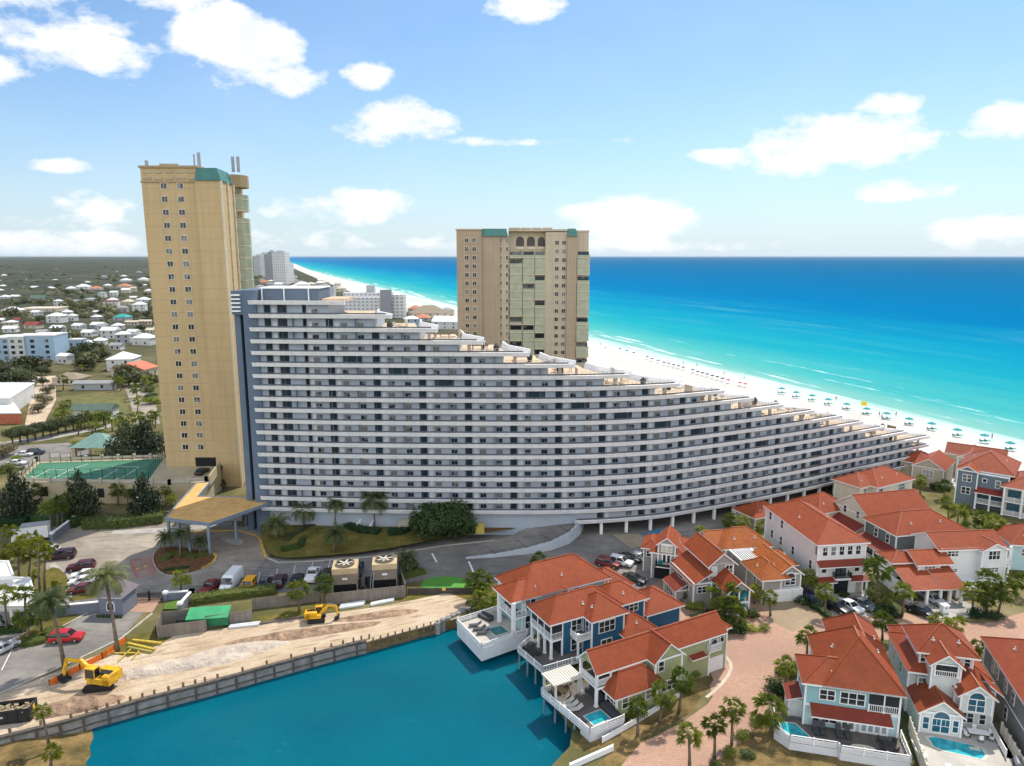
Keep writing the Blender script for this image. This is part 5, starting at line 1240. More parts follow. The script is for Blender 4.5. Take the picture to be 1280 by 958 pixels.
P_(1008.5,822,1009,795,15,'fan','sabal palm standing on the brick road behind the aqua house', RB)
P_(965,918,963,888,23,'fan','big bushy palm beside the small corner pool of the aqua house', RB, tr=.22)
P_(1103,800,1103,777,15,'fan','sabal palm behind the peak of the aqua house roof', RB); P_(1112,822,1114,783,10,'fan','thin palm between the aqua house and the white turret house', RB); P_(1123,835,1126,815,12,'fan','palm squeezed between the aqua house roof and the white turret house', RB)
P_(1173,792,1174,776,12,'fan','stubby palm behind the white turret house, left of a pair', RB); P_(1194,795,1196,779,12,'fan','stubby palm behind the white turret house, right of a pair', RB)
P_(1225,820,1222,807,10,'fan','palm right of the white turret house roof', RB); P_(1246,850,1246,835,14,'fan','palm against the dark grey house wall at the right edge', RB)
P_(963,770,962,748,11,'fan','small palm in front of the white double garage', RB); P_(1031,770,1032,740,13,'fan','palm beside the parked black sport utility in front of the white three storey house', RB)
P_(1096,757,1097,710,18,'fan','tall round headed palm between the white three storey house and the carport', RB); P_(1128,768,1129,738,14,'fan','palm in front of the left post of the red roofed carport', RB); P_(1108,768,1109,748,9,'fan','low young palm among shrubs beside the carport', RB)
P_(1216,765,1215,738,14,'fan','leftmost palm of the clump in front of the white carport house', RB); P_(1233,764,1237,726,17,'fan','tallest palm of the clump in front of the white carport house', RB); P_(1247,768,1256,738,17,'fan','leaning palm of the clump in front of the white carport house', RB); P_(1229,770,1231,748,13,'fan','lowest palm of the clump in front of the white carport house', RB)
P_(1270,745,1272,725,14,'fan','palm at the right edge beside the white carport house', RB)
P_(1010,745,1010,722,13,'fan','palm in the gap left of the white three storey house', RB); P_(1016,745,1018,728,10,'fan','second smaller palm in the gap left of the white three storey house', RB)
P_(905,775,905,745,22,'fan','bushy palm in front of the grey glazed porch house, upper one', RB); P_(915,785,917,768,20,'fan','bushy palm in front of the grey glazed porch house, lower one', RB); P_(943,755,945,738,11,'fan','slim palm beside the teal spiral stair', RB)
RG = 'palms in the upper right gardens'
for i, (u, v, uc, vc, r_) in enumerate(((1196,668,1197,640,12),(1212,690,1214,665,15),(1240,690,1243,655,15),(1228,672,1228,648,12),(1256,695,1257,668,14),(1185,655,1186,630,11),(1150,618,1150,601,9),(1180,625,1181,608,10),(1268,675,1270,662,9),(1222,702,1224,680,13),(1205,660,1206,637,10))):
    P_(u, v, uc, vc, r_, 'fan', 'palm in the planted gardens before the blue-grey and white porch houses', RG)
CG = 'palms at the foot of the condominium parking deck'
P_(873,685,877,664,9,'fan','palm right of the turret of the narrow grey house', CG); P_(908,668,913,651,11,'fan','left palm of three below the condominium deck beside the orange roof', CG); P_(926,672,929,652,10,'fan','middle palm of three below the condominium deck beside the orange roof', CG); P_(956,682,956,660,13,'fan','right palm of three below the condominium deck beside the orange roof', CG)
P_(985,705,985,690,15,'fan','feathery palm clump in front of the long white side wall', CG)
P_(672,716,672,699,11,'fan','palm poking up behind the pale aqua lake house roof', CG)
P_(599,752,598,726,18,'fan','palm beside the lake deck of the pale aqua house, back one of a pair','palms by the putting green'); P_(606,766,605,748,17,'fan','palm beside the lake deck of the pale aqua house, front one of a pair','palms by the putting green')
LG = 'palms in front of the condominium'
P_(226,742,227,722,13,'fan','sabal palm by the entrance gate behind the parking fence', LG); P_(374,764,373,737,15,'fan','sabal palm behind the fence, left of a pair near the small excavator', LG); P_(402,764,404,731,14,'fan','sabal palm behind the fence, right of a pair near the small excavator', LG)
P_(508,714,508,698,18,'date','grey palm over a round shrub right of the cooling towers', LG)
P_(417,692,419,667,17,'date','low palm on the lawn left of the curved hedge', LG, .5); P_(345,678,346,654,19,'date','palm beside the yellow kerb at the canopy', LG, .5); P_(380,658,380,637,18,'date','spreading palm at the foot of the condominium end bay', LG, 1.5); P_(419,660,420,629,14,'date','slim date palm in front of the condominium, left of a taller one', LG, 1.8); P_(468,660,468,625,22,'date','tallest date palm in front of the condominium wall', LG, 1.8); P_(341,645,342,632,9,'date','small palm under the tip of the orange canopy', LG, .5)
P_(205,690,206,672,13,'date','grey palm on the drive island, leftmost of three', LG); P_(225,698,226,668,15,'date','grey palm on the drive island, middle of three', LG); P_(250,694,250,676,11,'date','grey palm on the drive island, rightmost of three', LG)
WG = 'palms by the entrance road'
P_(147.5,815,133,722,30,'queen','tall leaning feather palm in front of the guard house', WG, tr=.24); P_(81,835,62,752,27,'queen','tall leaning feather palm beside the red sport utility', WG, tr=.24)
P_(61,930,52,889,11,'fan','thin leaning palm on the bank below the seawall', WG, tr=.14); P_(63,960,64,942,12,'fany','yellow-green palm at the bottom left corner', WG)
P_(9,790,5,744,15,'fan','palm in front of the white flat roofed building at the left edge', WG); P_(31,790,30,742,13,'fan','palm between the white flat roofed building and the tall feather palm', WG); P_(37,800,34,770,17,'fan','low bushy palm beside the white building corner', WG); P_(52,790,50,765,15,'fany','yellowish palm in the planted island left of the tall feather palm', WG)
for i, (u, v, uc, vc, r_) in enumerate(((24,728,22,686,12),(50,744,47,680,11),(56,740,57,690,11),(36,722,38,692,11),(8,712,6,690,11),(12,694,12,664,10),(38,696,38,672,10),(70,745,70,731,7),(41,732,42,718,7),(30,705,30,676,11),(62,700,61,684,9))):
    P_(u, v, uc, vc, r_, 'fany', 'yellow-green palm in the clump beside the parked maroon cars', 'yellow-green palms at the left edge')
BG_ = 'palms below the tennis deck'
for i, (u, v, uc, vc, r_) in enumerate(((64,662,61,634,12),(72,662,71,633,13),(78,660,79,625,12),(103,648,102,633,11),(148,632,146,612,10),(52,628,49,612,11),(160,636,160,616,7),(207,632,207,613,8),(213,640,214,624,8),(262,612,263,604,6),(275,612,276,604,6))):
    P_(u, v, uc, vc, r_, 'fan', 'palm among the dark trees below the tennis deck wall', BG_)

def tree(loc, crown_mesh, s, label, group, name='tree', th=1.5, cat='tree', tr=.25, rz=None):
    o = empty(name, loc, 0, label, cat, group)
    mb = MB(); mb.tube([(0,0,-.2), (.05,0,th*.6), (0,.05,th)], [tr*1.3, tr, tr*.7], 7)
    for k in range(4):
        a = k*1.6 + loc[0]; mb.tube([(0,0,th*.7), (math.cos(a)*s[0]*.35, math.sin(a)*s[0]*.35, th + s[2]*.35)], [tr*.55, tr*.2], 5)
    mb.build('trunk', BARK2, o, True, False)
    c = link('crown', crown_mesh, o); c.location = (0, 0, th); c.scale = s; c.rotation_euler = (0, 0, rnd.uniform(0, 6.28) if rz is None else rz); return o
def lob(seed, k=7, spread=.55, r_=.55):
    q = random.Random(seed); return [((0, 0, .45), (.6, .6, .5))] + [((math.cos(i*2.4)*spread*q.uniform(.7,1.1), math.sin(i*2.4)*spread*q.uniform(.7,1.1), q.uniform(.15, .75)), (r_*q.uniform(.6,1), r_*q.uniform(.6,1), .32*q.uniform(.7,1.2))) for i in range(k)]
MAG = [lobed(i, [((0,0,.15),(.95,.95,.30)), ((.1,0,.45),(.75,.75,.32)), ((-.05,.1,.75),(.5,.5,.3)), ((0,0,1.0),(.25,.25,.22)), ((.5,.3,.25),(.4,.4,.25)), ((-.5,-.35,.3),(.4,.4,.28))], 2600, .055, LEAF_M) for i in range(2)]
OAK = [lobed(30+i, lob(i), 2200, .06, LEAF_O) for i in range(3)]; OAKB = [lobed(50+i, lob(i+7), 1400, .055, LEAF_B) for i in range(2)]
LEAF_F = leafmat('far_oak_leaf', (0.045, 0.058, 0.022), (0.15, 0.145, 0.07), .2)
FAROAK = [lobed(60+i, lob(i+3, 6), 260, .13, (LEAF_F, LEAF_O, LEAF_B)[i % 3]) for i in range(6)]
SHRUB = [lobed(80+i, lob(i+11, 5), 900, .075, m_) for i, m_ in enumerate((LEAF_G, LEAF_H, LEAF_L, LEAF_M))]
BIGB = lobed(90, lob(21, 14, .6, .5), 9000, .042, LEAF_H)
def AZ(u, v, z=0): return tuple(G(u, v, z))
def shrub(u, v, r_, hgt, k, label, group, name='shrub', z=0):
    o = link(name, SHRUB[k]); o.location = AZ(u, v, z); o.scale = (r_, r_, hgt); o.rotation_euler = (0, 0, rnd.uniform(0, 6.28))
    return tag(o, label, 'shrub', group)
MG = 'dark magnolias below the tennis deck'
tree(AZ(22,648), MAG[0], (5.2,5.2,8.2), 'dark broad magnolia at the left end of the tennis deck wall', MG); tree(AZ(103,648), MAG[1], (4.6,4.6,8.6), 'dark pointed magnolia in front of the middle of the tennis deck', MG); tree(AZ(183,648), MAG[0], (4.3,4.3,7.6), 'dark magnolia at the right end of the tennis deck', MG)
tree(AZ(160,577), MAG[1], (7,7,9.5), 'large dark tree cluster left of the green pavilion, left half', MG); tree(AZ(183,575), MAG[0], (6.5,6.5,9.0), 'large dark tree cluster beside the tan tower base, right half', MG)
def mound_h(x, y):
    f_ = max(0.0, min(1.0, (y - 116) / 22)); return .12 + 1.5 * f_ * f_
o = tree(AZ(554,672, 1.2), BIGB, (8.2,6.0,7.0), 'huge round deep green bush in front of the condominium', None, 'round_bush', .6, 'bush', .3)
for (u, v, r_, hh, k, lb) in ((983,845,2.0,2.0,1,'dark rounded shrub at the foot of the slim palm left of the aqua house'),(975,868,2.2,1.8,1,'dark shrub against the picket fence left of the aqua house'),(842,838,2.2,2.2,0,'green shrub mass at the garage corner of the sage green house'),(862,850,1.6,1.6,2,'yellow flowering shrub beside the brick road at the sage green house'),
    (927,925,1.2,1.3,2,'bright green shrub on the bare slope, right of three palms'),(912,945,1.1,1.0,2,'bright green shrub on the bare slope at the bottom'),(810,870,1.4,1.0,1,'dark shrub inside the white fence of the sage green house'),(790,882,1.6,.9,0,'low shrub beside the side wing of the sage green house'),
    (820,690,1.2,2.4,3,'dark clipped column shrub left of the narrow grey house'),(823,712,1.1,2.4,3,'second dark clipped column shrub left of the narrow grey house'),(855,750,1.6,2.0,3,'dark shrub right of the brick court drive'),(868,762,1.9,1.4,2,'lime green shrub at the corner of the glazed porch house'),(890,772,2.2,1.6,0,'green shrub mass under the bushy palms'),(940,772,1.6,1.8,1,'shrub beneath the teal spiral stair'),(955,788,1.3,.9,2,'yellow-green shrub in the court corner bed'),
    (1020,762,1.4,1.4,1,'hedge plant beside the white kerb of the parking drive'),(1108,765,1.9,2.2,1,'dark shrub beside the carport drive, left'),(1118,772,1.6,1.6,1,'dark shrub beside the carport drive, right'),(1090,750,1.6,2.0,0,'green shrub below the tall round headed palm'),(1222,770,2.2,1.2,1,'low planting under the palm clump of the carport house'),(1240,772,2.2,1.2,1,'low planting right of the palm clump of the carport house'),
    (512,712,2.1,2.6,1,'round dark shrub under the grey palm beside the cooling towers'),(588,655,1.1,1.7,3,'small round dark bush right of the huge green bush'),(478,672,1.0,2.0,3,'dark upright bush in the gap of the curved hedge'),(985,708,2.6,2.2,0,'shrubs before the long white side wall'),(1000,715,2.2,2.0,1,'darker shrubs before the long white side wall'),(1055,745,1.4,.9,1,'low shrub beside the parked cars')):
    shrub(u, v, r_, hh, k, lb, 'garden shrubs')
for (u, v, r_, hh, k, lb) in ((878,778,2.4,1.8,1,'dark bush at the left end of the court corner bed'),(902,790,2.0,1.2,0,'green bush at the front of the court corner bed'),(922,790,2.2,1.6,1,'dark bush in the middle of the court corner bed'),(938,788,1.5,1.0,2,'bright bush in the court corner bed'),(1085,735,1.8,2.2,1,'dark bush between the white three storey house and the porch house'),(1092,742,1.6,1.6,0,'green bush in the side garden of the white three storey house'),(1075,728,1.6,1.8,0,'green bush against the long red porch'),(1100,770,1.8,1.6,0,'green bush in the wedge beside the carport drive'),(1004,755,1.8,1.5,1,'dark bush beside the garage of the orange roofed house'),(1180,668,2.4,2.2,1,'dark bush at the right end of the dark green-grey house'),(1200,676,2.4,2.0,0,'green bush in the garden before the blue-grey porch house'),(1232,682,2.6,2.2,1,'dark bush in the garden before the white glazed porches'),(1255,690,2.4,2.0,0,'green bush in the garden before the white glazed porches'),(968,862,1.8,1.6,0,'green shrub above the big bushy palm'),(990,842,1.6,1.9,1,'dark shrub close to the left wall of the aqua house'),(1140,640,1.8,1.6,1,'dark shrub beside the cream gabled house'),(1168,612,1.8,2.0,1,'dark shrub beside the blue-grey house corner'),(866,742,1.4,1.6,0,'green shrub below the hooded window bay of the grey porch house'),(946,905,1.3,.8,2,'tuft of bright scrub on the bare slope near the bushy palm'),(895,958,1.0,.7,0,'tuft of scrub at the bottom of the bare slope'),(935,945,1.2,.8,1,'dark tuft of scrub low on the bare slope')):
    shrub(u, v, r_, hh, k, lb, 'garden shrubs')
def hedge(name, label, pts, w_, hgt, leaf, dens=16, size=.17, z=0, cat='hedge', group=None):
    """clipped hedge: leaf faces over and inside a run of rounded sections"""
    q = random.Random(len(label)); mb = MB(); P = [Vector((*p, 0)) for p in pts]; o = P[0].copy()
    for a, b in zip(P, P[1:]):
        L = (b - a).length; d = (b - a).normalized(); nn = Vector((-d.y, d.x, 0)); n = int(L * (w_ + hgt*1.2) * dens)
        mid_ = (a + b)/2 - o; mb.obox(Vector((mid_.x, mid_.y, hgt*.38)), (d.x, d.y, 0), L/2, w_*.36, hgt*.36)
        for i in range(n):
            s_ = q.uniform(-.2, L + .2); th = q.uniform(0, math.pi); bump_ = 1 + .22*mnoise.noise(Vector((a.x + d.x*s_, a.y + d.y*s_, 0))*.55); k = q.random()**.25
            y = math.cos(th); zc = abs(math.sin(th))**.6
            p = a + d*s_ + nn*(math.copysign(abs(y)**.6, y)*w_/2*k*bump_) + Vector((0,0,max(.03, zc*hgt*k*bump_)))
            nm = (nn*y + Vector((0,0,zc)) + Vector((q.gauss(0,.5), q.gauss(0,.5), q.gauss(0,.5)))).normalized(); t = nm.cross(Vector((q.gauss(0,1), q.gauss(0,1), q.gauss(0,1)))).normalized(); b2 = nm.cross(t); s2 = size*q.uniform(.6, 1.3)
            mb.add([p - t*s2 - o, p - b2*s2*.6 - o, p + t*s2 - o, p + b2*s2*.6 - o], [(0,1,2,3)])
    if z: z = mound_h(o.x, o.y)
    ob = mb.build(name, leaf, None, False, False); ob.location = (o.x, o.y, z); return tag(ob, label, cat, group)
g = lambda *uv, z=0: [G(u, v, z).xy for u, v in uv]
HG = 'hedges around the drive'
hedge('hedge', 'long shaggy hedge at the back of the car park below the tennis deck', g((107,660),(150,658),(204,652)), 4.2, 2.6, LEAF_G, 12, .22, group=HG)
hedge('hedge', 'low hedge run left of the white trailer', g((0,656),(36,655)), 4, 2.2, LEAF_H, 9, .22, group=HG); hedge('hedge', 'dark hedge behind the trio of palms by the blue-grey wall', g((45,652),(100,658)), 3.6, 2.4, LEAF_H, 9, .22, group=HG)
hedge('hedge', 'shaggy oleander hedge behind the parked cars along the fence', g((240,754),(280,748),(345,740)), 3.0, 1.6, LEAF_G, 14, .17, group=HG)
hedge('hedge', 'S shaped clipped hedge beside the yellow kerb', g((352,694),(376,690),(378,682),(392,676),(404,668)), 1.8, .9, LEAF_H, 26, .13, z=.5, group=HG)
hedge('hedge', 'rounded clipped hedge left of the gap in front of the date palms', g((434,668),(452,674),(474,676)), 2.6, 1.2, LEAF_H, 24, .14, z=.8, group=HG); hedge('hedge', 'rounded clipped hedge right of the gap in front of the date palms', g((486,677),(502,676),(512,670)), 2.6, 1.2, LEAF_H, 24, .14, z=.8, group=HG)
hedge('hedge', 'dark purple-brown hedge behind the S shaped hedge', g((358,684),(384,668),(410,660)), 1.6, .8, LEAF_M, 22, .14, z=.8, group=HG)
hedge('hedge', 'clipped hedge on the drive island', g((204,702),(214,694),(232,695),(246,698),(262,692)), 2.2, .8, LEAF_G, 24, .13, group=HG); hedge('hedge', 'low edging hedge at the front of the drive island', g((206,714),(236,711)), 1.0, .6, LEAF_H, 24, .12, group=HG)
hedge('hedge', 'clipped hedge around the planted island by the red sport utility', g((30,806),(58,800),(70,788)), 3.2, .9, LEAF_G, 18, .15, group=HG); hedge('hedge', 'small hedge in front of the white flat roofed building', g((-10,792),(30,788)), 2.2, .9, LEAF_H, 18, .15, group=HG)
hedge('hedge', 'hedge strip along the garage drive beside the white three storey house', g((1005,748),(1042,778)), 1.3, 1.0, LEAF_H, 22, .14, group=HG); hedge('hedge', 'low hedge inside the white fence of the sage green house', g((770,905),(808,878)), 1.4, .9, LEAF_G, 22, .14, group=HG)
hedge('hedge', 'low hedge right of the putting green shrub', g((500,724),(530,716)), 2.0, 1.0, LEAF_G, 22, .14, group=HG)
# ================================================================== entrance, canopy, parking, construction yard
# raised garden in front of the condominium
mound_px = [(335,640),(520,640),(720,648),(715,652),(640,672),(560,680),(470,694),(395,700),(345,702),(330,690),(325,668)]
outer = [tuple(p) for p in g(*mound_px)]; cx, cy = sum(p[0] for p in outer)/len(outer), sum(p[1] for p in outer)/len(outer)
mb = MB(); NX, NY = 60, 24; grid = {}
def inside(x, y, P):
    c = False; j = len(P) - 1
    for i in range(len(P)):
        if (P[i][1] > y) != (P[j][1] > y) and x < (P[j][0]-P[i][0])*(y-P[i][1])/(P[j][1]-P[i][1]) + P[i][0]: c = not c
        j = i
    return c
sp = smooth_poly(outer, 2); tri = tessellate_polygon([[Vector((*p, 0)) for p in sp]])
import bmesh as _bm
bm = _bm.new(); vv = [bm.verts.new((x, y, 0)) for x, y in sp]
for t in tri:
    try: bm.faces.new([vv[i] for i in t])
    except ValueError: pass
_bm.ops.subdivide_edges(bm, edges=bm.edges[:], cuts=5, use_grid_fill=True)
_bm.ops.recalc_face_normals(bm, faces=bm.faces[:])
for v in bm.verts: v.co.z = mound_h(v.co.x, v.co.y) + .12*mnoise.noise(v.co*.3)
me = bpy.data.meshes.new('garden_mound'); bm.to_mesh(me); bm.free(); me.materials.append(LAWN); auto_uv(me)
o = link('lawn', me); o['kind'] = 'structure'
if me.polygons[0].normal.z < 0: me.flip_normals()
flat('mulch_bed', smooth_poly([tuple(p) for p in g((490,652),(690,654),(640,663),(560,672),(510,667), z=1.2)], 2), [], 1.66, MULCH)
flat('lawn_verge', pxpoly([(200,790),(345,778),(480,752),(600,748),(640,742),(575,730),(440,745),(330,770),(240,775)]), [], .015, LAWN)
flat('verge_strip', pxpoly([(140,816),(165,795),(200,788),(225,790),(200,806),(160,822)]), [], .024, LAWN)
flat('drive_island', smooth_poly(pxpoly([(190,694),(205,682),(262,690),(272,700),(258,712),(215,722),(196,714)]), 2), [], .16, MULCH)
def kerb(name, pts, m_=None, w_=.3, h_=.16, closed=True):
    P = [Vector((*p, 0)) for p in pts]; mb = MB()
    for a, b in zip(P, P[1:] + ([P[0]] if closed else [])): mb.bar(a + Vector((0,0,h_/2)), b + Vector((0,0,h_/2)), w_, h_)
    return structure(name, mb, m_ or KERB)
kerb('island_kerb', smooth_poly(pxpoly([(190,694),(205,682),(262,690),(272,700),(258,712),(215,722),(196,714)]), 2))
kerb('yellow_kerb', pxpoly([(252,712),(266,704),(271,696),(262,688)]), YELLOWK, .35, .20, False); kerb('yellow_kerb_bank', pxpoly([(326,676),(332,697)]), YELLOWK, .45, .3, False)
kerb('canopy_kerb', pxpoly([(225,668),(262,664),(300,664),(320,670),(326,676)]), YELLOWK, .3, .2, False)
flat('canopy_walk', smooth_poly(pxpoly([(268,670),(300,672),(306,680),(296,684),(280,678)]), 2), [], .15, CONC); flat('lobby_walk', pxpoly([(290,664),(335,650),(345,660),(332,680),(324,672)]), [], .03, CONC); flat('front_walk', pxpoly([(140,664),(205,660),(290,652),(290,657),(205,666),(140,668)]), [], .03, CONC)
kerb('road_kerb', pxpoly([(332,697),(348,704),(395,702),(470,696),(560,682),(640,674),(715,654)]), None, .3, .16, False)
kerb('entrance_kerb', pxpoly([(-10,872),(95,826),(150,800),(190,768)]), None, .3, .16, False); kerb('gate_kerb', pxpoly([(70,788),(100,772),(112,765),(150,764),(168,750)]), None, .25, .15, False)
flat('planted_island', smooth_poly(pxpoly([(20,812),(24,796),(60,775),(108,766),(72,790),(50,806)]), 1), [], .12, LAWN); flat('parking_lawn', smooth_poly(pxpoly([(55,715),(70,708),(86,722),(88,742),(70,760),(45,745)]), 1), [], .10, LAWN)
flat('gate_lawn', pxpoly([(84,745),(132,740),(132,746),(86,752)]), [], .02, LAWN); flat('gate_paving', pxpoly([(150,764),(168,748),(204,746),(190,766)]), [], .024, PAVER)
flat('walk_left', pxpoly([(60,706),(68,704),(90,722),(92,742),(84,756),(80,756),(84,738),(80,722)]), [], .03, CONC)
# painted hatch and bays
mb = MB(); RED = mat('red_road_paint', (0.55, 0.09, 0.07), .7, .2, 1.5)
a, b, c, d = [Vector((p.x, p.y, .03)) for p in (G(163,700), G(188,698), G(194,718), G(171,722))]
for i in range(9):
    t = i/8; mb.bar(a.lerp(d, t), b.lerp(c, t), .16, .012)
mb.bar(a, d, .2, .012); mb.bar(b, c, .2, .012); structure('road_hatching', mb, RED)
mb = MB()
for (u, v) in ((172,711),(182,708)):
    p = G(u, v, .035); mb.box(p.x-.35, p.x+.35, p.y-.12, p.y+.12, .024, .038); mb.box(p.x-.12, p.x+.12, p.y-.5, p.y+.5, .024, .037)
structure('road_symbols', mb, YELLOWK)
mb = MB()
for q in (((540,692),(546,703)), ((586,702),(592,716)), ((2,838),(16,810)), ((108,770),(150,764))): mb.bar(G(*q[0], .03), G(*q[1], .03), .35 if q[0][0] > 500 else .12, .012)
for i in range(6): mb.bar(G(300 + i*22, 733 - i*4, .03), G(303 + i*22, 719 - i*4, .03), .10, .012)
structure('road_markings', mb, WHITE)
# ---- orange entrance canopy
cz = 6.6
CANP = mat('orange_canopy_felt', (0.60, 0.35, 0.12), .85, .12, .5); STEEL = mat('blue_grey_steel', (0.19, 0.24, 0.30), .6, .1)
cn = empty('entrance_canopy', G(250, 660), 0, 'flat orange roofed entrance canopy on blue-grey posts', 'canopy'); co = cn.location
pts = [tuple(p) for p in g((206,648),(262,655),(350,624),(283,621),(247,621),(262,603),(246,604), z=cz)]
loc = [(x - co.x, y - co.y) for x, y in pts]
mb = MB(); mb.prism(loc, cz - .55, cz, 1, 0); mb.build('canopy_roof', [CANP, STEEL], cn)
mb = MB()
for a, b in zip(loc, loc[1:] + loc[:1]): mb.bar((*a, cz + .06), (*b, cz + .06), .25, .14)
mb.build('roof_edge', STEEL, cn)
for (u, v) in ((213,684),(226,688),(238,692),(263,694),(296,678),(308,657)):
    p = G(u, v); mb = MB(); mb.box(p.x-co.x-.22, p.x-co.x+.22, p.y-co.y-.22, p.y-co.y+.22, 0, cz - .55); mb.build('post', STEEL, cn)
ob = MB(); p0, p1 = G(258, 618), G(312, 622); ob.box(-71, -60, 150, 153, 0, 4.2); o = ob.build('lobby_roof_block', CONC); tag(o, 'low grey lobby roof between the orange canopy and the stair tower', 'lobby roof')
# ---- tennis deck
DKZ = 5.0
td = empty('tennis_deck', (-110, 170, 0), 0, 'cream walled parking deck with a green tennis court on top', 'parking deck')
dk = [tuple(p) for p in g((20,602),(46,577),(208,572),(244,572),(272,570),(276,588),(258,602),(212,606), z=DKZ)]
mb = MB(); mb.prism([(x+110, y-170) for x, y in dk], 0, DKZ); mb.build('deck_wall', mat('cream_stucco', (.43, .36, .23), .8, .08, .3, dirt=.1), td)
mb = MB(); dl = [tuple(p) for p in g((28,600),(50,579),(204,574),(186,599), z=DKZ)]; mb.prism([(x+110, y-170) for x, y in dl], DKZ + .004, DKZ + .012)
mb.build('tennis_court', mat('green_court', (0.055, 0.175, 0.10), .8, .08, .3), td)
mb = MB(); ln = lambda p, q: mb.bar(G(*p, DKZ+.02) - Vector((-110, 170, 0)), G(*q, DKZ+.02) - Vector((-110, 170, 0)), .14, .012)
for p, q in (((42,598),(62,587)),((66,599),(88,587)),((128,598),(148,586)),((152,598),(174,584)),((62,587),(98,588)),((118,587),(160,586)),((88,587),(110,580)),((174,584),(140,583))): ln(p, q)
mb.build('court_line', WHITE, td)
CHN = mat('dark_green_mesh_fence', (0.02, 0.05, 0.045), .8, .1); mb = MB()
def fence_run(mb, a, b, z, h_, n, rails=(0, .5, 1)):
    a, b = Vector((*a, z)), Vector((*b, z)); off = Vector((110, -170, 0))
    for i in range(n + 1): p = a.lerp(b, i/n) + off; mb.box(p.x-.05, p.x+.05, p.y-.05, p.y+.05, z, z + h_)
    for r_ in rails: mb.bar(a + off + Vector((0,0,r_*h_)), b + off + Vector((0,0,r_*h_)), .06)
for i in range(4):
    fence_run(mb, dl[i], dl[(i+1) % 4], DKZ, 2.6, (5, 12, 8, 11)[i])
mb.build('court_fence', CHN, td)
mb = MB()
for i in range(len(dk)):
    a, b = Vector((*dk[i], DKZ)) + Vector((110,-170,0)), Vector((*dk[(i+1) % len(dk)], DKZ)) + Vector((110,-170,0)); L = (b-a).length; n = max(1, int(L/4))
    mb.bar(a + Vector((0,0,.55)), b + Vector((0,0,.55)), .12, .7)
    for k in range(n + 1): p = a.lerp(b, k/n); mb.box(p.x-.3, p.x+.3, p.y-.3, p.y+.3, DKZ, DKZ + 1.25)
mb.build('deck_parapet', mat('cream_parapet', (.45, .41, .33), .8, .08, .3), td)
mb = MB(); p0 = G(126, 612, 2); f0 = Vector((*dk[0], 0)); f1 = Vector((*dk[7], 0)); dd = (f1 - f0).normalized(); nn = Vector((dd.y, -dd.x, 0))
for t in (.18, .36, .55, .75):
    p = f0.lerp(f1, t) + Vector((110,-170,0)); mb = MB(); mb.obox(p + nn*.03 + Vector((0,0,2.6)), dd, .8, .05, 1.1); mb.build('deck_opening', DARK, td)
mb = MB(); a = G(276, 588, DKZ); b = G(262, 604, DKZ); off = Vector((110,-170,0)); mb.bar(a + off + Vector((0,0,1.2)), b + off + Vector((0,0,.6)), .3, 2.4); mb.build('ramp_wall', MATS['cream_stucco'], td)
# ---- seawall along the lake
sw = empty('seawall', (-30, 95, 0), 0, 'grey panelled concrete seawall along the lake edge', 'seawall'); so = Vector(sw.location)
top = [Vector((p.x, p.y, .3)) for p in WALL]
SWM = mat('seawall_concrete', (0.24, 0.235, 0.225), .85, .2, .8, dirt=.35); SWP = mat('seawall_rib', (0.10, 0.085, 0.07), .9, .25, 1.5)
mb = MB(); cap = MB(); rib = MB(); done_to = 7
for a, b in zip(top[:11], top[1:12]):
    mid = (a + b)/2 - so; dd = (b - a); mb.obox(Vector((mid.x, mid.y, -1.2)), (dd.x, dd.y, 0), dd.length/2 + .02, .16, 1.6); cap.obox(Vector((mid.x, mid.y, .46)), (dd.x, dd.y, 0), dd.length/2 + .02, .28, .09)
    n = max(1, int(dd.length/2.1)); nn = Vector((dd.y, -dd.x, 0)).normalized()
    for i in range(n):
        p = a.lerp(b, (i + .5)/n) - so + nn*.2; rib.obox(Vector((p.x, p.y, -1.0)), (dd.x, dd.y, 0), .14, .12, 1.5)
    p = mid + nn*.18; rib.obox(Vector((p.x, p.y, -.9)), (dd.x, dd.y, 0), dd.length/2, .07, .10); rib.obox(Vector((p.x, p.y, .25)), (dd.x, dd.y, 0), dd.length/2, .07, .1)
mb.build('wall_panel', SWM, sw); cap.build('cap_beam', SWP, sw); rib.build('rib', SWP, sw)
a, b = top[11], top[14]                                     # open steel frame of the unfinished stretch
WD = mat('weathered_timber', (0.17, 0.125, 0.08), .9, .25, 1.5)
fr = empty('timber_bulkhead', a, 0, 'unfinished open timber frame at the right end of the seawall', 'frame'); mb = MB()
a0 = top[11]
for i in range(11):
    p = a0.lerp(b, i/10) - a; mb.box(p.x-.11, p.x+.11, p.y-.11, p.y+.11, -2.7, .35)
mb.build('post', WD, fr); mb = MB()
for z in (-.9, .3): mb.bar(a0 - a + Vector((0,-.15,z-.5)), b - a + Vector((0,-.15,z-.5)), .18, .22)
mb.build('beam', WD, fr)
mb = MB(); c = b + Vector((1.5, .6, 0)); e = G(585, 762, 0)
for i in range(7):
    p = b.lerp(e, i/6); mb.cyl((p.x - b.x, p.y - b.y), .55, -3, .35 + .1*(i % 2), 7)
o = mb.build('concrete_pile_wall', SWM); o.location = (b.x, b.y, 0); tag(o, 'short wall of stained concrete piles between the timber frame and the lake deck', 'pile wall')
for i in range(24):                                      # anchor rods standing in the sand behind the wall
    t = i/23*10; k = min(9, int(t)); p = top[1+k].lerp(top[2+k], t - k)
    mb = MB(); mb.box(-.12, .12, -.12, .12, -.2, .75); o = mb.build('anchor_stake', WD); o.location = (p.x + .3, p.y + 1.3, 0); tag(o, 'short dark wooden stake standing in the sand behind the seawall', 'stake', 'stakes behind the seawall')
mb = MB(); q = random.Random(3)                           # heaps of spoil
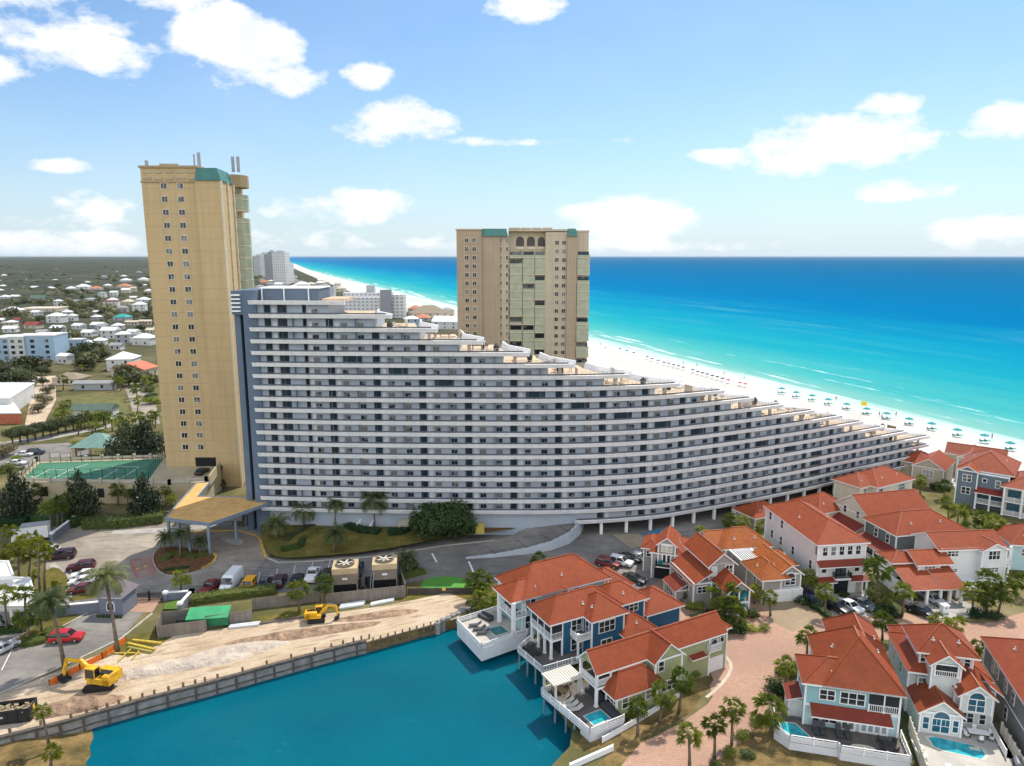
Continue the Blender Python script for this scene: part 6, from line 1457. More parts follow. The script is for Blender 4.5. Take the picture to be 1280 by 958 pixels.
def heap(u, v, rx, ry, h_, label, mt, ang=0):
    mb = MB(); n, m_ = 28, 8; vs2 = []
    for j in range(m_ + 1):
        for i in range(n):
            a = 2*math.pi*i/n; r_ = 1 - j/m_; x, y = math.cos(a)*r_*rx, math.sin(a)*r_*ry
            k = mnoise.noise(Vector((x*.9 + u, y*.9, 0)))*.5; vs2.append((x*(1+.15*k), y*(1+.15*k), max(-.02, h_*(1 - r_**2)*(1 + .7*k))))
    fs = [(j*n+i, j*n+(i+1) % n, (j+1)*n+(i+1) % n, (j+1)*n+i) for j in range(m_) for i in range(n)]
    mb.add(vs2, fs); o = mb.build('sand_heap', mt, None, True); o.location = G(u, v, .015); o.rotation_euler = (0, 0, ang); return tag(o, label, 'sand heap', 'spoil heaps on the construction yard')
PALES = mat('pale_spoil', (.50, .42, .34), .95, .15, .6, bump=.5, bs=1.2); BRNS = mat('brown_spoil', (.30, .20, .13), .95, .35, .8, bump=.6, bs=1.0)
heap(92, 884, 6, 1.7, 1.1, 'lumpy brown spoil heap behind the seawall near the big excavator', BRNS, .35); heap(225, 833, 10, 1.7, 1.0, 'long pale spoil bank behind the seawall', PALES, .33); heap(380, 792, 12, 1.5, .6, 'low spoil bank behind the right half of the seawall', BRNS, .28); heap(300, 812, 7, 1.6, .8, 'pale sand heap beside the seawall middle', PALES, .3); heap(470, 770, 7, 1.2, .5, 'brown rubble strip behind the timber frame', BRNS, .25)
# ---- orange silt fence, timbers, pipes
def run_fence(name, label, cat, pts, h_, m_, post=None, gap=2.0, th=.05, z=0, group=None):
    P = [Vector((p.x, p.y, z)) for p in pts]; o = empty(name, P[0], 0, label, cat, group); mb = MB(); pm = MB()
    for a, b in zip(P, P[1:]):
        a, b = a - P[0], b - P[0]; mb.bar(a + Vector((0,0,h_/2)), b + Vector((0,0,h_/2)), th, h_); n = max(1, int((b-a).length/gap))
        for i in range(n + 1): p = a.lerp(b, i/n); pm.box(p.x-.06, p.x+.06, p.y-.06, p.y+.06, 0, h_ + .12)
    mb.build('fence_panel', m_, o); pm.build('fence_post', post or m_, o); return o
run_fence('silt_fence', 'bright orange plastic silt fence between the road and the yard', 'fence', [G(62,858), G(100,838), G(128,824), G(158,802)], .9, mat('orange_plastic', (.75, .17, .02), .6, .1, 2), WD)
TIMY = mat('yellow_timber', (.50, .36, .06), .8, .15, 1.5)
TB_ = 'timbers lying beside the silt fence'
for i, (p, q, lb) in enumerate((((160,806),(194,814),'yellow square timber lying nearest the fence corner'),((166,802),(202,806),'yellow square timber at the back of the pile'),((160,811),(190,817),'greenish timber under the yellow ones'),((138,818),(176,818),'long thin timber lying flat beside the tall palm'),((148,828),(165,812),'thin batten lying across the grass'),((165,826),(175,814),'short batten lying across the grass'))):
    mb = MB(); a, b = G(*p), G(*q); mb.bar(Vector((0,0,.2)), b - a + Vector((0,0,.2)), .35 if i < 3 else .16, .35 if i < 3 else .14); o = mb.build('timber_beam', TIMY if i != 2 else mat('green_timber', (.28, .25, .07), .8, .15)); o.location = a; tag(o, lb, 'timber', TB_)
PVC = mat('grey_white_pipe', (.55, .57, .58), .5, .08)
for (p, q, n, lb) in (((424,762),(455,757),3,'stack of grey-white planks on the sand below the left cooling tower'),((463,758),(492,752),2,'stack of grey-white planks on the sand below the right cooling tower'),((286,786),(324,782),2,'pair of white planks on the sand beside the fence'),):
    mb = MB(); a, b = G(*p), G(*q)
    for i in range(n): mb.bar(Vector((0, i*.55, .2)), b - a + Vector((0, i*.55, .2)), .45, .3)
    o = mb.build('plank_stack', PVC); o.location = a; tag(o, lb, 'planks', 'plank stacks on the sand')
mb = MB(); a, b = G(325, 781), G(386, 772); mb.tube([(0,0,.15), (b-a)*.5 + Vector((0,.2,.15)), b - a + Vector((0,0,.15))], .2, 8); o = mb.build('drain_pipe', mat('dark_pipe', (.12,.10,.09), .8, .2)); o.location = a; tag(o, 'long dark pipe lying along the grass edge beside the small excavator', 'pipe')
# ---- wooden fences
WF = mat('grey_wooden_fence', (.23, .20, .165), .9, .12, .8, fn=f_plank(.16)); FG = 'weathered wooden fences'
run_fence('wooden_fence', 'weathered wooden fence in front of the green dumpsters, left panel', 'fence', [G(196,798), G(258,790)], 2.0, WF, None, 2.4, .08, group=FG); run_fence('wooden_fence', 'weathered wooden fence in front of the green dumpsters, right panel', 'fence', [G(258,785), G(315,777)], 2.0, WF, None, 2.4, .08, group=FG); run_fence('wooden_fence', 'side return of the dumpster enclosure', 'fence', [G(202,782), G(196,798)], 2.0, WF, None, 2.4, .08, group=FG)
run_fence('wooden_fence', 'dark wooden fence behind the dumpster enclosure and hedge', 'fence', [G(202,780), G(238,776)], 2.0, WF, None, 2.4, .08, group=FG); run_fence('wooden_fence', 'long shaded wooden fence behind the fan palms', 'fence', [G(316,762), G(400,752)], 1.9, WF, None, 2.4, .08, group=FG)
run_fence('wooden_fence', 'tall wooden fence in front of the cooling towers', 'fence', [G(408,757), G(508,746)], 2.1, WF, None, 2.4, .08, group=FG); run_fence('wooden_fence', 'wooden side fence right of the cooling towers', 'fence', [G(508,746), G(500,724)], 2.1, WF, None, 2.4, .08, group=FG)
run_fence('wooden_fence', 'low dark wooden fence in front of the bright putting green', 'fence', [G(510,743), G(594,742)], 1.1, mat('dark_fence', (.06,.055,.05), .9, .2), None, 1.6, .07, group=FG)
flat('putting_green', smooth_poly(pxpoly([(523,737),(532,723),(560,720),(592,725),(592,738)]), 1), [], .03, mat('bright_turf', (.085, .26, .04), .9, .1, 1.0))
mb = MB(); mb.box(-.3,.3,-.03,.03,.45,.95); o = mb.build('notice_sign', YELLOWK); o.location = G(555,743) + Vector((0,-.08,.25)); tag(o, 'small yellow notice on the low dark fence', 'sign')
# ---- cooling towers
CT = mat('tan_metal', (.48, .37, .22), .6, .08); CTD = mat('brown_grey_metal', (.20, .165, .13), .6, .12); GRM = mat('grey_metal', (.33,.34,.35), .5, .1)
def cooling(u, v, label):
    o = empty('cooling_tower', G(u, v), R(8), label, 'cooling tower', 'cooling towers beside the road')
    mb = MB(); mb.box(-2.1, 2.1, -1.9, 1.9, 2.0, 3.9); mb.build('casing', CTD, o); mb = MB(); mb.box(-2.15, 2.15, -1.95, 1.95, 3.9, 4.9); mb.build('top_casing', CT, o)
    mb = MB()
    for i in range(7): mb.box(-2.1, 2.1, -1.9 , 1.9, .25 + i*.25, .33 + i*.25)
    mb.build('louvre', DARK, o); mb = MB()
    for x in (-2.05, 2.05):
        for y in (-1.85, 1.85): mb.box(x-.1, x+.1, y-.1, y+.1, 0, 2.0)
    mb.build('corner_post', CTD, o)
    mb = MB(); n = 24
    for k in range(n):
        a0, a1 = 2*math.pi*k/n, 2*math.pi*(k+1)/n; c0, s0_, c1_, s1_ = math.cos(a0), math.sin(a0), math.cos(a1), math.sin(a1)
        mb.add([(c0*1.6, s0_*1.6, 4.9), (c1_*1.6, s1_*1.6, 4.9), (c1_*1.6, s1_*1.6, 5.35), (c0*1.6, s0_*1.6, 5.35), (c0*1.45, s0_*1.45, 4.9), (c1_*1.45, s1_*1.45, 4.9), (c1_*1.45, s1_*1.45, 5.35), (c0*1.45, s0_*1.45, 5.35)], [(0,1,2,3),(5,4,7,6),(3,2,6,7)])
    mb.build('fan_ring', CTD, o); mb = MB(); mb.cyl((0,0), 1.45, 4.905, 4.93, 24); mb.build('fan_well', DARK, o)
    f_ = MB(); f_.cyl((0,0), .28, 5.0, 5.3, 12)
    for k in range(6): a = k*math.pi/3 + .3; d = Vector((math.cos(a), math.sin(a), 0)); f_.obox(d*.85 + Vector((0,0,5.12)), (d.x, d.y, .0), .58, .17, .03)
    f_.build('fan', mat('pale_fan', (.55,.50,.42), .5, .1), o)
    mb = MB(); mb.box(-.45, .45, -1.96, -1.9, 2.85, 3.2); mb.build('plate', WHITE, o); mb = MB(); mb.bar((-2.2, -2.6, 0), (-1.9, -2.0, 3.4), .09); mb.bar((-2.6, -2.6, 0), (-2.3, -2.0, 3.4), .09); mb.build('ladder', GRM, o)
cooling(433, 738, 'tan cooling tower with roof fan, left of the pair'); cooling(482, 732, 'tan cooling tower with roof fan, right of the pair')
mb = MB(); q = random.Random(5)
for i in range(26):
    x, y = q.uniform(-2.2, 2.2), q.uniform(-1.2, 1.2); z = q.uniform(.3, 2.0)
    if i % 2: mb.tube([(x, y, 0), (x, y, z), (x + q.uniform(-1, 1), y, z)], .12, 6)
    else: mb.box(x-.25, x+.25, y-.25, y+.25, 0, z)
o = mb.build('pump_set', mat('black_pump', (.03,.03,.035), .6, .2)); o.location = G(458, 734); tag(o, 'tangle of black pipes and pumps between the two cooling towers', 'pumps')
# ---- dumpsters under the green lid
DG = mat('green_steel', (.02, .16, .08), .5, .15); o = empty('green_dumpster', G(262, 781), R(8), 'long green roofed dumpster inside the wooden enclosure', 'dumpster')
mb = MB(); mb.box(-3.1, 3.1, -1.1, 1.1, .3, 1.7); mb.build('body', DG, o); mb = MB(); mb.add([(-3.2,-1.3,1.75),(3.2,-1.3,1.75),(3.2,1.3,2.5),(-3.2,1.3,2.5),(-3.2,-1.3,1.65),(3.2,-1.3,1.65),(3.2,1.3,2.4),(-3.2,1.3,2.4)], [(0,1,2,3),(7,6,5,4),(0,4,5,1),(1,5,6,2),(2,6,7,3),(3,7,4,0)]); mb.build('lid', mat('bright_green_lid', (.05,.30,.13), .5, .12), o)
o = empty('green_dumpster', G(236, 783), R(8), 'small dark green dumpster left of the roofed one', 'dumpster'); mb = MB(); mb.box(-1.5, 1.2, -.9, .9, .2, 1.5); mb.build('body', mat('dark_green_steel', (.012, .06, .045), .5, .2), o); mb = MB(); mb.box(-1.55, 1.25, -.95, .95, 1.5, 1.6); mb.build('lid', DARK, o)
# ---- transformer boxes, flag signs
for (u, v, w_, h_, m_, lb) in ((505,662,1.1,1.9,mat('beige_box', (.42,.40,.32), .6, .08),'beige utility box left of the huge green bush'),(600,666,.9,1.7,mat('mustard_box', (.45,.36,.08), .6, .1),'mustard yellow utility box right of the huge green bush')):
    mb = MB(); mb.box(-w_, w_, -w_*.8, w_*.8, 0, h_); mb.box(-w_-.05, w_+.05, -w_*.8-.05, w_*.8+.05, h_, h_+.12); mb.box(-.03, .03, -w_*.8-.03, -w_*.8, .2, h_-.2); o = mb.build('utility_box', m_); o.location = G(u, v, 1.6); tag(o, lb, 'utility box')
for p, q, lb in (((444,662),(452,652),'left one of two white stair walls in front of the condominium'),((461,663),(469,652),'right one of two white stair walls in front of the condominium')):
    mb = MB(); a, b = G(*p, 1.6), G(*q, 2.6); mb.bar(Vector((0,0,.2)), b - a + Vector((0,0,.4)), .25, .8); o = mb.build('stair_wall', BANDM); o.location = a; tag(o, lb, 'stair wall')
# ---- guard house, walls, gate
gh = empty('guard_house', G(147, 764), R(-4), 'small blue-grey guard house with arched window and pyramid roof', 'guard house')
BGW = mat('blue_grey_paint', (.17, .19, .24), .7, .06); mb = MB(); mb.box(-2, 2, -1.6, 2.4, 0, 3.4); mb.build('wall', BGW, gh)
mb = MB(); mb.add([(-2.4,-2,3.4),(2.4,-2,3.4),(2.4,2.8,3.4),(-2.4,2.8,3.4),(0,.4,6.0)], [(0,1,4),(1,2,4),(2,3,4),(3,0,4),(3,2,1,0)]); mb.build('roof', mat('grey_shingle', (.17,.15,.165), .85, .15, 2), gh)
def archwin(face_y, x, w_, z0, z1, gh):
    n = 10; prof = [(x - w_, z0), (x + w_, z0)] + [(x + w_*math.cos(math.pi*i/n), z1 + w_*math.sin(math.pi*i/n)) for i in range(n+1)]
    fr = [(x + (px - x)*1.28, z0 - .15 if pz == z0 else z1 + (pz - z1)*1.28) for px, pz in prof]
    mb = MB(); m_ = len(fr); mb.add([(a, face_y-.06, b) for a, b in fr] + [(a, face_y, b) for a, b in fr], [tuple(range(m_))] + [(i+m_, (i+1) % m_ + m_, (i+1) % m_, i) for i in range(m_)]); f = mb.build('window', TRIM, gh)
    mb = MB(); mb.poly([(a, face_y-.09, b) for a, b in prof]); mb.build('pane', GLASS, f)
archwin(-1.6, 0, .55, 1.0, 1.9, gh); mb = MB(); mb.box(-2.04,2.04,-1.64,2.44,3.05,3.3); mb.build('trim', TRIM, gh)
mb = MB()
for i in range(9): mb.cyl((-2 + i*.5 + .02, -2.2), .22, 0, .5, 7, .12)
mb.build('flower_bed', LEAF_H, gh)
def wall_run(label, pts, h_, name='boundary_wall', cap=True, z=0, group='blue-grey boundary walls'):
    P = [Vector((p.x, p.y, z)) for p in pts]; o = empty(name, P[0], 0, label, 'wall', group); mb = MB(); cp = MB()
    for a, b in zip(P, P[1:]):
        a, b = a - P[0], b - P[0]; mb.bar(a + Vector((0,0,h_/2)), b + Vector((0,0,h_/2)), .35, h_); cp.bar(a + Vector((0,0,h_+.08)), b + Vector((0,0,h_+.08)), .5, .16); n = max(1, int((b-a).length/6))
        for i in range(n + 1): p = a.lerp(b, i/n); cp.box(p.x-.4, p.x+.4, p.y-.4, p.y+.4, h_ - .1, h_ + .3); mb.box(p.x-.33, p.x+.33, p.y-.33, p.y+.33, 0, h_ - .1)
    mb.build('wall_body', BGW, o); cp.build('wall_cap', TRIM, o); return o
wall_run('blue-grey wall with white cap left of the guard house', [G(70,770), G(134,764)], 1.7); wall_run('blue-grey wall right of the guard house beside the gate', [G(160,756), G(166,748)], 1.6); wall_run('slanting blue-grey wall at the back corner of the car park', [G(66,676), G(94,655)], 1.6); wall_run('white capped wall corner right of the gate', [G(208,750), G(240,748), G(226,764)], 1.3)
flat('gate_grass_bed', pxpoly([(207,756),(238,750),(226,764),(204,764)]), [], .35, mat('bright_grass', (.075,.15,.02), .9, .15, 1))
gt = empty('entrance_gate', G(168, 752), 0, 'low black iron entrance gate beside the guard house', 'gate'); mb = MB(); e = G(206, 750) - G(168, 752)
for i in range(27): p = e*(i/26); mb.box(p.x-.03, p.x+.03, p.y-.03, p.y+.03, 0, 1.3 + .35*math.sin(math.pi*i/26))
mb.bar(Vector((0,0,.2)), e + Vector((0,0,.2)), .07); mb.bar(Vector((0,0,1.2)), e + Vector((0,0,1.2)), .07); mb.build('gate_bars', BLKF, gt); mb = MB(); p = e*.5; mb.box(p.x-.1,p.x+.1,p.y-.1,p.y+.1,0,1.8); mb.build('gate_post', BLKF, gt)
# ---- white flat roofed building, trailer
wb = empty('flat_roofed_building', G(20, 788), 0, 'low white flat roofed building at the left edge', 'building'); wo = Vector(wb.location)
FLATR = mat('white_membrane_roof', (.66,.66,.64), .7, .06, .5, dirt=.1); OWS = mat('off_white_stucco', (.50,.50,.49), .8, .06)
for (pp, z_) in (([(-90,760),(36,758),(41,741),(36,724),(-90,722)], 3.6), ([(-90,722),(16,721),(9,703),(-90,700)], 5.0)):
    P = [(x - wo.x, y - wo.y) for x, y in pxpoly(pp, z_)]; mb = MB(); mb.prism(P, 0, z_ - .5); mb.build('wall', OWS, wb)
    cx_, cy_ = sum(p[0] for p in P)/len(P), sum(p[1] for p in P)/len(P); P2 = [(cx_ + (x-cx_)*1.02, cy_ + (y-cy_)*1.03) for x, y in P]; mb = MB(); mb.prism(P2, z_ - .499, z_); mb.build('roof', FLATR, wb)
    for p0, p1 in zip(P2, P2[1:] + P2[:1]): mb = MB(); mb.bar((*p0, z_ + .12), (*p1, z_ + .12), .3, .24); mb.build('roof_kerb', FLATR, wb)
    if z_ < 4:
        a_, b_ = Vector((*P[0], 0)), Vector((*P[1], 0)); dd = (b_ - a_).normalized(); nn = Vector((dd.y, -dd.x, 0)); L_ = (b_ - a_).length
        for k in range(4): mb = MB(); mb.obox(b_ - dd*(1.6 + 2.3*k) + nn*.03 + Vector((0,0,1.6)), dd, .75, .05, 1.1); mb.build('window', GLASS, wb); mb = MB(); mb.obox(b_ - dd*(.4 + 2.3*k) + nn*.15 + Vector((0,0,1.55)), dd, .2, .15, 1.55); mb.build('pier', TRIM, wb)
tl = empty('white_trailer', G(46, 676), R(22), 'white box trailer parked behind the slanting blue-grey wall', 'trailer'); mb = MB(); mb.box(-2.4, 2.4, -1.3, 1.3, .9, 3.5); mb.build('body', WHITE, tl); mb = MB(); mb.box(-2.5, 2.5, -1.35, 1.35, 3.5, 3.62); mb.build('roof', mat('grey_roof_sheet', (.3,.3,.29), .7, .1), tl); mb = MB(); mb.box(-4.3, -2.4, -1.2, 1.2, .7, 2.6); mb.build('cab', WHITE, tl)
for x in (-3.4, 1.4):
    for y in (-1.2, 1.2): mb = MB(); mb.tube([(x, y-.15, .45), (x, y+.15, .45)], .45, 12); mb.build('wheel', DARK, tl)
# ---- parking ramp walls below the condominium
rw = empty('ramp_wall', G(600, 696), 0, 'curved pale grey ramp wall rising to the condominium parking entrance', 'ramp wall'); ro = rw.location
base = [G(u, v) for u, v in ((582,699),(620,697),(660,693),(690,688),(712,680),(726,668),(730,658))]; hs = [.3, .7, 1.3, 1.9, 2.5, 2.9, 3.0]
mb = MB(); rl = MB()
for i in range(6):
    a, b = base[i] - ro, base[i+1] - ro; nn = Vector((-(b-a).y, (b-a).x, 0)).normalized()*.3
    v = [a, b, b + Vector((0,0,hs[i+1])), a + Vector((0,0,hs[i])), a + nn, b + nn, b + nn + Vector((0,0,hs[i+1])), a + nn + Vector((0,0,hs[i]))]
    mb.add(v, [(0,1,2,3),(5,4,7,6),(3,2,6,7)])
    n = max(1, int((b-a).length/1.6))
    for k in range(n): p = a.lerp(b, k/n); z = hs[i] + (hs[i+1]-hs[i])*k/n; rl.box(p.x-.05, p.x+.05, p.y+.1, p.y+.2, z, z + .55)
    rl.bar(a + Vector((0,.15,hs[i]+.5)), b + Vector((0,.15,hs[i+1]+.5)), .05)
mb.build('wall_body', mat('pale_blue_grey_wall', (.46,.49,.53), .8, .06), rw); rl.build('rail', RAILM, rw)
up = [G(u, v) for u, v in ((560,684),(640,672),(700,658),(712,650))]; mb = MB()
top_ = [(G(582,698), .02), (G(620,696), .4), (G(660,692), 1.0), (G(690,687), 1.6), (G(712,679), 2.2), (G(726,667), 2.6), (G(729,657), 2.7)]
lef = [G(575,690), G(605,682), G(640,675), G(662,668), G(685,662), G(700,655), G(704,650)]
for i in range(6): mb.add([(top_[i][0].x, top_[i][0].y+.3, top_[i][1]), (top_[i+1][0].x-.2, top_[i+1][0].y+.3, top_[i+1][1]), (lef[i+1].x, lef[i+1].y, top_[i+1][1]), (lef[i].x, lef[i].y, top_[i][1])], [(0,1,2,3)])
structure('ramp_road', mb, ASPH)
kerb('paving_band', [tuple(p) for p in g((887,807),(897,812),(906,819),(913,828),(914,836),(910,845),(904,853),(895,862),(883,872))], mat('pale_paving_band', (.50,.42,.33), .85, .1), .45, .02, False)
flat('blue_bay', pxpoly([(802,668),(832,660),(836,663),(806,672)]), [], .03, mat('blue_paint', (.02,.19,.36), .6, .1)); flat('pale_apron', pxpoly([(765,668),(800,668),(815,680),(790,686)]), [], .028, mat('tan_concrete', (.30,.25,.17), .85, .1))
run_fence('picket_wall', 'white boarded boundary along the road below the sage green house', 'fence', [G(753,929), G(800,902), G(850,871)], .8, TRIM, None, 1.5, .10); run_fence('picket_wall', 'short white fence at the bottom left of the brick road', 'fence', [G(712,962), G(766,938)], .7, TRIM, None, 1.5, .3)
# ================================================================== vehicles
TYRE = mat('tyre_rubber', (.015,.015,.016), .85, 0); RIM = mat('wheel_rim', (.35,.35,.36), .35, 0, metal=.6); LAMP = mat('headlamp_glass', (.6,.62,.62), .15, 0); TAIL = mat('tail_lamp', (.35,.01,.01), .25, 0)
CGL = mat('car_glass', (.012,.015,.018), .06, 0, spec=.8)
def paint(name, c): return mat(name, c, .28, 0, spec=.6, coords='obj')
PAINTS = dict(maroon=paint('maroon_paint', (.075,.008,.014)), red=paint('red_paint', (.42,.012,.014)), white=paint('white_car_paint', (.70,.70,.70)), black=paint('black_paint', (.012,.012,.014)), grey=paint('grey_car_paint', (.10,.105,.11)), silver=paint('silver_paint', (.40,.41,.42)), yellow=paint('yellow_paint', (.75,.36,.01)), navy=paint('navy_paint', (.012,.02,.05)), darkred=paint('dark_red_paint', (.14,.01,.012)), plum=paint('plum_paint', (.04,.012,.025)))
def bevel_mesh(mb, name, mats, w_=.12, seg=2):
    me = mb.mesh(name, mats, uv=False); bm = bmesh.new(); bm.from_mesh(me); bmesh.ops.remove_doubles(bm, verts=bm.verts[:], dist=.0005)
    bmesh.ops.bevel(bm, geom=bm.edges[:], offset=w_, segments=seg, affect='EDGES', profile=.6, clamp_overlap=True); bm.to_mesh(me); bm.free()
    me.polygons.foreach_set('use_smooth', [True]*len(me.polygons)); return me
def sideprism(prof, hw, hw_top=None):
    mb = MB(); n = len(prof); zs = [p[1] for p in prof]; z0, z1 = min(zs), max(zs); ht = hw if hw_top is None else hw_top
    k = lambda z: hw + (ht - hw)*(z - z0)/max(1e-6, z1 - z0)
    mb.add([(x, -k(z), z) for x, z in prof] + [(x, k(z), z) for x, z in prof], [tuple(range(n)), tuple(range(2*n-1, n-1, -1))] + [(i, i+n, (i+1) % n + n, (i+1) % n) for i in range(n)]); return mb
# type: length, half width, lower profile, cabin profile (glass), roof span
CT_ = {
 'suv': (4.75, .95, [(-2.35,.32),(2.3,.32),(2.38,.62),(2.3,.90),(1.15,1.05),(-2.33,1.08),(-2.4,.6)], [(-2.25,1.03),(1.05,1.02),(.35,1.62),(-1.9,1.66)], .72),
 'sedan': (4.7, .92, [(-2.3,.28),(2.3,.28),(2.35,.55),(2.2,.78),(1.1,.92),(-1.5,.95),(-2.3,.90),(-2.36,.6)], [(-1.75,.90),(1.15,.90),(.35,1.38),(-1.0,1.40)], .66),
 'minivan': (5.1, .98, [(-2.5,.3),(2.45,.3),(2.55,.62),(2.4,.92),(1.5,1.08),(-2.5,1.08),(-2.55,.6)], [(-2.42,1.03),(1.5,1.02),(.55,1.72),(-2.15,1.74)], .76),
 'van': (6.0, 1.02, [(-2.95,.35),(2.8,.35),(3.0,.75),(2.85,1.15),(2.3,1.45),(1.7,2.35),(1.3,2.6),(-2.95,2.62),(-3.0,1.5)], [(1.5,1.50),(2.36,1.42),(1.74,2.34),(1.5,2.36)], .8),
 'pickup': (5.6, .98, [(-2.75,.42),(2.7,.42),(2.8,.75),(2.68,1.08),(1.5,1.18),(-2.75,1.18),(-2.8,.7)], [(-.6,1.14),(1.45,1.14),(.75,1.78),(-.45,1.80)], .74),
 'jeep': (4.3, .92, [(-2.0,.45),(2.0,.45),(2.1,.7),(2.05,1.05),(.7,1.12),(-2.0,1.12),(-2.05,.7)], [(-1.95,1.08),(.75,1.08),(.45,1.78),(-1.9,1.80)], .84)}
CARP = {}
def car_parts(typ):
    if typ in CARP: return CARP[typ]
    L, hw, lo, cab, rw_ = CT_[typ]
    body = bevel_mesh(sideprism(lo, hw, hw*.95), 'body', PAINTS['white'], .09)
    cabin = bevel_mesh(sideprism(cab, hw*(.93 if typ != 'van' else 1.0), rw_ if typ != 'van' else .86), 'cabin_glass', CGL, .05)
    z = max(p[1] for p in cab); xs_ = [p[0] for p in cab if p[1] > z - .1]; r_ = MB()
    if typ != 'van': r_.box(min(xs_)+.02, max(xs_)+.05, -rw_-.01, rw_+.01, z - .04, z + .05)
    else: r_.box(-2.8, 1.2, -.85, .85, 2.6, 2.68)
    for sg in (-1, 1):                                   # pillars
        if typ == 'van': break
        for (a, b) in ((cab[1], cab[2]), (cab[0], cab[3])): r_.bar((a[0], sg*hw*.93, a[1]), (b[0], sg*rw_, b[1]), .09)
        m_ = (cab[0][0] + cab[1][0])/2; r_.bar((m_, sg*hw*.935, cab[0][1]), (m_ - .05, sg*(rw_+.01), z), .09, .07)
    roof = r_.mesh('roof_panel', PAINTS['white'], uv=False)
    rad = .36 if typ in ('suv', 'pickup', 'van', 'jeep') else .33; t = MB(); t.tube([(0,-.11,0),(0,.11,0)], rad, 16); rm = MB(); rm.tube([(0,-.12,0),(0,.12,0)], rad*.62, 10)
    h = MB(); h.box(-.06, .06, -.2, .2, -.07, .07)
    CARP[typ] = (body, cabin, roof, t.mesh('wheel', TYRE, uv=False), rm.mesh('rim', RIM, uv=False), h.mesh('headlight', LAMP, uv=False), h.mesh('tail_light', TAIL, uv=False), rad)
    return CARP[typ]
def car(typ, col, u, v, ang, label, group, z=0.03, scale=1.0, parts=True, name=None):
    body, cabin, roof, wm, rmesh, hm, tm_, rad = car_parts(typ); L, hw = CT_[typ][:2]
    o = empty(name or {'suv':'parked_car','sedan':'parked_car','minivan':'parked_minivan','van':'parked_van','pickup':'parked_pickup','jeep':'parked_jeep'}[typ], G(u, v, z), R(ang), label, {'pickup':'pickup truck','van':'van','minivan':'minivan'}.get(typ, 'car'), group)
    o.scale = (scale,)*3
    for me, nm in ((body, 'body'), (roof, 'roof_panel')):
        c = link(nm, me, o); c.material_slots[0].link = 'OBJECT'; c.material_slots[0].material = PAINTS[col]
    link('cabin_glass', cabin, o)
    for x in (-L*.30, L*.31):
        for sg in (-1, 1):
            w_ = link('wheel', wm, o); w_.location = (x, sg*(hw - .10), rad)
            if parts: link('rim', rmesh, w_)
    if parts:
        for sg in (-1, 1):
            a = link('headlight', hm, o); a.location = (L/2 - .10, sg*hw*.68, .72); b = link('tail_light', tm_, o); b.location = (-L/2 + .06, sg*hw*.72, .85)
    return o
CG1 = 'cars parked in the left car park'
car('minivan','plum',77,698,193,'dark plum minivan at the back of the left car park',CG1); car('suv','white',58,693,193,'white car half hidden behind the plum minivan',CG1); car('suv','maroon',102,712,195,'maroon sport utility parked right of the lawn',CG1)
car('sedan','white',106,722,195,'upper one of two white cars behind the tall palm fronds',CG1); car('sedan','white',104,730,195,'lower one of two white cars behind the tall palm fronds',CG1); car('sedan','darkred',103,740,194,'dark red car below the two white cars',CG1)
car('suv','red',84,801,8,'bright red sport utility driving on the entrance road',None, name='driving_car'); car('sedan','silver',3,815,70,'silver white car at the left edge of the frame',None)
CG2 = 'vehicles parked along the hedge and towers'
car('pickup','darkred',263,739,82,'dark red pickup at the left end of the row by the hedge',CG2); car('van','white',290,733,-92,'tall white cargo van in the row by the hedge',CG2,scale=1.0); car('jeep','yellow',311,737,-88,'bright yellow jeep beside the white van',CG2); car('sedan','grey',331,732,95,'dark grey car right of the yellow jeep',CG2); car('suv','plum',350,730,95,'dark plum sport utility in the middle of the hedge row',CG2); car('sedan','black',371,728,95,'black car half hidden by the palm at the fence',CG2); car('pickup','white',391,723,92,'small white pickup between the palms and towers',CG2); car('suv','black',410,722,95,'black sport utility left of the first cooling tower',CG2); car('pickup','navy',447,716,95,'dark blue pickup between the two cooling towers',CG2)
CG3 = 'cars parked behind the pale aqua lake house'
car('suv','darkred',760,708,-28,'dark red car behind the pale aqua lake house roof',CG3); car('suv','white',776,706,-28,'white sport utility behind the pale aqua lake house roof',CG3); car('sedan','black',786,701,-28,'black car right of the white one on the deck road',CG3); car('sedan','white',799,700,-28,'white car half hidden at the narrow grey house',CG3); car('sedan','black',792,727,-35,'black coupe alone in the bay below the row of four',CG3)
CG4 = 'cars on the house drives'
car('suv','black',1046,763,-62,'black sport utility in front of the white three storey house',CG4); car('sedan','white',1062,761,-62,'white hatchback in front of the white three storey house',CG4,scale=.97); car('sedan','grey',1078,759,-62,'dark grey car right of the white hatchback',CG4); car('sedan','navy',1012,751,-70,'dark car tucked beside the white three storey house wall',CG4); car('sedan','black',1152,768,-60,'black car on the carport drive',CG4); car('sedan','silver',1165,752,-70,'silver car under the red roofed carport',CG4); car('sedan','white',1142,634,-20,'white car by the beige arched window house',CG4)
car('sedan','black',253,592,85,'black car on the tennis deck by the garage mouth',None, z=5.02)
CG5 = 'cars in the far car parks'
car('sedan','white',31,570,5,'white car in the far car park beyond the tennis court',CG5); car('suv','black',45,568,5,'black car in the far car park beyond the tennis court',CG5); car('sedan','white',21,581,5,'white car at the hedge end behind the tennis court',CG5)
for i, (u, v, c) in enumerate(((36,478,'silver'),(42,474,'white'),(33,483,'navy'),(39,470,'grey'),(8,484,'black'))): car('suv', c, u, v, 10, 'car in the small lot behind the white warehouse', CG5, parts=False)
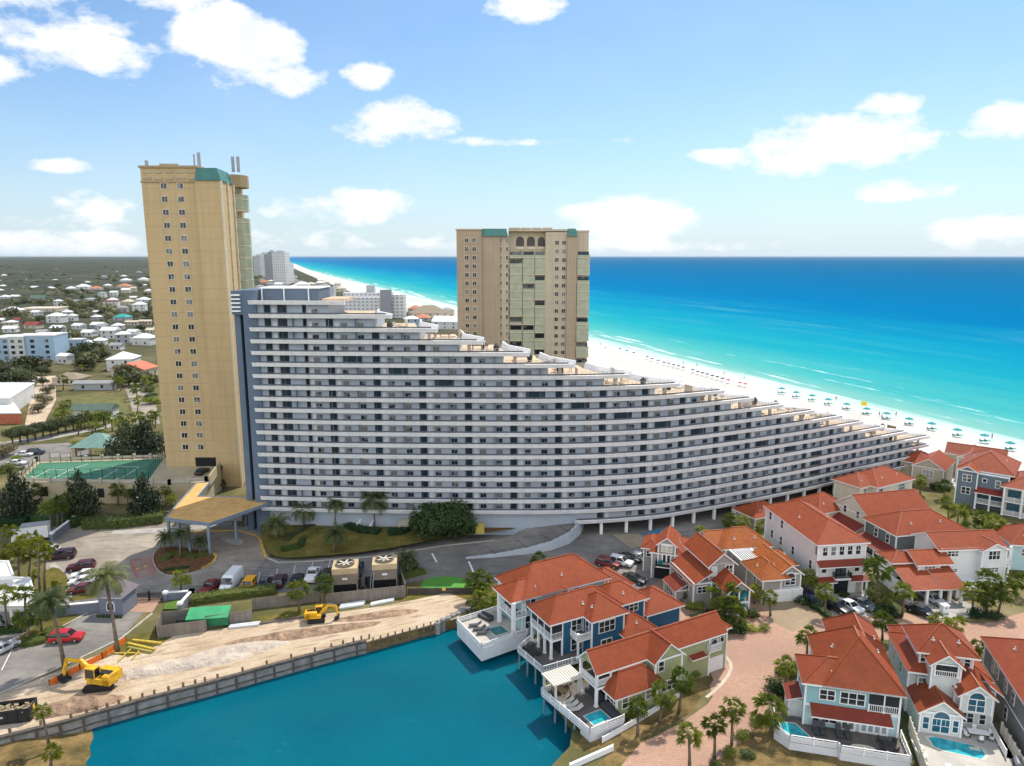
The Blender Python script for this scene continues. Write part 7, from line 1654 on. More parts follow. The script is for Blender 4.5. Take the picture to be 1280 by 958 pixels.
# ---- excavators
YEL = mat('machine_yellow', (.66,.37,.015), .5, .22, 1.6, dirt=.25); YELD = mat('machine_orange_yellow', (.66,.34,.02), .5, .1, 1.2); BLK = mat('machine_black', (.02,.02,.022), .6, .1)
def excavator(u, v, s, ang, arm_dir, boom, label, y):
    o = empty('excavator', G(u, v, .02), 0, label, 'excavator', 'excavators on the construction yard'); d = Vector((math.cos(R(ang)), math.sin(R(ang)), 0)); n = Vector((-d.y, d.x, 0))
    def P(a, b, c): return d*a*s + n*b*s + Vector((0,0,c*s))
    for sg in (-1, 1):
        mb = MB(); k = 14; pr = []
        for i in range(k): a = 2*math.pi*i/k; pr.append((math.copysign(1.5, math.cos(a)) + .42*math.cos(a), .45 + .45*math.sin(a)))
        v1 = [P(x, sg*1.15 - .3, z) for x, z in pr]; v2 = [P(x, sg*1.15 + .3, z) for x, z in pr]
        mb.add(v1 + v2, [tuple(range(k)), tuple(range(2*k-1, k-1, -1))] + [(i, i+k, (i+1) % k + k, (i+1) % k) for i in range(k)]); mb.build('track', BLK, o)
    A = R(arm_dir); ad = Vector((math.cos(A), math.sin(A), 0)); an = Vector((-ad.y, ad.x, 0))
    def Q(a, b, c): return ad*a*s + an*b*s + Vector((0,0,c*s))
    mb = MB(); mb.obox(Q(-.6, 0, 1.45), ad, 1.7*s, 1.25*s, .38*s); mb.obox(Q(-1.9, 0, 1.75), ad, .55*s, 1.25*s, .65*s); mb.obox(Q(-.9, -.75, 2.1), ad, 1.1*s, .5*s, .35*s); mb.build('body', y, o)
    mb = MB(); mb.obox(Q(-1.2, .1, 2.3), ad, .8*s, .5*s, .12*s); mb.build('engine_cover', BLK, o)
    mb = MB(); mb.obox(Q(.55, .7, 2.35), ad, .72*s, .5*s, .78*s); mb.build('cab', CGL, o)
    mb = MB(); mb.obox(Q(.55, .7, 3.17), ad, .78*s, .55*s, .06*s)
    for i in (-.72, .72):
        for j in (.2, 1.2): mb.bar(Q(.55 + i, j, 1.6), Q(.55 + i, j, 3.15), .1*s)
    mb.build('cab_frame', y, o)
    pts = [Vector((p[0]*ad.x*s, p[0]*ad.y*s, p[1]*s)) for p in boom]; mb = MB(); mb.bar(pts[0], pts[1], .42*s, .55*s); mb.bar(pts[1], pts[2], .38*s, .5*s); mb.build('boom', y, o)
    mb = MB(); mb.bar(pts[2], pts[3], .32*s, .42*s); mb.build('stick', y, o)
    mb = MB(); mb.bar(pts[0] + Vector((0,0,-.3*s)) + ad*.5*s, pts[1] + Vector((0,0,-.35*s)), .14*s); mb.bar(pts[1] + Vector((0,0,.35*s)), pts[2] + Vector((0,0,.3*s)), .14*s); mb.build('hydraulic_ram', RIM, o)
    b = pts[3]; mb = MB(); w_ = .6*s; pr = [(0,.3),(.45,.1),(.35,-.6),(-.3,-.95),(-.75,-.75),(-.6,-.45),(-.25,-.5),(-.1,-.1)]
    mb.add([b + ad*x*s - an*w_ + Vector((0,0,z*s)) for x, z in pr] + [b + ad*x*s + an*w_ + Vector((0,0,z*s)) for x, z in pr], [tuple(range(8)), tuple(range(15,7,-1))] + [(i, i+8, (i+1) % 8 + 8, (i+1) % 8) for i in range(8)]); mb.build('bucket', BLK, o)
excavator(127, 858, 1.0, 12, 168, [(.6,1.6),(3.0,3.5),(5.2,3.4),(6.0,.9)], 'large yellow excavator reaching over the orange silt fence', YEL)
excavator(396, 776, .72, 10, 8, [(.6,1.5),(2.6,3.5),(4.4,3.2),(4.6,1.0)], 'small yellow excavator by the wooden fence and palms', YELD)
ds = empty('roll_off_dumpster', G(8, 900), R(14), 'black open dumpster full of debris at the left edge', 'dumpster'); mb = MB()
for (x0, x1, y0, y1) in ((-3.2,3.2,-1.2,-1.1),(-3.2,3.2,1.1,1.2),(-3.2,-3.1,-1.1,1.1),(3.1,3.2,-1.1,1.1)): mb.box(x0, x1, y0, y1, .2, 1.9)
mb.box(-3.2, 3.2, -1.2, 1.2, .1, .2)
for i in range(6): mb.box(-3 + i*1.15, -2.85 + i*1.15, -1.28, -1.2, .2, 1.85)
mb.build('body', BLK, ds); mb = MB(); q = random.Random(2)
for i in range(60): mb.obox((q.uniform(-2.8,2.8), q.uniform(-.9,.9), q.uniform(1.2,1.6)), (q.gauss(0,1), q.gauss(0,1), q.gauss(0,.4)), q.uniform(.2,.5), q.uniform(.08,.25), .06)
mb.build('debris', mat('debris_mix', (.32,.25,.16), .9, .5, 3), ds); mb = MB(); mb.box(3.21, 3.23, -.3, .3, .9, 1.7); mb.build('warning_plate', YELLOWK, ds); mb = MB(); mb.box(-1.2, .2, -1.295, -1.285, 1.0, 1.25); mb.build('name_plate', mat('worn_white', (.5,.5,.5), .7, .4, 6), ds)
# ================================================================== deck furniture
CUSH = mat('cream_cushion', (.50,.46,.40), .8, .08); DKW = mat('dark_wicker', (.045,.042,.042), .8, .2); GRC = mat('charcoal_cushion', (.06,.065,.075), .8, .1); WOODT = mat('teak_top', (.30,.20,.11), .7, .15); FRM = mat('dark_metal', (.03,.03,.03), .5, 0)
def legs(o, pts, z1, r_, m_):
    for a, b in pts: mb = MB(); mb.box(a-r_, a+r_, b-r_, b+r_, 0, z1); mb.build('leg', m_, o)
def W(h, x, y, z=0): c, s_ = math.cos(h.a), math.sin(h.a); return h.o + Vector((x*c - y*s_, x*s_ + y*c, z))
def lounger(h, x, y, ang, label, group, m_=None, upright=35):
    o = empty('sun_lounger', W(h, x, y), h.a + R(ang), label, 'sun lounger', group); mb = MB(); mb.box(-1.0, .35, -.33, .33, .28, .40); mb.build('seat', m_ or CUSH, o); mb = MB(); mb.bar((.35,0,.36), (.35 + .75*math.cos(R(upright)), 0, .36 + .75*math.sin(R(upright))), .64, .1); mb.build('backrest', m_ or CUSH, o); legs(o, [(a, b) for a in (-.85, .25) for b in (-.28, .28)], .28, .03, FRM)
for i, (x, y) in enumerate(((.4,-3.0),(1.3,-2.9),(2.2,-2.8),(3.1,-2.7))): lounger(H18, x, y, 78, ('cream sun lounger on the green house deck nearest the pergola','cream sun lounger on the green house deck, second from the pergola','cream sun lounger on the green house deck, third from the pergola','cream sun lounger on the green house deck nearest the spa')[i], 'cream sun loungers on the green house deck')
for i, (x, y) in enumerate(((1.5,-4.6),(2.8,-4.5),(4.1,-4.5))): lounger(H16, x - 1.8, y + .6, 70, ('dark sun lounger on the pale aqua house deck, far one','dark sun lounger on the pale aqua house deck, middle one','dark sun lounger on the pale aqua house deck, near one')[i], 'dark loungers on the pale lake deck', GRC)
for i, x in enumerate((1.3, 2.1, 3.9, 4.9)): lounger(H1, x, -1.1, 90, ('charcoal upright lounger on the aqua house deck, leftmost','charcoal upright lounger on the aqua house deck, second from left','charcoal upright lounger on the aqua house deck, third from left','charcoal upright lounger on the aqua house deck by the double doors')[i], 'charcoal loungers on the aqua house deck', GRC, 62)
def table(h, x, y, lx, ly, m_, label, name='dining_table', round_=False, seats=4, sm=None):
    o = empty(name, W(h, x, y), h.a, label, 'table', None); mb = MB()
    if round_: mb.cyl((0,0), lx, .70, .76, 20)
    else: mb.box(-lx, lx, -ly, ly, .70, .76)
    mb.build('table_top', m_, o); legs(o, [(lx*a, ly*b) for a in (-.8, .8) for b in (-.75, .75)], .7, .04, FRM)
    for i in range(seats):
        a = 2*math.pi*(i + .5)/seats; cx_, cy_ = math.cos(a)*(lx + .45), math.sin(a)*(ly + .45); c = empty('chair', W(h, x + cx_, y + cy_), h.a + a, 'chair drawn up to the ' + label, 'chair', 'deck dining chairs'); mb = MB(); mb.box(-.22,.22,-.22,.22,.40,.46); mb.build('seat', sm or m_, c); mb = MB(); mb.box(.18,.23,-.22,.22,.46,.95); mb.build('backrest', sm or m_, c); legs(c, [(a_, b_) for a_ in (-.19,.19) for b_ in (-.19,.19)], .4, .025, FRM)
table(H18, -.8, -2.4, .9, .5, WOODT, 'teak table under the pergola of the sage green house', seats=6, sm=WOODT); table(H17, 1.2, -1.6, 1.0, .5, DKW, 'dark table on the deep blue house deck', seats=4, sm=DKW); table(H2, 6.6, .6, 1.1, .5, TRIM, 'white table on the pool terrace of the turret house', seats=6, sm=TRIM); table(H1, 9.0, -2.4, .6, .6, DKW, 'round dark table on the aqua house deck', 'round_table', True, 4, DKW)
mb = MB(); q = [(1.35*math.cos(2*math.pi*i/20)*(1.0), .5*math.sin(2*math.pi*i/20)) for i in range(20)]; mb.prism(q, .12, .22); o = mb.build('paddle_board', mat('cream_board', (.62,.55,.40), .5, .05)); o.location = W(H1, 6.2, -3.2, 0); o.rotation_euler = (0, 0, H1.a); tag(o, 'cream oval paddle board lying on the aqua house deck', 'paddle board')
def sofa(h, x, y, ang, label):
    o = empty('outdoor_sofa', W(h, x, y), h.a + R(ang), label, 'sofa'); mb = MB(); mb.box(-1.6,1.6,-.45,.45,.05,.36); mb.build('base', DKW, o); mb = MB(); mb.box(-1.6,1.6,-.4,.3,.37,.5); mb.build('cushion', GRC, o); mb = MB(); mb.box(-1.6,1.6,.3,.45,.36,.85); mb.build('backrest', DKW, o)
sofa(H16, -2.0, -1.6, 20, 'charcoal corner sofa at the far end of the pale lake deck'); sofa(H18, 1.6, 1.2, 0, 'dark sofa under the gabled porch of the sage green house'); sofa(H18, 5.6, .9, 0, 'dark bench beside the side wing windows of the sage green house')
o = empty('barbecue_grill', W(H2, 8.9, -4.5), H2.a + R(80), 'steel barbecue grill by the right fence of the pool terrace', 'grill'); mb = MB(); mb.box(-.8,.8,-.35,.35,0,.85); mb.build('cabinet', BLK, o); mb = MB(); mb.tube([(-.7,0,.9),(.7,0,.9)], .36, 12); mb.build('hood', RIM, o)
for i, (x, y) in enumerate(((-.9,-3.6),(-.9,-5.0),(1.3,-6.4),(3.6,-6.2))):
    o = empty('pool_chair', W(H2, x, y), H2.a + R((0, 0, 90, 90)[i]), ('white pool chair against the left fence of the turret house terrace, far','white pool chair against the left fence of the turret house terrace, near','white pool chair at the bottom edge below the blue pool, left','white pool chair at the bottom edge below the blue pool, right')[i], 'chair', 'white pool chairs'); mb = MB(); mb.box(-.5,.4,-.32,.32,.3,.42); mb.build('seat', TRIM, o); mb = MB(); mb.bar((-.5,0,.4),(-.85,0,1.0), .6, .1); mb.build('backrest', TRIM, o); legs(o, [(a, b) for a in (-.4,.3) for b in (-.28,.28)], .3, .03, TRIM)
for i, x in enumerate((1.6, 3.6)):
    o = empty('balcony_chair', W(H12, x, -.55, 2.78), H12.a, ('left','right')[i] + ' teal chair on the balcony of the narrow grey house', 'chair', 'teal balcony chairs'); mb = MB(); mb.box(-.35,.35,-.3,.3,.35,.45); mb.build('seat', TEALW, o); mb = MB(); mb.box(-.35,.35,.25,.32,.45,1.0); mb.build('backrest', TEALW, o); legs(o, [(a, b) for a in (-.3,.3) for b in (-.25,.25)], .35, .04, TEALW)
o = empty('mailbox_pillar', G(1180, 765), R(5), 'white mailbox pillar with little roof beside the brick road', 'mailbox'); mb = MB(); mb.box(-.5,.5,-.45,.45,0,1.2); mb.build('body', TRIM, o); mb = MB(); mb.prism([(-.6,-.55),(.6,-.55),(.6,.55),(-.6,.55)], 1.2, 1.32); mb.build('cap', TRIM, o); mb = MB(); mb.box(-.2,.2,-.47,-.45,.7,1.0); mb.build('flap', GRM, o)
# ================================================================== the beach: umbrellas, people, flag
BLUF = mat('blue_canvas', (.008,.025,.12), .8, .1); TEALF = mat('teal_canvas', (.01,.24,.26), .8, .1); REDF = mat('red_canvas', (.45,.03,.03), .8, .1); POLEM = mat('pale_pole', (.6,.58,.52), .6, .05)
def parasol_mesh(m_):
    mb = MB(); n = 8; v = [(0,0,2.35)] + [(1.25*math.cos(2*math.pi*i/n), 1.25*math.sin(2*math.pi*i/n), 1.85) for i in range(n)]
    v2 = [(x, y, z - .12) for x, y, z in v[1:]]; mb.add(v + v2, [(0, i+1, (i+1) % n + 1) for i in range(n)] + [(i+1, i+1+n, (i+1) % n + 1 + n, (i+1) % n + 1) for i in range(n)]); return mb.mesh('canopy', m_, uv=False)
pm = {k: parasol_mesh(m_) for k, m_ in (('blue', BLUF), ('teal', TEALF), ('red', REDF))}
pl = MB(); pl.cyl((0,0), .05, 0, 2.3, 6); POLE = pl.mesh('pole', POLEM, uv=False)
ch = MB(); ch.box(-.9,.9,-.35,.35,.25,.36); ch.bar((.5,0,.35),(1.1,0,.85), .6, .06)
for a in (-.8,.6):
    for b in (-.3,.3): ch.box(a-.04,a+.04,b-.04,b+.04,0,.25)
BCH = {k: ch.mesh('beach_chair', m_, uv=False) for k, m_ in (('blue', BLUF), ('teal', TEALF), ('red', BLUF))}
def beach_z(p):
    d = (157.1 - p.x)*.939 + (211.1 - p.y)*.345; return max(-1.0, min(0, -.5*(55 - d)/47)) if d < 55 else .004
def beach_set(u, v, k, label, group, s=1.15, n=2):
    p = G(u, v, -.3); p.z = beach_z(p); o = empty('beach_umbrella', p, 0, label, 'beach umbrella', group); link('canopy', pm[k], o); link('pole', POLE, o); o.scale = (s, s, s)
    for i in range(n): c = link('beach_chair', BCH[k], None); c.location = p + Vector((-.9 + 1.6*i, -.5, 0)); c.rotation_euler = (0, 0, R(-160)); c.scale = (s,)*3; tag(c, k + ' beach lounger under a ' + k + ' beach umbrella', 'beach lounger', k + ' beach loungers')
line = [(775,439),(792,444),(803,447),(815,451),(830,456),(848,461),(866,466),(884,471),(903,477),(925,482),(938,485)]
q = random.Random(4); pts = []
for a, b in zip(line, line[1:]):
    n = max(2, int(math.hypot(b[0]-a[0], b[1]-a[1])/6.0))
    for i in range(n): t = i/n; pts.append((a[0]+(b[0]-a[0])*t, a[1]+(b[1]-a[1])*t + q.uniform(-.4,.4)))
for i, (u, v) in enumerate(pts):
    if 792 < u < 800 or i % 9 == 4: continue
    red = u > 905 and i % 3 != 1
    beach_set(u, v, 'red' if red else 'blue', ('red' if red else 'blue') + ' umbrella in the long row along the waterline', 'umbrellas in the long row along the waterline', .85, 0)
for i, (u, v, lb) in enumerate(((977,491,'nearest the end of the blue and red row'),(995,496,'second after the blue and red row'),(1015,500,'third after the blue and red row'),(1035,505,'fourth after the blue and red row'),(1058,511,'just left of the yellow flag'),(1083,517,'just right of the yellow flag'),(1108,523,'darkest green one right of the two beach walkers'),(1136,530,'next after the dark green one'),(1164,536,'above the tip of the condominium'),(1196,544,'above the roof of the closest beach house'),(1230,551,'second from the right edge'),(1262,561,'nearest the right edge'))):
    beach_set(u, v, 'teal', 'teal beach umbrella with loungers, ' + lb, 'teal umbrellas on the near beach', 1.12)
fl = empty('beach_flag', G(1075, 522, -.2), 0, 'yellow warning flag on a pole on the beach', 'flag'); mb = MB(); mb.cyl((0,0), .07, 0, 6.0, 8); mb.build('pole', POLEM, fl); mb = MB(); n = 8
for i in range(n):
    a, b = i/n*2.2, (i+1)/n*2.2; ya, yb = .18*math.sin(a*3), .18*math.sin(b*3); mb.add([(a, ya, 4.4), (b, yb, 4.35), (b, yb, 5.95), (a, ya, 5.95), (a, ya+.03, 4.4), (b, yb+.03, 4.35), (b, yb+.03, 5.95), (a, ya+.03, 5.95)], [(0,1,2,3),(7,6,5,4),(0,4,5,1),(3,2,6,7)])
mb.build('flag_cloth', mat('yellow_cloth', (.75,.55,.02), .8, .05), fl)
SKIN = mat('skin', (.42,.24,.16), .6, .05); SHD = mat('dark_swimwear', (.03,.035,.06), .8, .1)
def person_mesh(seed):
    q = random.Random(seed); st = q.uniform(.15, .28); bm_ = bmesh.new(); J = {'pel': ((0,0,.95), .13), 'che': ((0,.0,1.32), .15), 'nec': ((0,0,1.5), .06), 'hea': ((0,.01,1.63), .105), 'hd2': ((0,.01,1.74), .09)}
    for sg, k in ((-1, 'l'), (1, 'r')):
        J['hip'+k] = ((sg*.09,0,.88), .10); J['kne'+k] = ((sg*.10, sg*st*.5, .48), .065); J['ank'+k] = ((sg*.10, sg*st, .07), .045); J['toe'+k] = ((sg*.11, sg*st + .16, .03), .04); J['sho'+k] = ((sg*.19,0,1.42), .07); J['elb'+k] = ((sg*.25, -sg*st*.4, 1.13), .045); J['wri'+k] = ((sg*.26, -sg*st*.5 + .08, .88), .035); J['han'+k] = ((sg*.26, -sg*st*.5 + .1, .78), .035)
    E_ = [('pel','che'),('che','nec'),('nec','hea'),('hea','hd2')] + [(a+k, b+k) for k in 'lr' for a, b in (('hip','kne'),('kne','ank'),('ank','toe'),('sho','elb'),('elb','wri'),('wri','han'))] + [('pel','hip'+k) for k in 'lr'] + [('che','sho'+k) for k in 'lr']
    names = list(J); me = bpy.data.meshes.new('person'); me.from_pydata([J[n][0] for n in names], [(names.index(a), names.index(b)) for a, b in E_], [])
    return me, [J[n][1] for n in names]
def person(u, v, seed, label, group, z=None, rz=0, top=None):
    me, rad = person_mesh(seed); p = G(u, v, -.2); p.z = beach_z(p) if z is None else z
    o = link('person', me); o.location = p; o.rotation_euler = (0, 0, rz); o.scale = (1.15,)*3; me.materials.append(SKIN); md = o.modifiers.new('skin', 'SKIN'); o.modifiers.new('smooth', 'SUBSURF').levels = 1; o.modifiers['smooth'].render_levels = 1
    for sv, r_ in zip(me.skin_vertices[0].data, rad): sv.radius = (r_, r_)
    me.skin_vertices[0].data[0].use_root = True; tag(o, label, 'person', group)
    mb = MB(); mb.lathe((0,0,0), [(.15,.72),(.17,.9),(.15,1.02)], 10); c = mb.build('shorts', SHD, o, True)
    if top: mb = MB(); mb.lathe((0,0,0), [(.165,1.02),(.185,1.3),(.17,1.44)], 10); mb.build('shirt', top, o, True)
    mb = MB(); mb.lathe((0,.0,1.60), [(.115,0),(.122,.08),(.09,.16),(.02,.19)], 10); mb.build('hair', BRNS, o, True)
person(1099,520,1,'person walking on the sand right of the yellow flag, upper of a pair','people on the beach',rz=.6); person(1102,523,2,'person walking on the sand right of the yellow flag, lower of a pair','people on the beach',rz=.5,top=WHITE)
for i, (u, v) in enumerate(((751,432),(757,436),(854,455),(871,458),(905,468),(930,474),(1045,500),(1120,520),(1240,548))): person(u, v, 5+i, 'distant person strolling along the waterline', 'people strolling along the waterline', rz=i)
BOATW = mat('boat_white', (.8,.8,.8), .4, 0)
# ================================================================== far buildings
RC = {'w': mat('white_metal_roof', (.62,.62,.61), .6, .06, .3), 'c': mat('cream_roof', (.55,.47,.36), .7, .08, .3), 'o': mat('far_orange_roof', (.46,.19,.10), .7, .08, .3), 't': mat('teal_metal_roof', (.04,.30,.28), .6, .1, .3), 'r': mat('far_red_roof', (.22,.05,.04), .7, .1, .3), 'g': mat('grey_roof', (.27,.27,.27), .8, .1, .3), 'n': mat('green_shingle_roof', (.085,.125,.095), .8, .12, .5), 'b': mat('tan_shingle_roof', (.26,.21,.15), .85, .1, .5), 'k': mat('long_red_roof', (.55,.16,.09), .7, .1, .3)}
WC = {'w': mat('far_white_wall', (.52,.52,.50), .8, .05, .2), 'c': mat('far_cream_wall', (.48,.43,.33), .8, .05, .2), 'b': mat('far_blue_wall', (.29,.40,.50), .8, .05, .2), 'g': mat('far_grey_wall', (.32,.33,.33), .8, .05, .2)}
def far_house(u, v, wpx, st, wall, roof, label, group='houses in the far neighbourhood', depth=1.0, ang=None, roof_kind='hip', name='house', z=0, wins=True):
    p = G(u, v, z); dep = p.y*CP + (CAM_H - z)*SP; W_ = wpx*dep/FOC; D_ = W_*depth; H_ = 3.0*st
    o = empty(name, p, R(rnd.uniform(-18, 18) if ang is None else ang), label, 'house', group)
    mb = MB(); mb.box(-W_/2, W_/2, 0, D_, 0, H_); mb.build('wall', WC[wall], o); mb = MB(); e = .5; x0, x1, y0, y1 = -W_/2-e, W_/2+e, -e, D_+e; hh = min(W_, D_)*.28
    if roof_kind == 'hip':
        k = min(W_, D_)/2
        rd = [(x0+k+e, (y0+y1)/2, H_+hh), (x1-k-e, (y0+y1)/2, H_+hh)] if W_ >= D_ else [(0, y0+k+e, H_+hh), (0, y1-k-e, H_+hh)]
        b = [(x0,y0,H_),(x1,y0,H_),(x1,y1,H_),(x0,y1,H_)]
        mb.add(b + rd, [(0,1,5,4),(1,2,5),(2,3,4,5),(3,0,4),(3,2,1,0)] if W_ >= D_ else [(0,1,4),(1,2,5,4),(2,3,5),(3,0,4,5),(3,2,1,0)])
    elif roof_kind == 'gable':
        mb.add([(x0,y0,H_),(x1,y0,H_),(x1,y1,H_),(x0,y1,H_),(x0,(y0+y1)/2,H_+hh),(x1,(y0+y1)/2,H_+hh)], [(0,1,5,4),(2,3,4,5),(1,2,5),(3,0,4),(3,2,1,0)])
    else: mb.box(x0+.3, x1-.3, y0+.3, y1-.3, H_+.01, H_+.6)
    mb.build('roof', RC[roof], o)
    if wins:
        n = max(2, int(W_/6.0))
        for s_ in range(int(st)):
            for i in range(n):
                x = -W_/2 + (i + .5)*W_/n; mb = MB(); mb.box(x-.55, x+.55, -.06, .04, 3*s_ + .9, 3*s_ + 2.3); mb.build('window', GLASS, o)
    return o
HL = [(5,377,11,2,'w','w','h'),(10,392,22,1,'c','w','h'),(47,390,48,1,'c','c','f'),(12,416,16,1,'w','w','g'),(38,411,18,1,'c','r','g'),(67,404,20,2,'w','w','h'),(69,415,15,1,'w','w','g'),(95,412,14,1,'w','w','g'),(120,411,16,1,'g','w','g'),(108,421,16,1,'w','w','g'),(135,424,20,2,'w','w','g'),(79,423,16,1,'c','w','g'),(94,440,17,2.4,'b','w','f'),(150,401,19,1,'g','t','h'),(160,407,8,1,'c','c','g'),(168,407,8,1,'c','c','g'),(176,406,8,1,'c','c','g'),(185,406,8,1,'c','c','g'),(164,420,14,1,'w','w','g'),(174,392,16,3,'w','w','h'),(157,382,14,1.5,'c','c','h'),(177,381,15,2,'w','w','h'),(138,384,18,2,'w','r','f'),(112,380,12,2,'w','w','f'),(95,379,8,1,'w','w','f'),(142,371,9,2,'w','w','g'),(119,363,14,1,'w','o','h'),(102,363,16,2,'w','w','h'),(88,363,12,1,'w','w','h'),(66,354,14,1,'w','w','h'),(87,352,10,1,'w','w','h'),(153,360,16,1,'c','o','h'),(133,359,9,1,'w','w','h'),(155,353,12,1.5,'w','w','h'),(177,352,12,1.5,'w','w','h'),(69,339,8,1,'w','o','h'),(41,362,10,1,'w','w','g'),(46,376,18,1,'g','n','g'),(176,432,26,1.6,'w','w','h'),(168,424,16,1,'w','g','h'),(78,455,16,1.4,'w','w','g'),(25,344,9,1,'w','w','h'),(185,366,10,1,'w','w','h'),(190,345,8,1,'w','c','h'),(120,345,7,1,'w','w','h'),(30,352,8,1,'c','w','h'),(52,368,8,1,'w','w','h'),(3,360,9,1,'w','w','h'),(192,395,9,1,'w','w','h'),(52,420,12,1,'w','g','g'),(22,404,10,1,'g','r','g')]
_q = random.Random(77)
for i in range(170):
    v = 338 + 100*_q.random(); u = _q.uniform(-8, 200)
    if any(abs(u - b[0]) < (b[2] + 8)*.55 and abs(v - b[1]) < 3.0 + .008*v for b in HL): continue
    HL.append((u, v, _q.uniform(7, 12)*(.55 + (v - 330)/110), _q.choice((1, 1, 1.6, 2)), _q.choice('wwcwg'), _q.choice('wwwwcgw'), _q.choice('hgh')))
GR = {'h': 'hip', 'g': 'gable', 'f': 'flat'}
for i, (u, v, w_, st, wc, rc, k) in enumerate(HL):
    lb = {'w': 'small white roofed house among the trees left of the tall tower', 'c': 'small cream roofed house among the trees left of the tall tower', 'o': 'small orange roofed house among the far trees', 't': 'teal roofed house among the trees left of the tall tower', 'r': 'dark red roofed house among the far white roofs', 'g': 'grey roofed house among the far white roofs', 'n': 'dull green roofed house among the far trees'}[rc]
    far_house(u, v, w_*.92, st, wc, rc, lb, roof_kind=GR[k], depth=.8)
far_house(150,464,30,2,'w','w','big white two storey house with porch beyond the palms', roof_kind='hip', ang=8); far_house(82,482,34,1,'c','b','tan hip roofed house among palms above the green roof', ang=-4, depth=.7); far_house(116,488,46,1,'g','g','long low grey roofed row above the green roofed building', ang=3, depth=.25, roof_kind='gable'); far_house(114,525,48,1.2,'w','n','long green roofed white building among palms', ang=3, depth=.45, roof_kind='gable'); far_house(190,470,26,1.3,'c','k','long red roofed building beside the tall tower', ang=80, depth=1.8, roof_kind='gable')
# blue and white apartment block
ab = empty('apartment_block', G(36, 452), R(6), 'pale blue and white apartment block with a flat white roof', 'apartment block'); ux = (G(69, 452) - G(0, 452)).length/69
for (a, b, m_, hh, dy) in ((-42,-20,'b',13,0),(-20,-2,'w',13.5,-.8),(-2,32,'b',14,0)):
    mb = MB(); mb.box(a*ux, b*ux, dy, 16, 0, hh); mb.build('wall', WC[m_], ab); mb = MB(); mb.box(a*ux-.2, b*ux+.2, dy-.2, 16.2, hh+.01, hh+.6); mb.build('roof', RC['w'], ab)
    for i in range(2):
        for s_ in range(4): x = (a + (b-a)*(i + .5)/2)*ux; mb = MB(); mb.box(x-1, x+1, dy-.08, dy+.04, 1.2 + s_*3.1, 2.9 + s_*3.1); mb.build('window', GLASS, ab)
wh = empty('warehouse', G(0, 531), 0, 'white roofed warehouse with a red brick front at the left edge', 'warehouse'); who = Vector(wh.location)
for pp, z_, wm_, nm in (([(-80,517),(26.5,516),(13,498),(-80,496)], 4.0, mat('red_brick_wall', (.40,.12,.06), .85, .15, 1.0), 'brick_front'), ([(-80,497),(12.5,497.3),(42.6,478.5),(-80,478)], 6.5, WC['w'], 'hall')):
    P = [(x - who.x, y - who.y) for x, y in pxpoly(pp, z_)]; mb = MB(); mb.prism(P, 0, z_ - .4); mb.build(nm, wm_, wh); cx_, cy_ = sum(p[0] for p in P)/4, sum(p[1] for p in P)/4; mb = MB(); mb.prism([(cx_ + (x-cx_)*1.01, cy_ + (y-cy_)*1.02) for x, y in P], z_ - .399, z_); mb.build('roof', RC['w'], wh)
pv = empty('green_pavilion', G(126, 572), 0, 'open pavilion with a pale green pyramid roof behind the tennis court', 'pavilion'); mb = MB(); mb.add([(-6,-5,4.2),(6,-5,4.2),(6,5,4.2),(-6,5,4.2),(-1,0,7.4),(1,0,7.4)], [(0,1,5,4),(1,2,5),(2,3,4,5),(3,0,4),(3,2,1,0)]); mb.build('roof', mat('sage_metal_roof', (.16,.27,.23), .6, .1, .6), pv)
for x in (-5, 5):
    for y in (-4, 4): mb = MB(); mb.box(x-.5,x+.5,y-.5,y+.5,0,4.2); mb.build('pillar', mat('cream_stucco', (.43,.36,.23)), pv)
flat('far_car_park', pxpoly([(-20,560),(60,555),(120,552),(110,572),(40,582),(-20,590)]), [], .02, ASPH); flat('far_road', pxpoly([(150,470),(178,470),(196,510),(200,530),(170,530),(160,495)]), [], .022, ASPH_T); flat('sunny_yard', pxpoly([(70,530),(78,495),(150,492),(160,505),(165,535),(100,545)]), [], .018, mat('sunlit_grass', (.125,.12,.035), .95, .25, .3)); flat('sand_lot', pxpoly([(38,500),(50,470),(70,470),(70,500),(50,540),(28,545)]), [], .016, SITE); flat('street_strip', pxpoly([(-20,556),(60,545),(140,530),(140,534),(60,550),(-20,562)]), [], .024, CONC)
# distant high-rises and beach front buildings
FT = {'g': mat('hazy_grey_tower', (.40,.41,.42), .8, .05, .05), 'w': mat('pale_tower', (.50,.50,.48), .8, .05, .05), 'd': mat('dark_grey_tower', (.26,.27,.28), .8, .05, .05)}
def f_win(t, c, h, pos, b):
    u, v = uvs(t); k = t.m('MULTIPLY', t.m('GREATER_THAN', saw(t, v, 3.2), .5), t.m('GREATER_THAN', saw(t, u, 4.0), .45)); return t.mix(t.m('MULTIPLY', k, .55), c, (.06,.07,.09,1)), None
FTW = mat('gridded_pale_tower', (.60,.59,.57), .8, .05, .05, fn=f_win); FTG = mat('gridded_grey_tower', (.45,.45,.44), .8, .05, .05, fn=f_win)
def far_tower(u0, u1, vt, vb, m_, label, dpt=30):
    a, b = G(u0, vb), G(u1, vb); hh = AT(u0, vt, a.y).z; o = empty('distant_tower', (a + b)/2, 0, label, 'high-rise', 'distant high-rises along the shore'); w2 = (b.x - a.x)/2; mb = MB(); mb.box(-w2, w2, 0, dpt, 0, hh); mb.build('shaft', m_, o); mb = MB(); mb.box(-w2*.5, w2*.5, dpt*.2, dpt*.8, hh+.01, hh + 4); mb.build('roof_house', FT['g'], o)
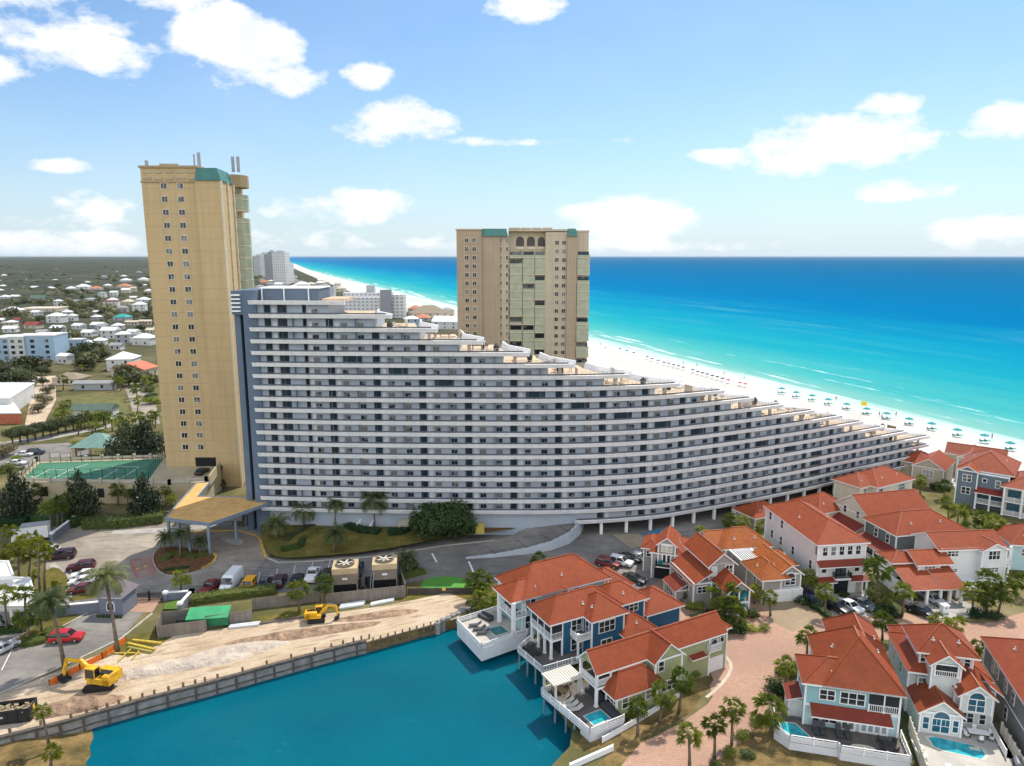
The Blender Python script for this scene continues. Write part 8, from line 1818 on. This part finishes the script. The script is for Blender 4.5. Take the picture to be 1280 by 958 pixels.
far_tower(318,326,320,346,FTG,'leftmost distant tower beside the tan tower',50); far_tower(326,333,317,343,FTW,'second distant tower from the left along the shore',50); far_tower(332,337,318,352,FT['d'],'thin dark distant tower'); far_tower(337,342,315,354,FT['d'],'darkest slim distant tower left of the pale one'); far_tower(342,358,316,356,FTW,'widest pale distant tower by the shore'); far_tower(357,363,330,354,FTW,'lower stepped wing of the pale distant tower')
mid = empty('beachfront_hotel', G(440, 398), 0, 'long pale beachfront hotel with grey end tower behind the condominium', 'hotel'); mo = mid.location
def mbx(u0, u1, vt, vb, m_, nm, y=None, dpt=12):
    y = y or mo.y; a, b = AT(u0, vb, y), AT(u1, vb, y); tz = AT(u0, vt, y).z; mb = MB(); mb.box(a.x-mo.x, b.x-mo.x, y-mo.y, y-mo.y+dpt, 0, tz); return mb.build(nm, m_, mid)
mbx(372,475,372,398,FTW,'wing'); mbx(430,490,366,398,FTW,'wing', mo.y + 13); mbx(476,490,362.5,398,FT['d'],'stair_tower', mo.y - 3, 3); mbx(490,506,369,398,FTW,'wing', mo.y + 2); mbx(405,418,360,372,FT['g'],'roof_house', mo.y + 3, 6); mbx(458,468,357,366,FT['g'],'roof_house', mo.y + 16, 6)
BH = 'beach houses beyond the condominium'
_q = random.Random(19); _used = []
for i in range(160):
    if len(_used) > 34: break
    u, v = (_q.uniform(316, 425), _q.uniform(338, 372)) if i % 3 else (_q.uniform(492, 572), _q.uniform(384, 402)); p = G(u, v); d = (157.1 - p.x)*.939 + (211.1 - p.y)*.345
    if d < 62 or d > 420 or any(abs(u - a) < 8 and abs(v - b) < 2.2 for a, b in _used) or (470 < u < 508): continue
    _used.append((u, v)); rc = _q.choice('wwgcob'); far_house(u, v, _q.uniform(8, 13)*(.5 + (v - 330)/70), _q.choice((1, 2, 2)), _q.choice('wcwg'), rc, {'w': 'white', 'g': 'grey', 'c': 'cream', 'o': 'orange', 'b': 'tan'}[rc] + ' roofed beachside house ' + ('below the distant towers' if u < 400 else 'beside the pale beachfront hotel'), BH, .8, None, _q.choice(('hip', 'gable', 'flat')), 'far_beach_house')
for (u, v, w_, st, wc, rc, k, lb) in ((538,400,46,2,'c','b','h','large tan roofed beach house behind the stepped terraces'),(556,412,34,2,'w','w','g','white gabled beach house beside the second tower'),(515,408,18,2,'b','w','h','pale blue beach house behind the stepped terraces'),(560,396,16,2,'c','g','h','cream beach house nearest the second tower'),(338,365,14,2,'w','w','h','white beach house below the distant towers'),(325,362,12,1.5,'w','g','h','grey roofed beach house beside the tan tower'),(344,356,11,1,'w','k','h','red roofed beach house below the distant towers'),(376,360,18,2,'w','w','h','white house at the edge of the distant beach'),(366,352,9,1,'c','g','h','little cream house at the edge of the distant beach'),(328,352,10,1,'c','c','h','cream house under the distant towers'),(392,368,12,1,'w','g','f','flat grey beach building left of the hotel'),(318,372,12,2,'w','w','h','white house just right of the tan tower'),(360,371,16,1,'w','g','f','low grey roofs behind the penthouse')): far_house(u, v, w_, st, wc, rc, lb, BH, .7, None, GR[k], 'far_beach_house')
# ================================================================== woods
q = random.Random(11)
boxes = [(u - w_*.6, u + w_*.6, v - 4 - 3*st, v + 1) for (u, v, w_, st, *_) in HL] + [(132,168,428,466),(62,100,462,484),(90,142,470,490),(86,142,495,528),(0,72,412,455),(-20,48,476,534),(172,200,425,472)]
cnt = 0; kinds = {}
def free(u, v, r_): return not any(a - r_ < u < b + r_ and c - r_*.2 < v < d + r_*1.4 for a, b, c, d in boxes)
for i in range(2600):
    if cnt >= 295: break
    v = 334 + 150*q.random()**1.5; u = q.uniform(-15, 205)
    p = G(u, v); r_px = q.uniform(3.4, 5.8)*888/p.y/2
    if not free(u, v, r_px*.7): continue
    s_ = q.uniform(4.2, 7.5); o = tree(p, FAROAK[q.randrange(6)], (s_, s_, s_*q.uniform(.75, 1.1)), 'rounded tree in the wooded neighbourhood left of the tall tower', 'trees of the wooded neighbourhood', th=1.5) if cnt < 6 else None
    if o is None:
        src = kinds[cnt % 6]; o = copy_tree(src, p); s2 = s_/6; o.scale = (s2, s2, s2*q.uniform(.8, 1.15)); o.rotation_euler = (0, 0, q.uniform(0, 6))
    else: kinds[cnt] = o
    cnt += 1
OKM = 'street trees beyond the tennis deck'
for (u, v, s_, k, lb) in ((22,482,9,0,'large oak crown in front of the blue apartment block, right'),(4,486,8.5,1,'large oak crown in front of the blue apartment block, left'),(52,470,5,2,'oak right of the big crowns beside the parked cars'),(100,446,7,0,'bushy oak left of the big white two storey house'),(118,440,6,1,'oak behind the big white two storey house'),(125,452,6,2,'oak in front of the big white two storey house')): tree(AZ(u, v), OAK[k], (s_, s_, s_*.75), lb, OKM)
for i in range(13): tree(AZ(16 + i*9.5, 556 - i*2.1 + q.uniform(-1, 1)), OAK[i % 3], (3.2, 3.2, 3.4), 'small rounded tree in the row along the street strip', 'row of street trees', th=2.2)
for (u, v, s_, lb) in ((55,505,5,'brownish scrub oak on the sandy lot, lower'),(60,492,4.5,'brownish scrub oak on the sandy lot, upper'),(48,516,4,'brownish scrub bush beside the warehouse corner'),(3,572,5.5,'bare brownish tree at the left edge by the far car park')): tree(AZ(u, v), OAKB[0], (s_, s_, s_*.7), lb, OKM, th=.8)
for (u, v, s_, k) in ((186,490,4,0),(190,505,4.5,2),(188,498,3.5,1),(192,478,4.5,0),(95,557,2.4,2),(102,562,2.6,2),(140,572,3,2),(65,538,3,0),(8,590,3.5,0),(35,592,3,0),(70,588,3.2,1),(20,575,2,2)): o = shrub(u, v, s_, s_*.7, k, 'green shrub beside the streets beyond the tennis deck', 'street shrubs')
for i in range(38):
    u, v = q.uniform(62, 198), q.uniform(482, 552)
    if i < 12: u, v = 98 + i*8.5, 540 + q.uniform(-5, 5)
    if not free(u, v, 2): continue
    hh = q.uniform(11, 17)*(v/520)**2; palm(u, v, u + q.uniform(-2, 2), v - hh, q.uniform(6, 8.5), 'far', 'slender palm in the sunny yards beyond the tennis deck', 'palms in the sunny yards beyond the tennis deck', tr=.2)
for i in range(24):
    u, v = q.uniform(95, 180), q.uniform(436, 476)
    if free(u, v, 2): palm(u, v, u + q.uniform(-1, 1), v - q.uniform(6, 9), q.uniform(3.5, 5), 'far', 'small far palm near the big white two storey house', 'small far palms', tr=.2)
# beyond the trees one can tell apart: the rest of the tree cover as one mass
mb = MB(); q2 = random.Random(31)
for i in range(900):
    v = 331 + 75*q2.random()**1.6; u = q2.uniform(-20, 330 if v < 350 else 205); p = G(u, v)
    if not free(u, v, 1.5) or (157.1 - p.x)*.939 + (211.1 - p.y)*.345 < 130: continue
    s_ = q2.uniform(4.0, 7.5)
    for k in range(70):
        d = Vector((q2.gauss(0,1), q2.gauss(0,1), abs(q2.gauss(.2,.8)))).normalized(); c = p + Vector((d.x*s_, d.y*s_, 1.2 + d.z*s_*.8))*1.0; t = d.cross(Vector((q2.gauss(0,1), q2.gauss(0,1), q2.gauss(0,1)))).normalized(); b2 = d.cross(t); r_ = s_*q2.uniform(.2, .36)
        mb.add([c - t*r_, c - b2*r_*.7, c + t*r_, c + b2*r_*.7], [(0,1,2,3)])
tag(mb.build('tree_cover', LEAF_F, None, False, False), 'unbroken tree cover between the far houses', 'woods', kind='stuff')
# the endless woods beyond: one lumpy canopy
mb = MB(); NA, NR = 150, 130; rr = [900*(40000/900)**(i/NR) for i in range(NR + 1)]; ids = []
for j, r_ in enumerate(rr):
    for i in range(NA + 1):
        a = R(-62 + 46.5*i/NA); x, y = r_*math.sin(a), r_*math.cos(a); sc = max(1.0, r_/1500)
        d = (157.1 - x)*.939 + (211.1 - y)*.345; lift = max(0, min(1, (d - 350)/250))
        h_ = (5.5 + 4.5*mnoise.noise(Vector((x/22/sc, y/22/sc, 0))) + 3.5*mnoise.noise(Vector((x/160, y/160, 3))) + (r_/40000)*14)*lift - (1 - lift)*3
        mb.v.append((x, y, h_ if j else -2))
for j in range(NR):
    for i in range(NA):
        a = j*(NA+1) + i; mb.f.append((a, a+1, a+NA+2, a+NA+1)); mb.mi.append(0)
def f_forest(t, c, h, pos, b):
    n1 = t.noise(pos, .006, 8, .72); n2 = t.noise(pos, .05, 4, .6)
    c = t.ramp(n1, [(.35, (.036,.044,.032)), (.50, (.062,.07,.046)), (.60, (.10,.10,.068)), (.70, (.24,.215,.18))])
    return t.mix(t.m('MULTIPLY', n2, .5), c, (.026,.032,.024,1)), None
FOREST = mat('far_canopy', (.035,.05,.025), .95, 0, fn=f_forest, spec=.05)
o = mb.build('forest', FOREST, None, True, False); tag(o, 'dark green woods stretching to the horizon', 'woods', kind='stuff')
# sea oats and scrub on the dune by the condominium tip
for i, (u, v, s_) in enumerate(((1112,574,3.0),(1126,572,3.4),(1140,575,3),(1118,580,3.2),(1150,582,2.6))): shrub(u, v, s_, 1.3, 2 if i % 2 else 0, 'low dune scrub between the condominium tip and the beige houses', 'dune scrub')
# thin sea air
hz_ = MB(); hz_.box(-61000, 61000, -400, 61000, -6, 92); hm = bpy.data.materials.new('haze_air'); hm.use_nodes = True; ht = NT(hm.node_tree); hm.node_tree.nodes.remove(hm.node_tree.nodes['Principled BSDF'])
pv_ = ht.n('ShaderNodeVolumePrincipled', ins={'Color': (.78, .86, .95, 1), 'Density': HAZE, 'Anisotropy': .2}); ht.L(pv_.outputs[0], hm.node_tree.nodes['Material Output'].inputs['Volume'])
o = hz_.build('haze', hm, None, False, False); o['kind'] = 'stuff'

# ================================================================== labels that say which one
LMK = {'the blue apartment block': (36, 435), 'the teal roofed house': (150, 396), 'the big porch house': (150, 452), 'the long cream roof': (47, 390), 'the tall tan tower': (190, 400), 'the tan hip roofed house': (82, 475), 'the orange roofed house': (119, 360), 'the white warehouse': (15, 500)}
LM2 = {'the blue-grey porch house': (1225, 600), 'the dark green-grey hip house': (1150, 660), 'the beige arched window house': (1165, 590), 'the carport house': (1215, 700), 'the white glazed porch house': (1260, 625)}
LM3 = {'the tennis court': (120, 590), 'the parked plum minivan': (77, 694), 'the white trailer': (45, 662), 'the orange canopy': (265, 632), 'the white flat roofed building': (15, 735), 'the middle magnolia': (103, 615), 'the slanting wall': (80, 668)}
def where(u, v, lms):
    nm, (a, b) = min(lms.items(), key=lambda t: abs(t[1][0] - u) + 1.6*abs(t[1][1] - v)); dx, dy = u - a, v - b; p = []
    if abs(dy) > 4: p.append('above' if dy < 0 else 'below')
    if abs(dx) > 5: p.append('left of' if dx < 0 else 'right of')
    r_ = math.hypot(dx, dy); w_ = ' and '.join(p) if p else 'beside'; w_ = w_.replace('above and', 'above and').replace('below and', 'below and')
    return ('just ' if r_ < 16 else 'well ' if r_ > 45 else '') + w_ + ' ' + nm
for o in list(COL.objects):
    gname = o.get('group')
    if o.parent or not gname or not o.get('label'): continue
    if gname == 'houses in the far neighbourhood' and o['label'].startswith('small') or 'roofed house among' in o['label']:
        u, v = PXL(o.location); ds = o['label'].replace('small ', '').split(' among')[0].split(' house')[0]; st = o.get('label'); kids_ = [c for c in COL.objects if False]
        hz = max(c.bound_box[6][2] for c in o.children if c.name.startswith('wall')); wd = [c for c in o.children if c.name.startswith('wall')][0]; wcol = wd.data.materials[0].name.replace('far_', '').replace('_wall', '')
        o['label'] = ('two storey ' if hz > 4 else 'low ') + wcol + ' house, ' + ds.replace(' roofed', '') + ' roof, ' + where(u, v, LMK)
    elif gname == 'palms in the upper right gardens': o['label'] = 'garden palm ' + where(*PXL(o.location + Vector((0,0,4))), LM2)
    elif gname in ('yellow-green palms at the left edge', 'palms below the tennis deck'): o['label'] = ('yellow-green palm ' if 'yellow' in gname else 'sabal palm ') + where(*PXL(o.location + Vector((0,0,4))), LM3)
    elif gname == 'street shrubs': o['label'] = 'green street shrub ' + where(*PXL(o.location), {**LMK, 'the tennis court': (120, 590), 'the green pavilion': (126, 565)})
    elif gname == 'palms in the sunny yards beyond the tennis deck': o['label'] = 'slender yard palm ' + where(*PXL(o.location), {**LMK, 'the green roofed building': (114, 508), 'the green pavilion': (126, 560)})
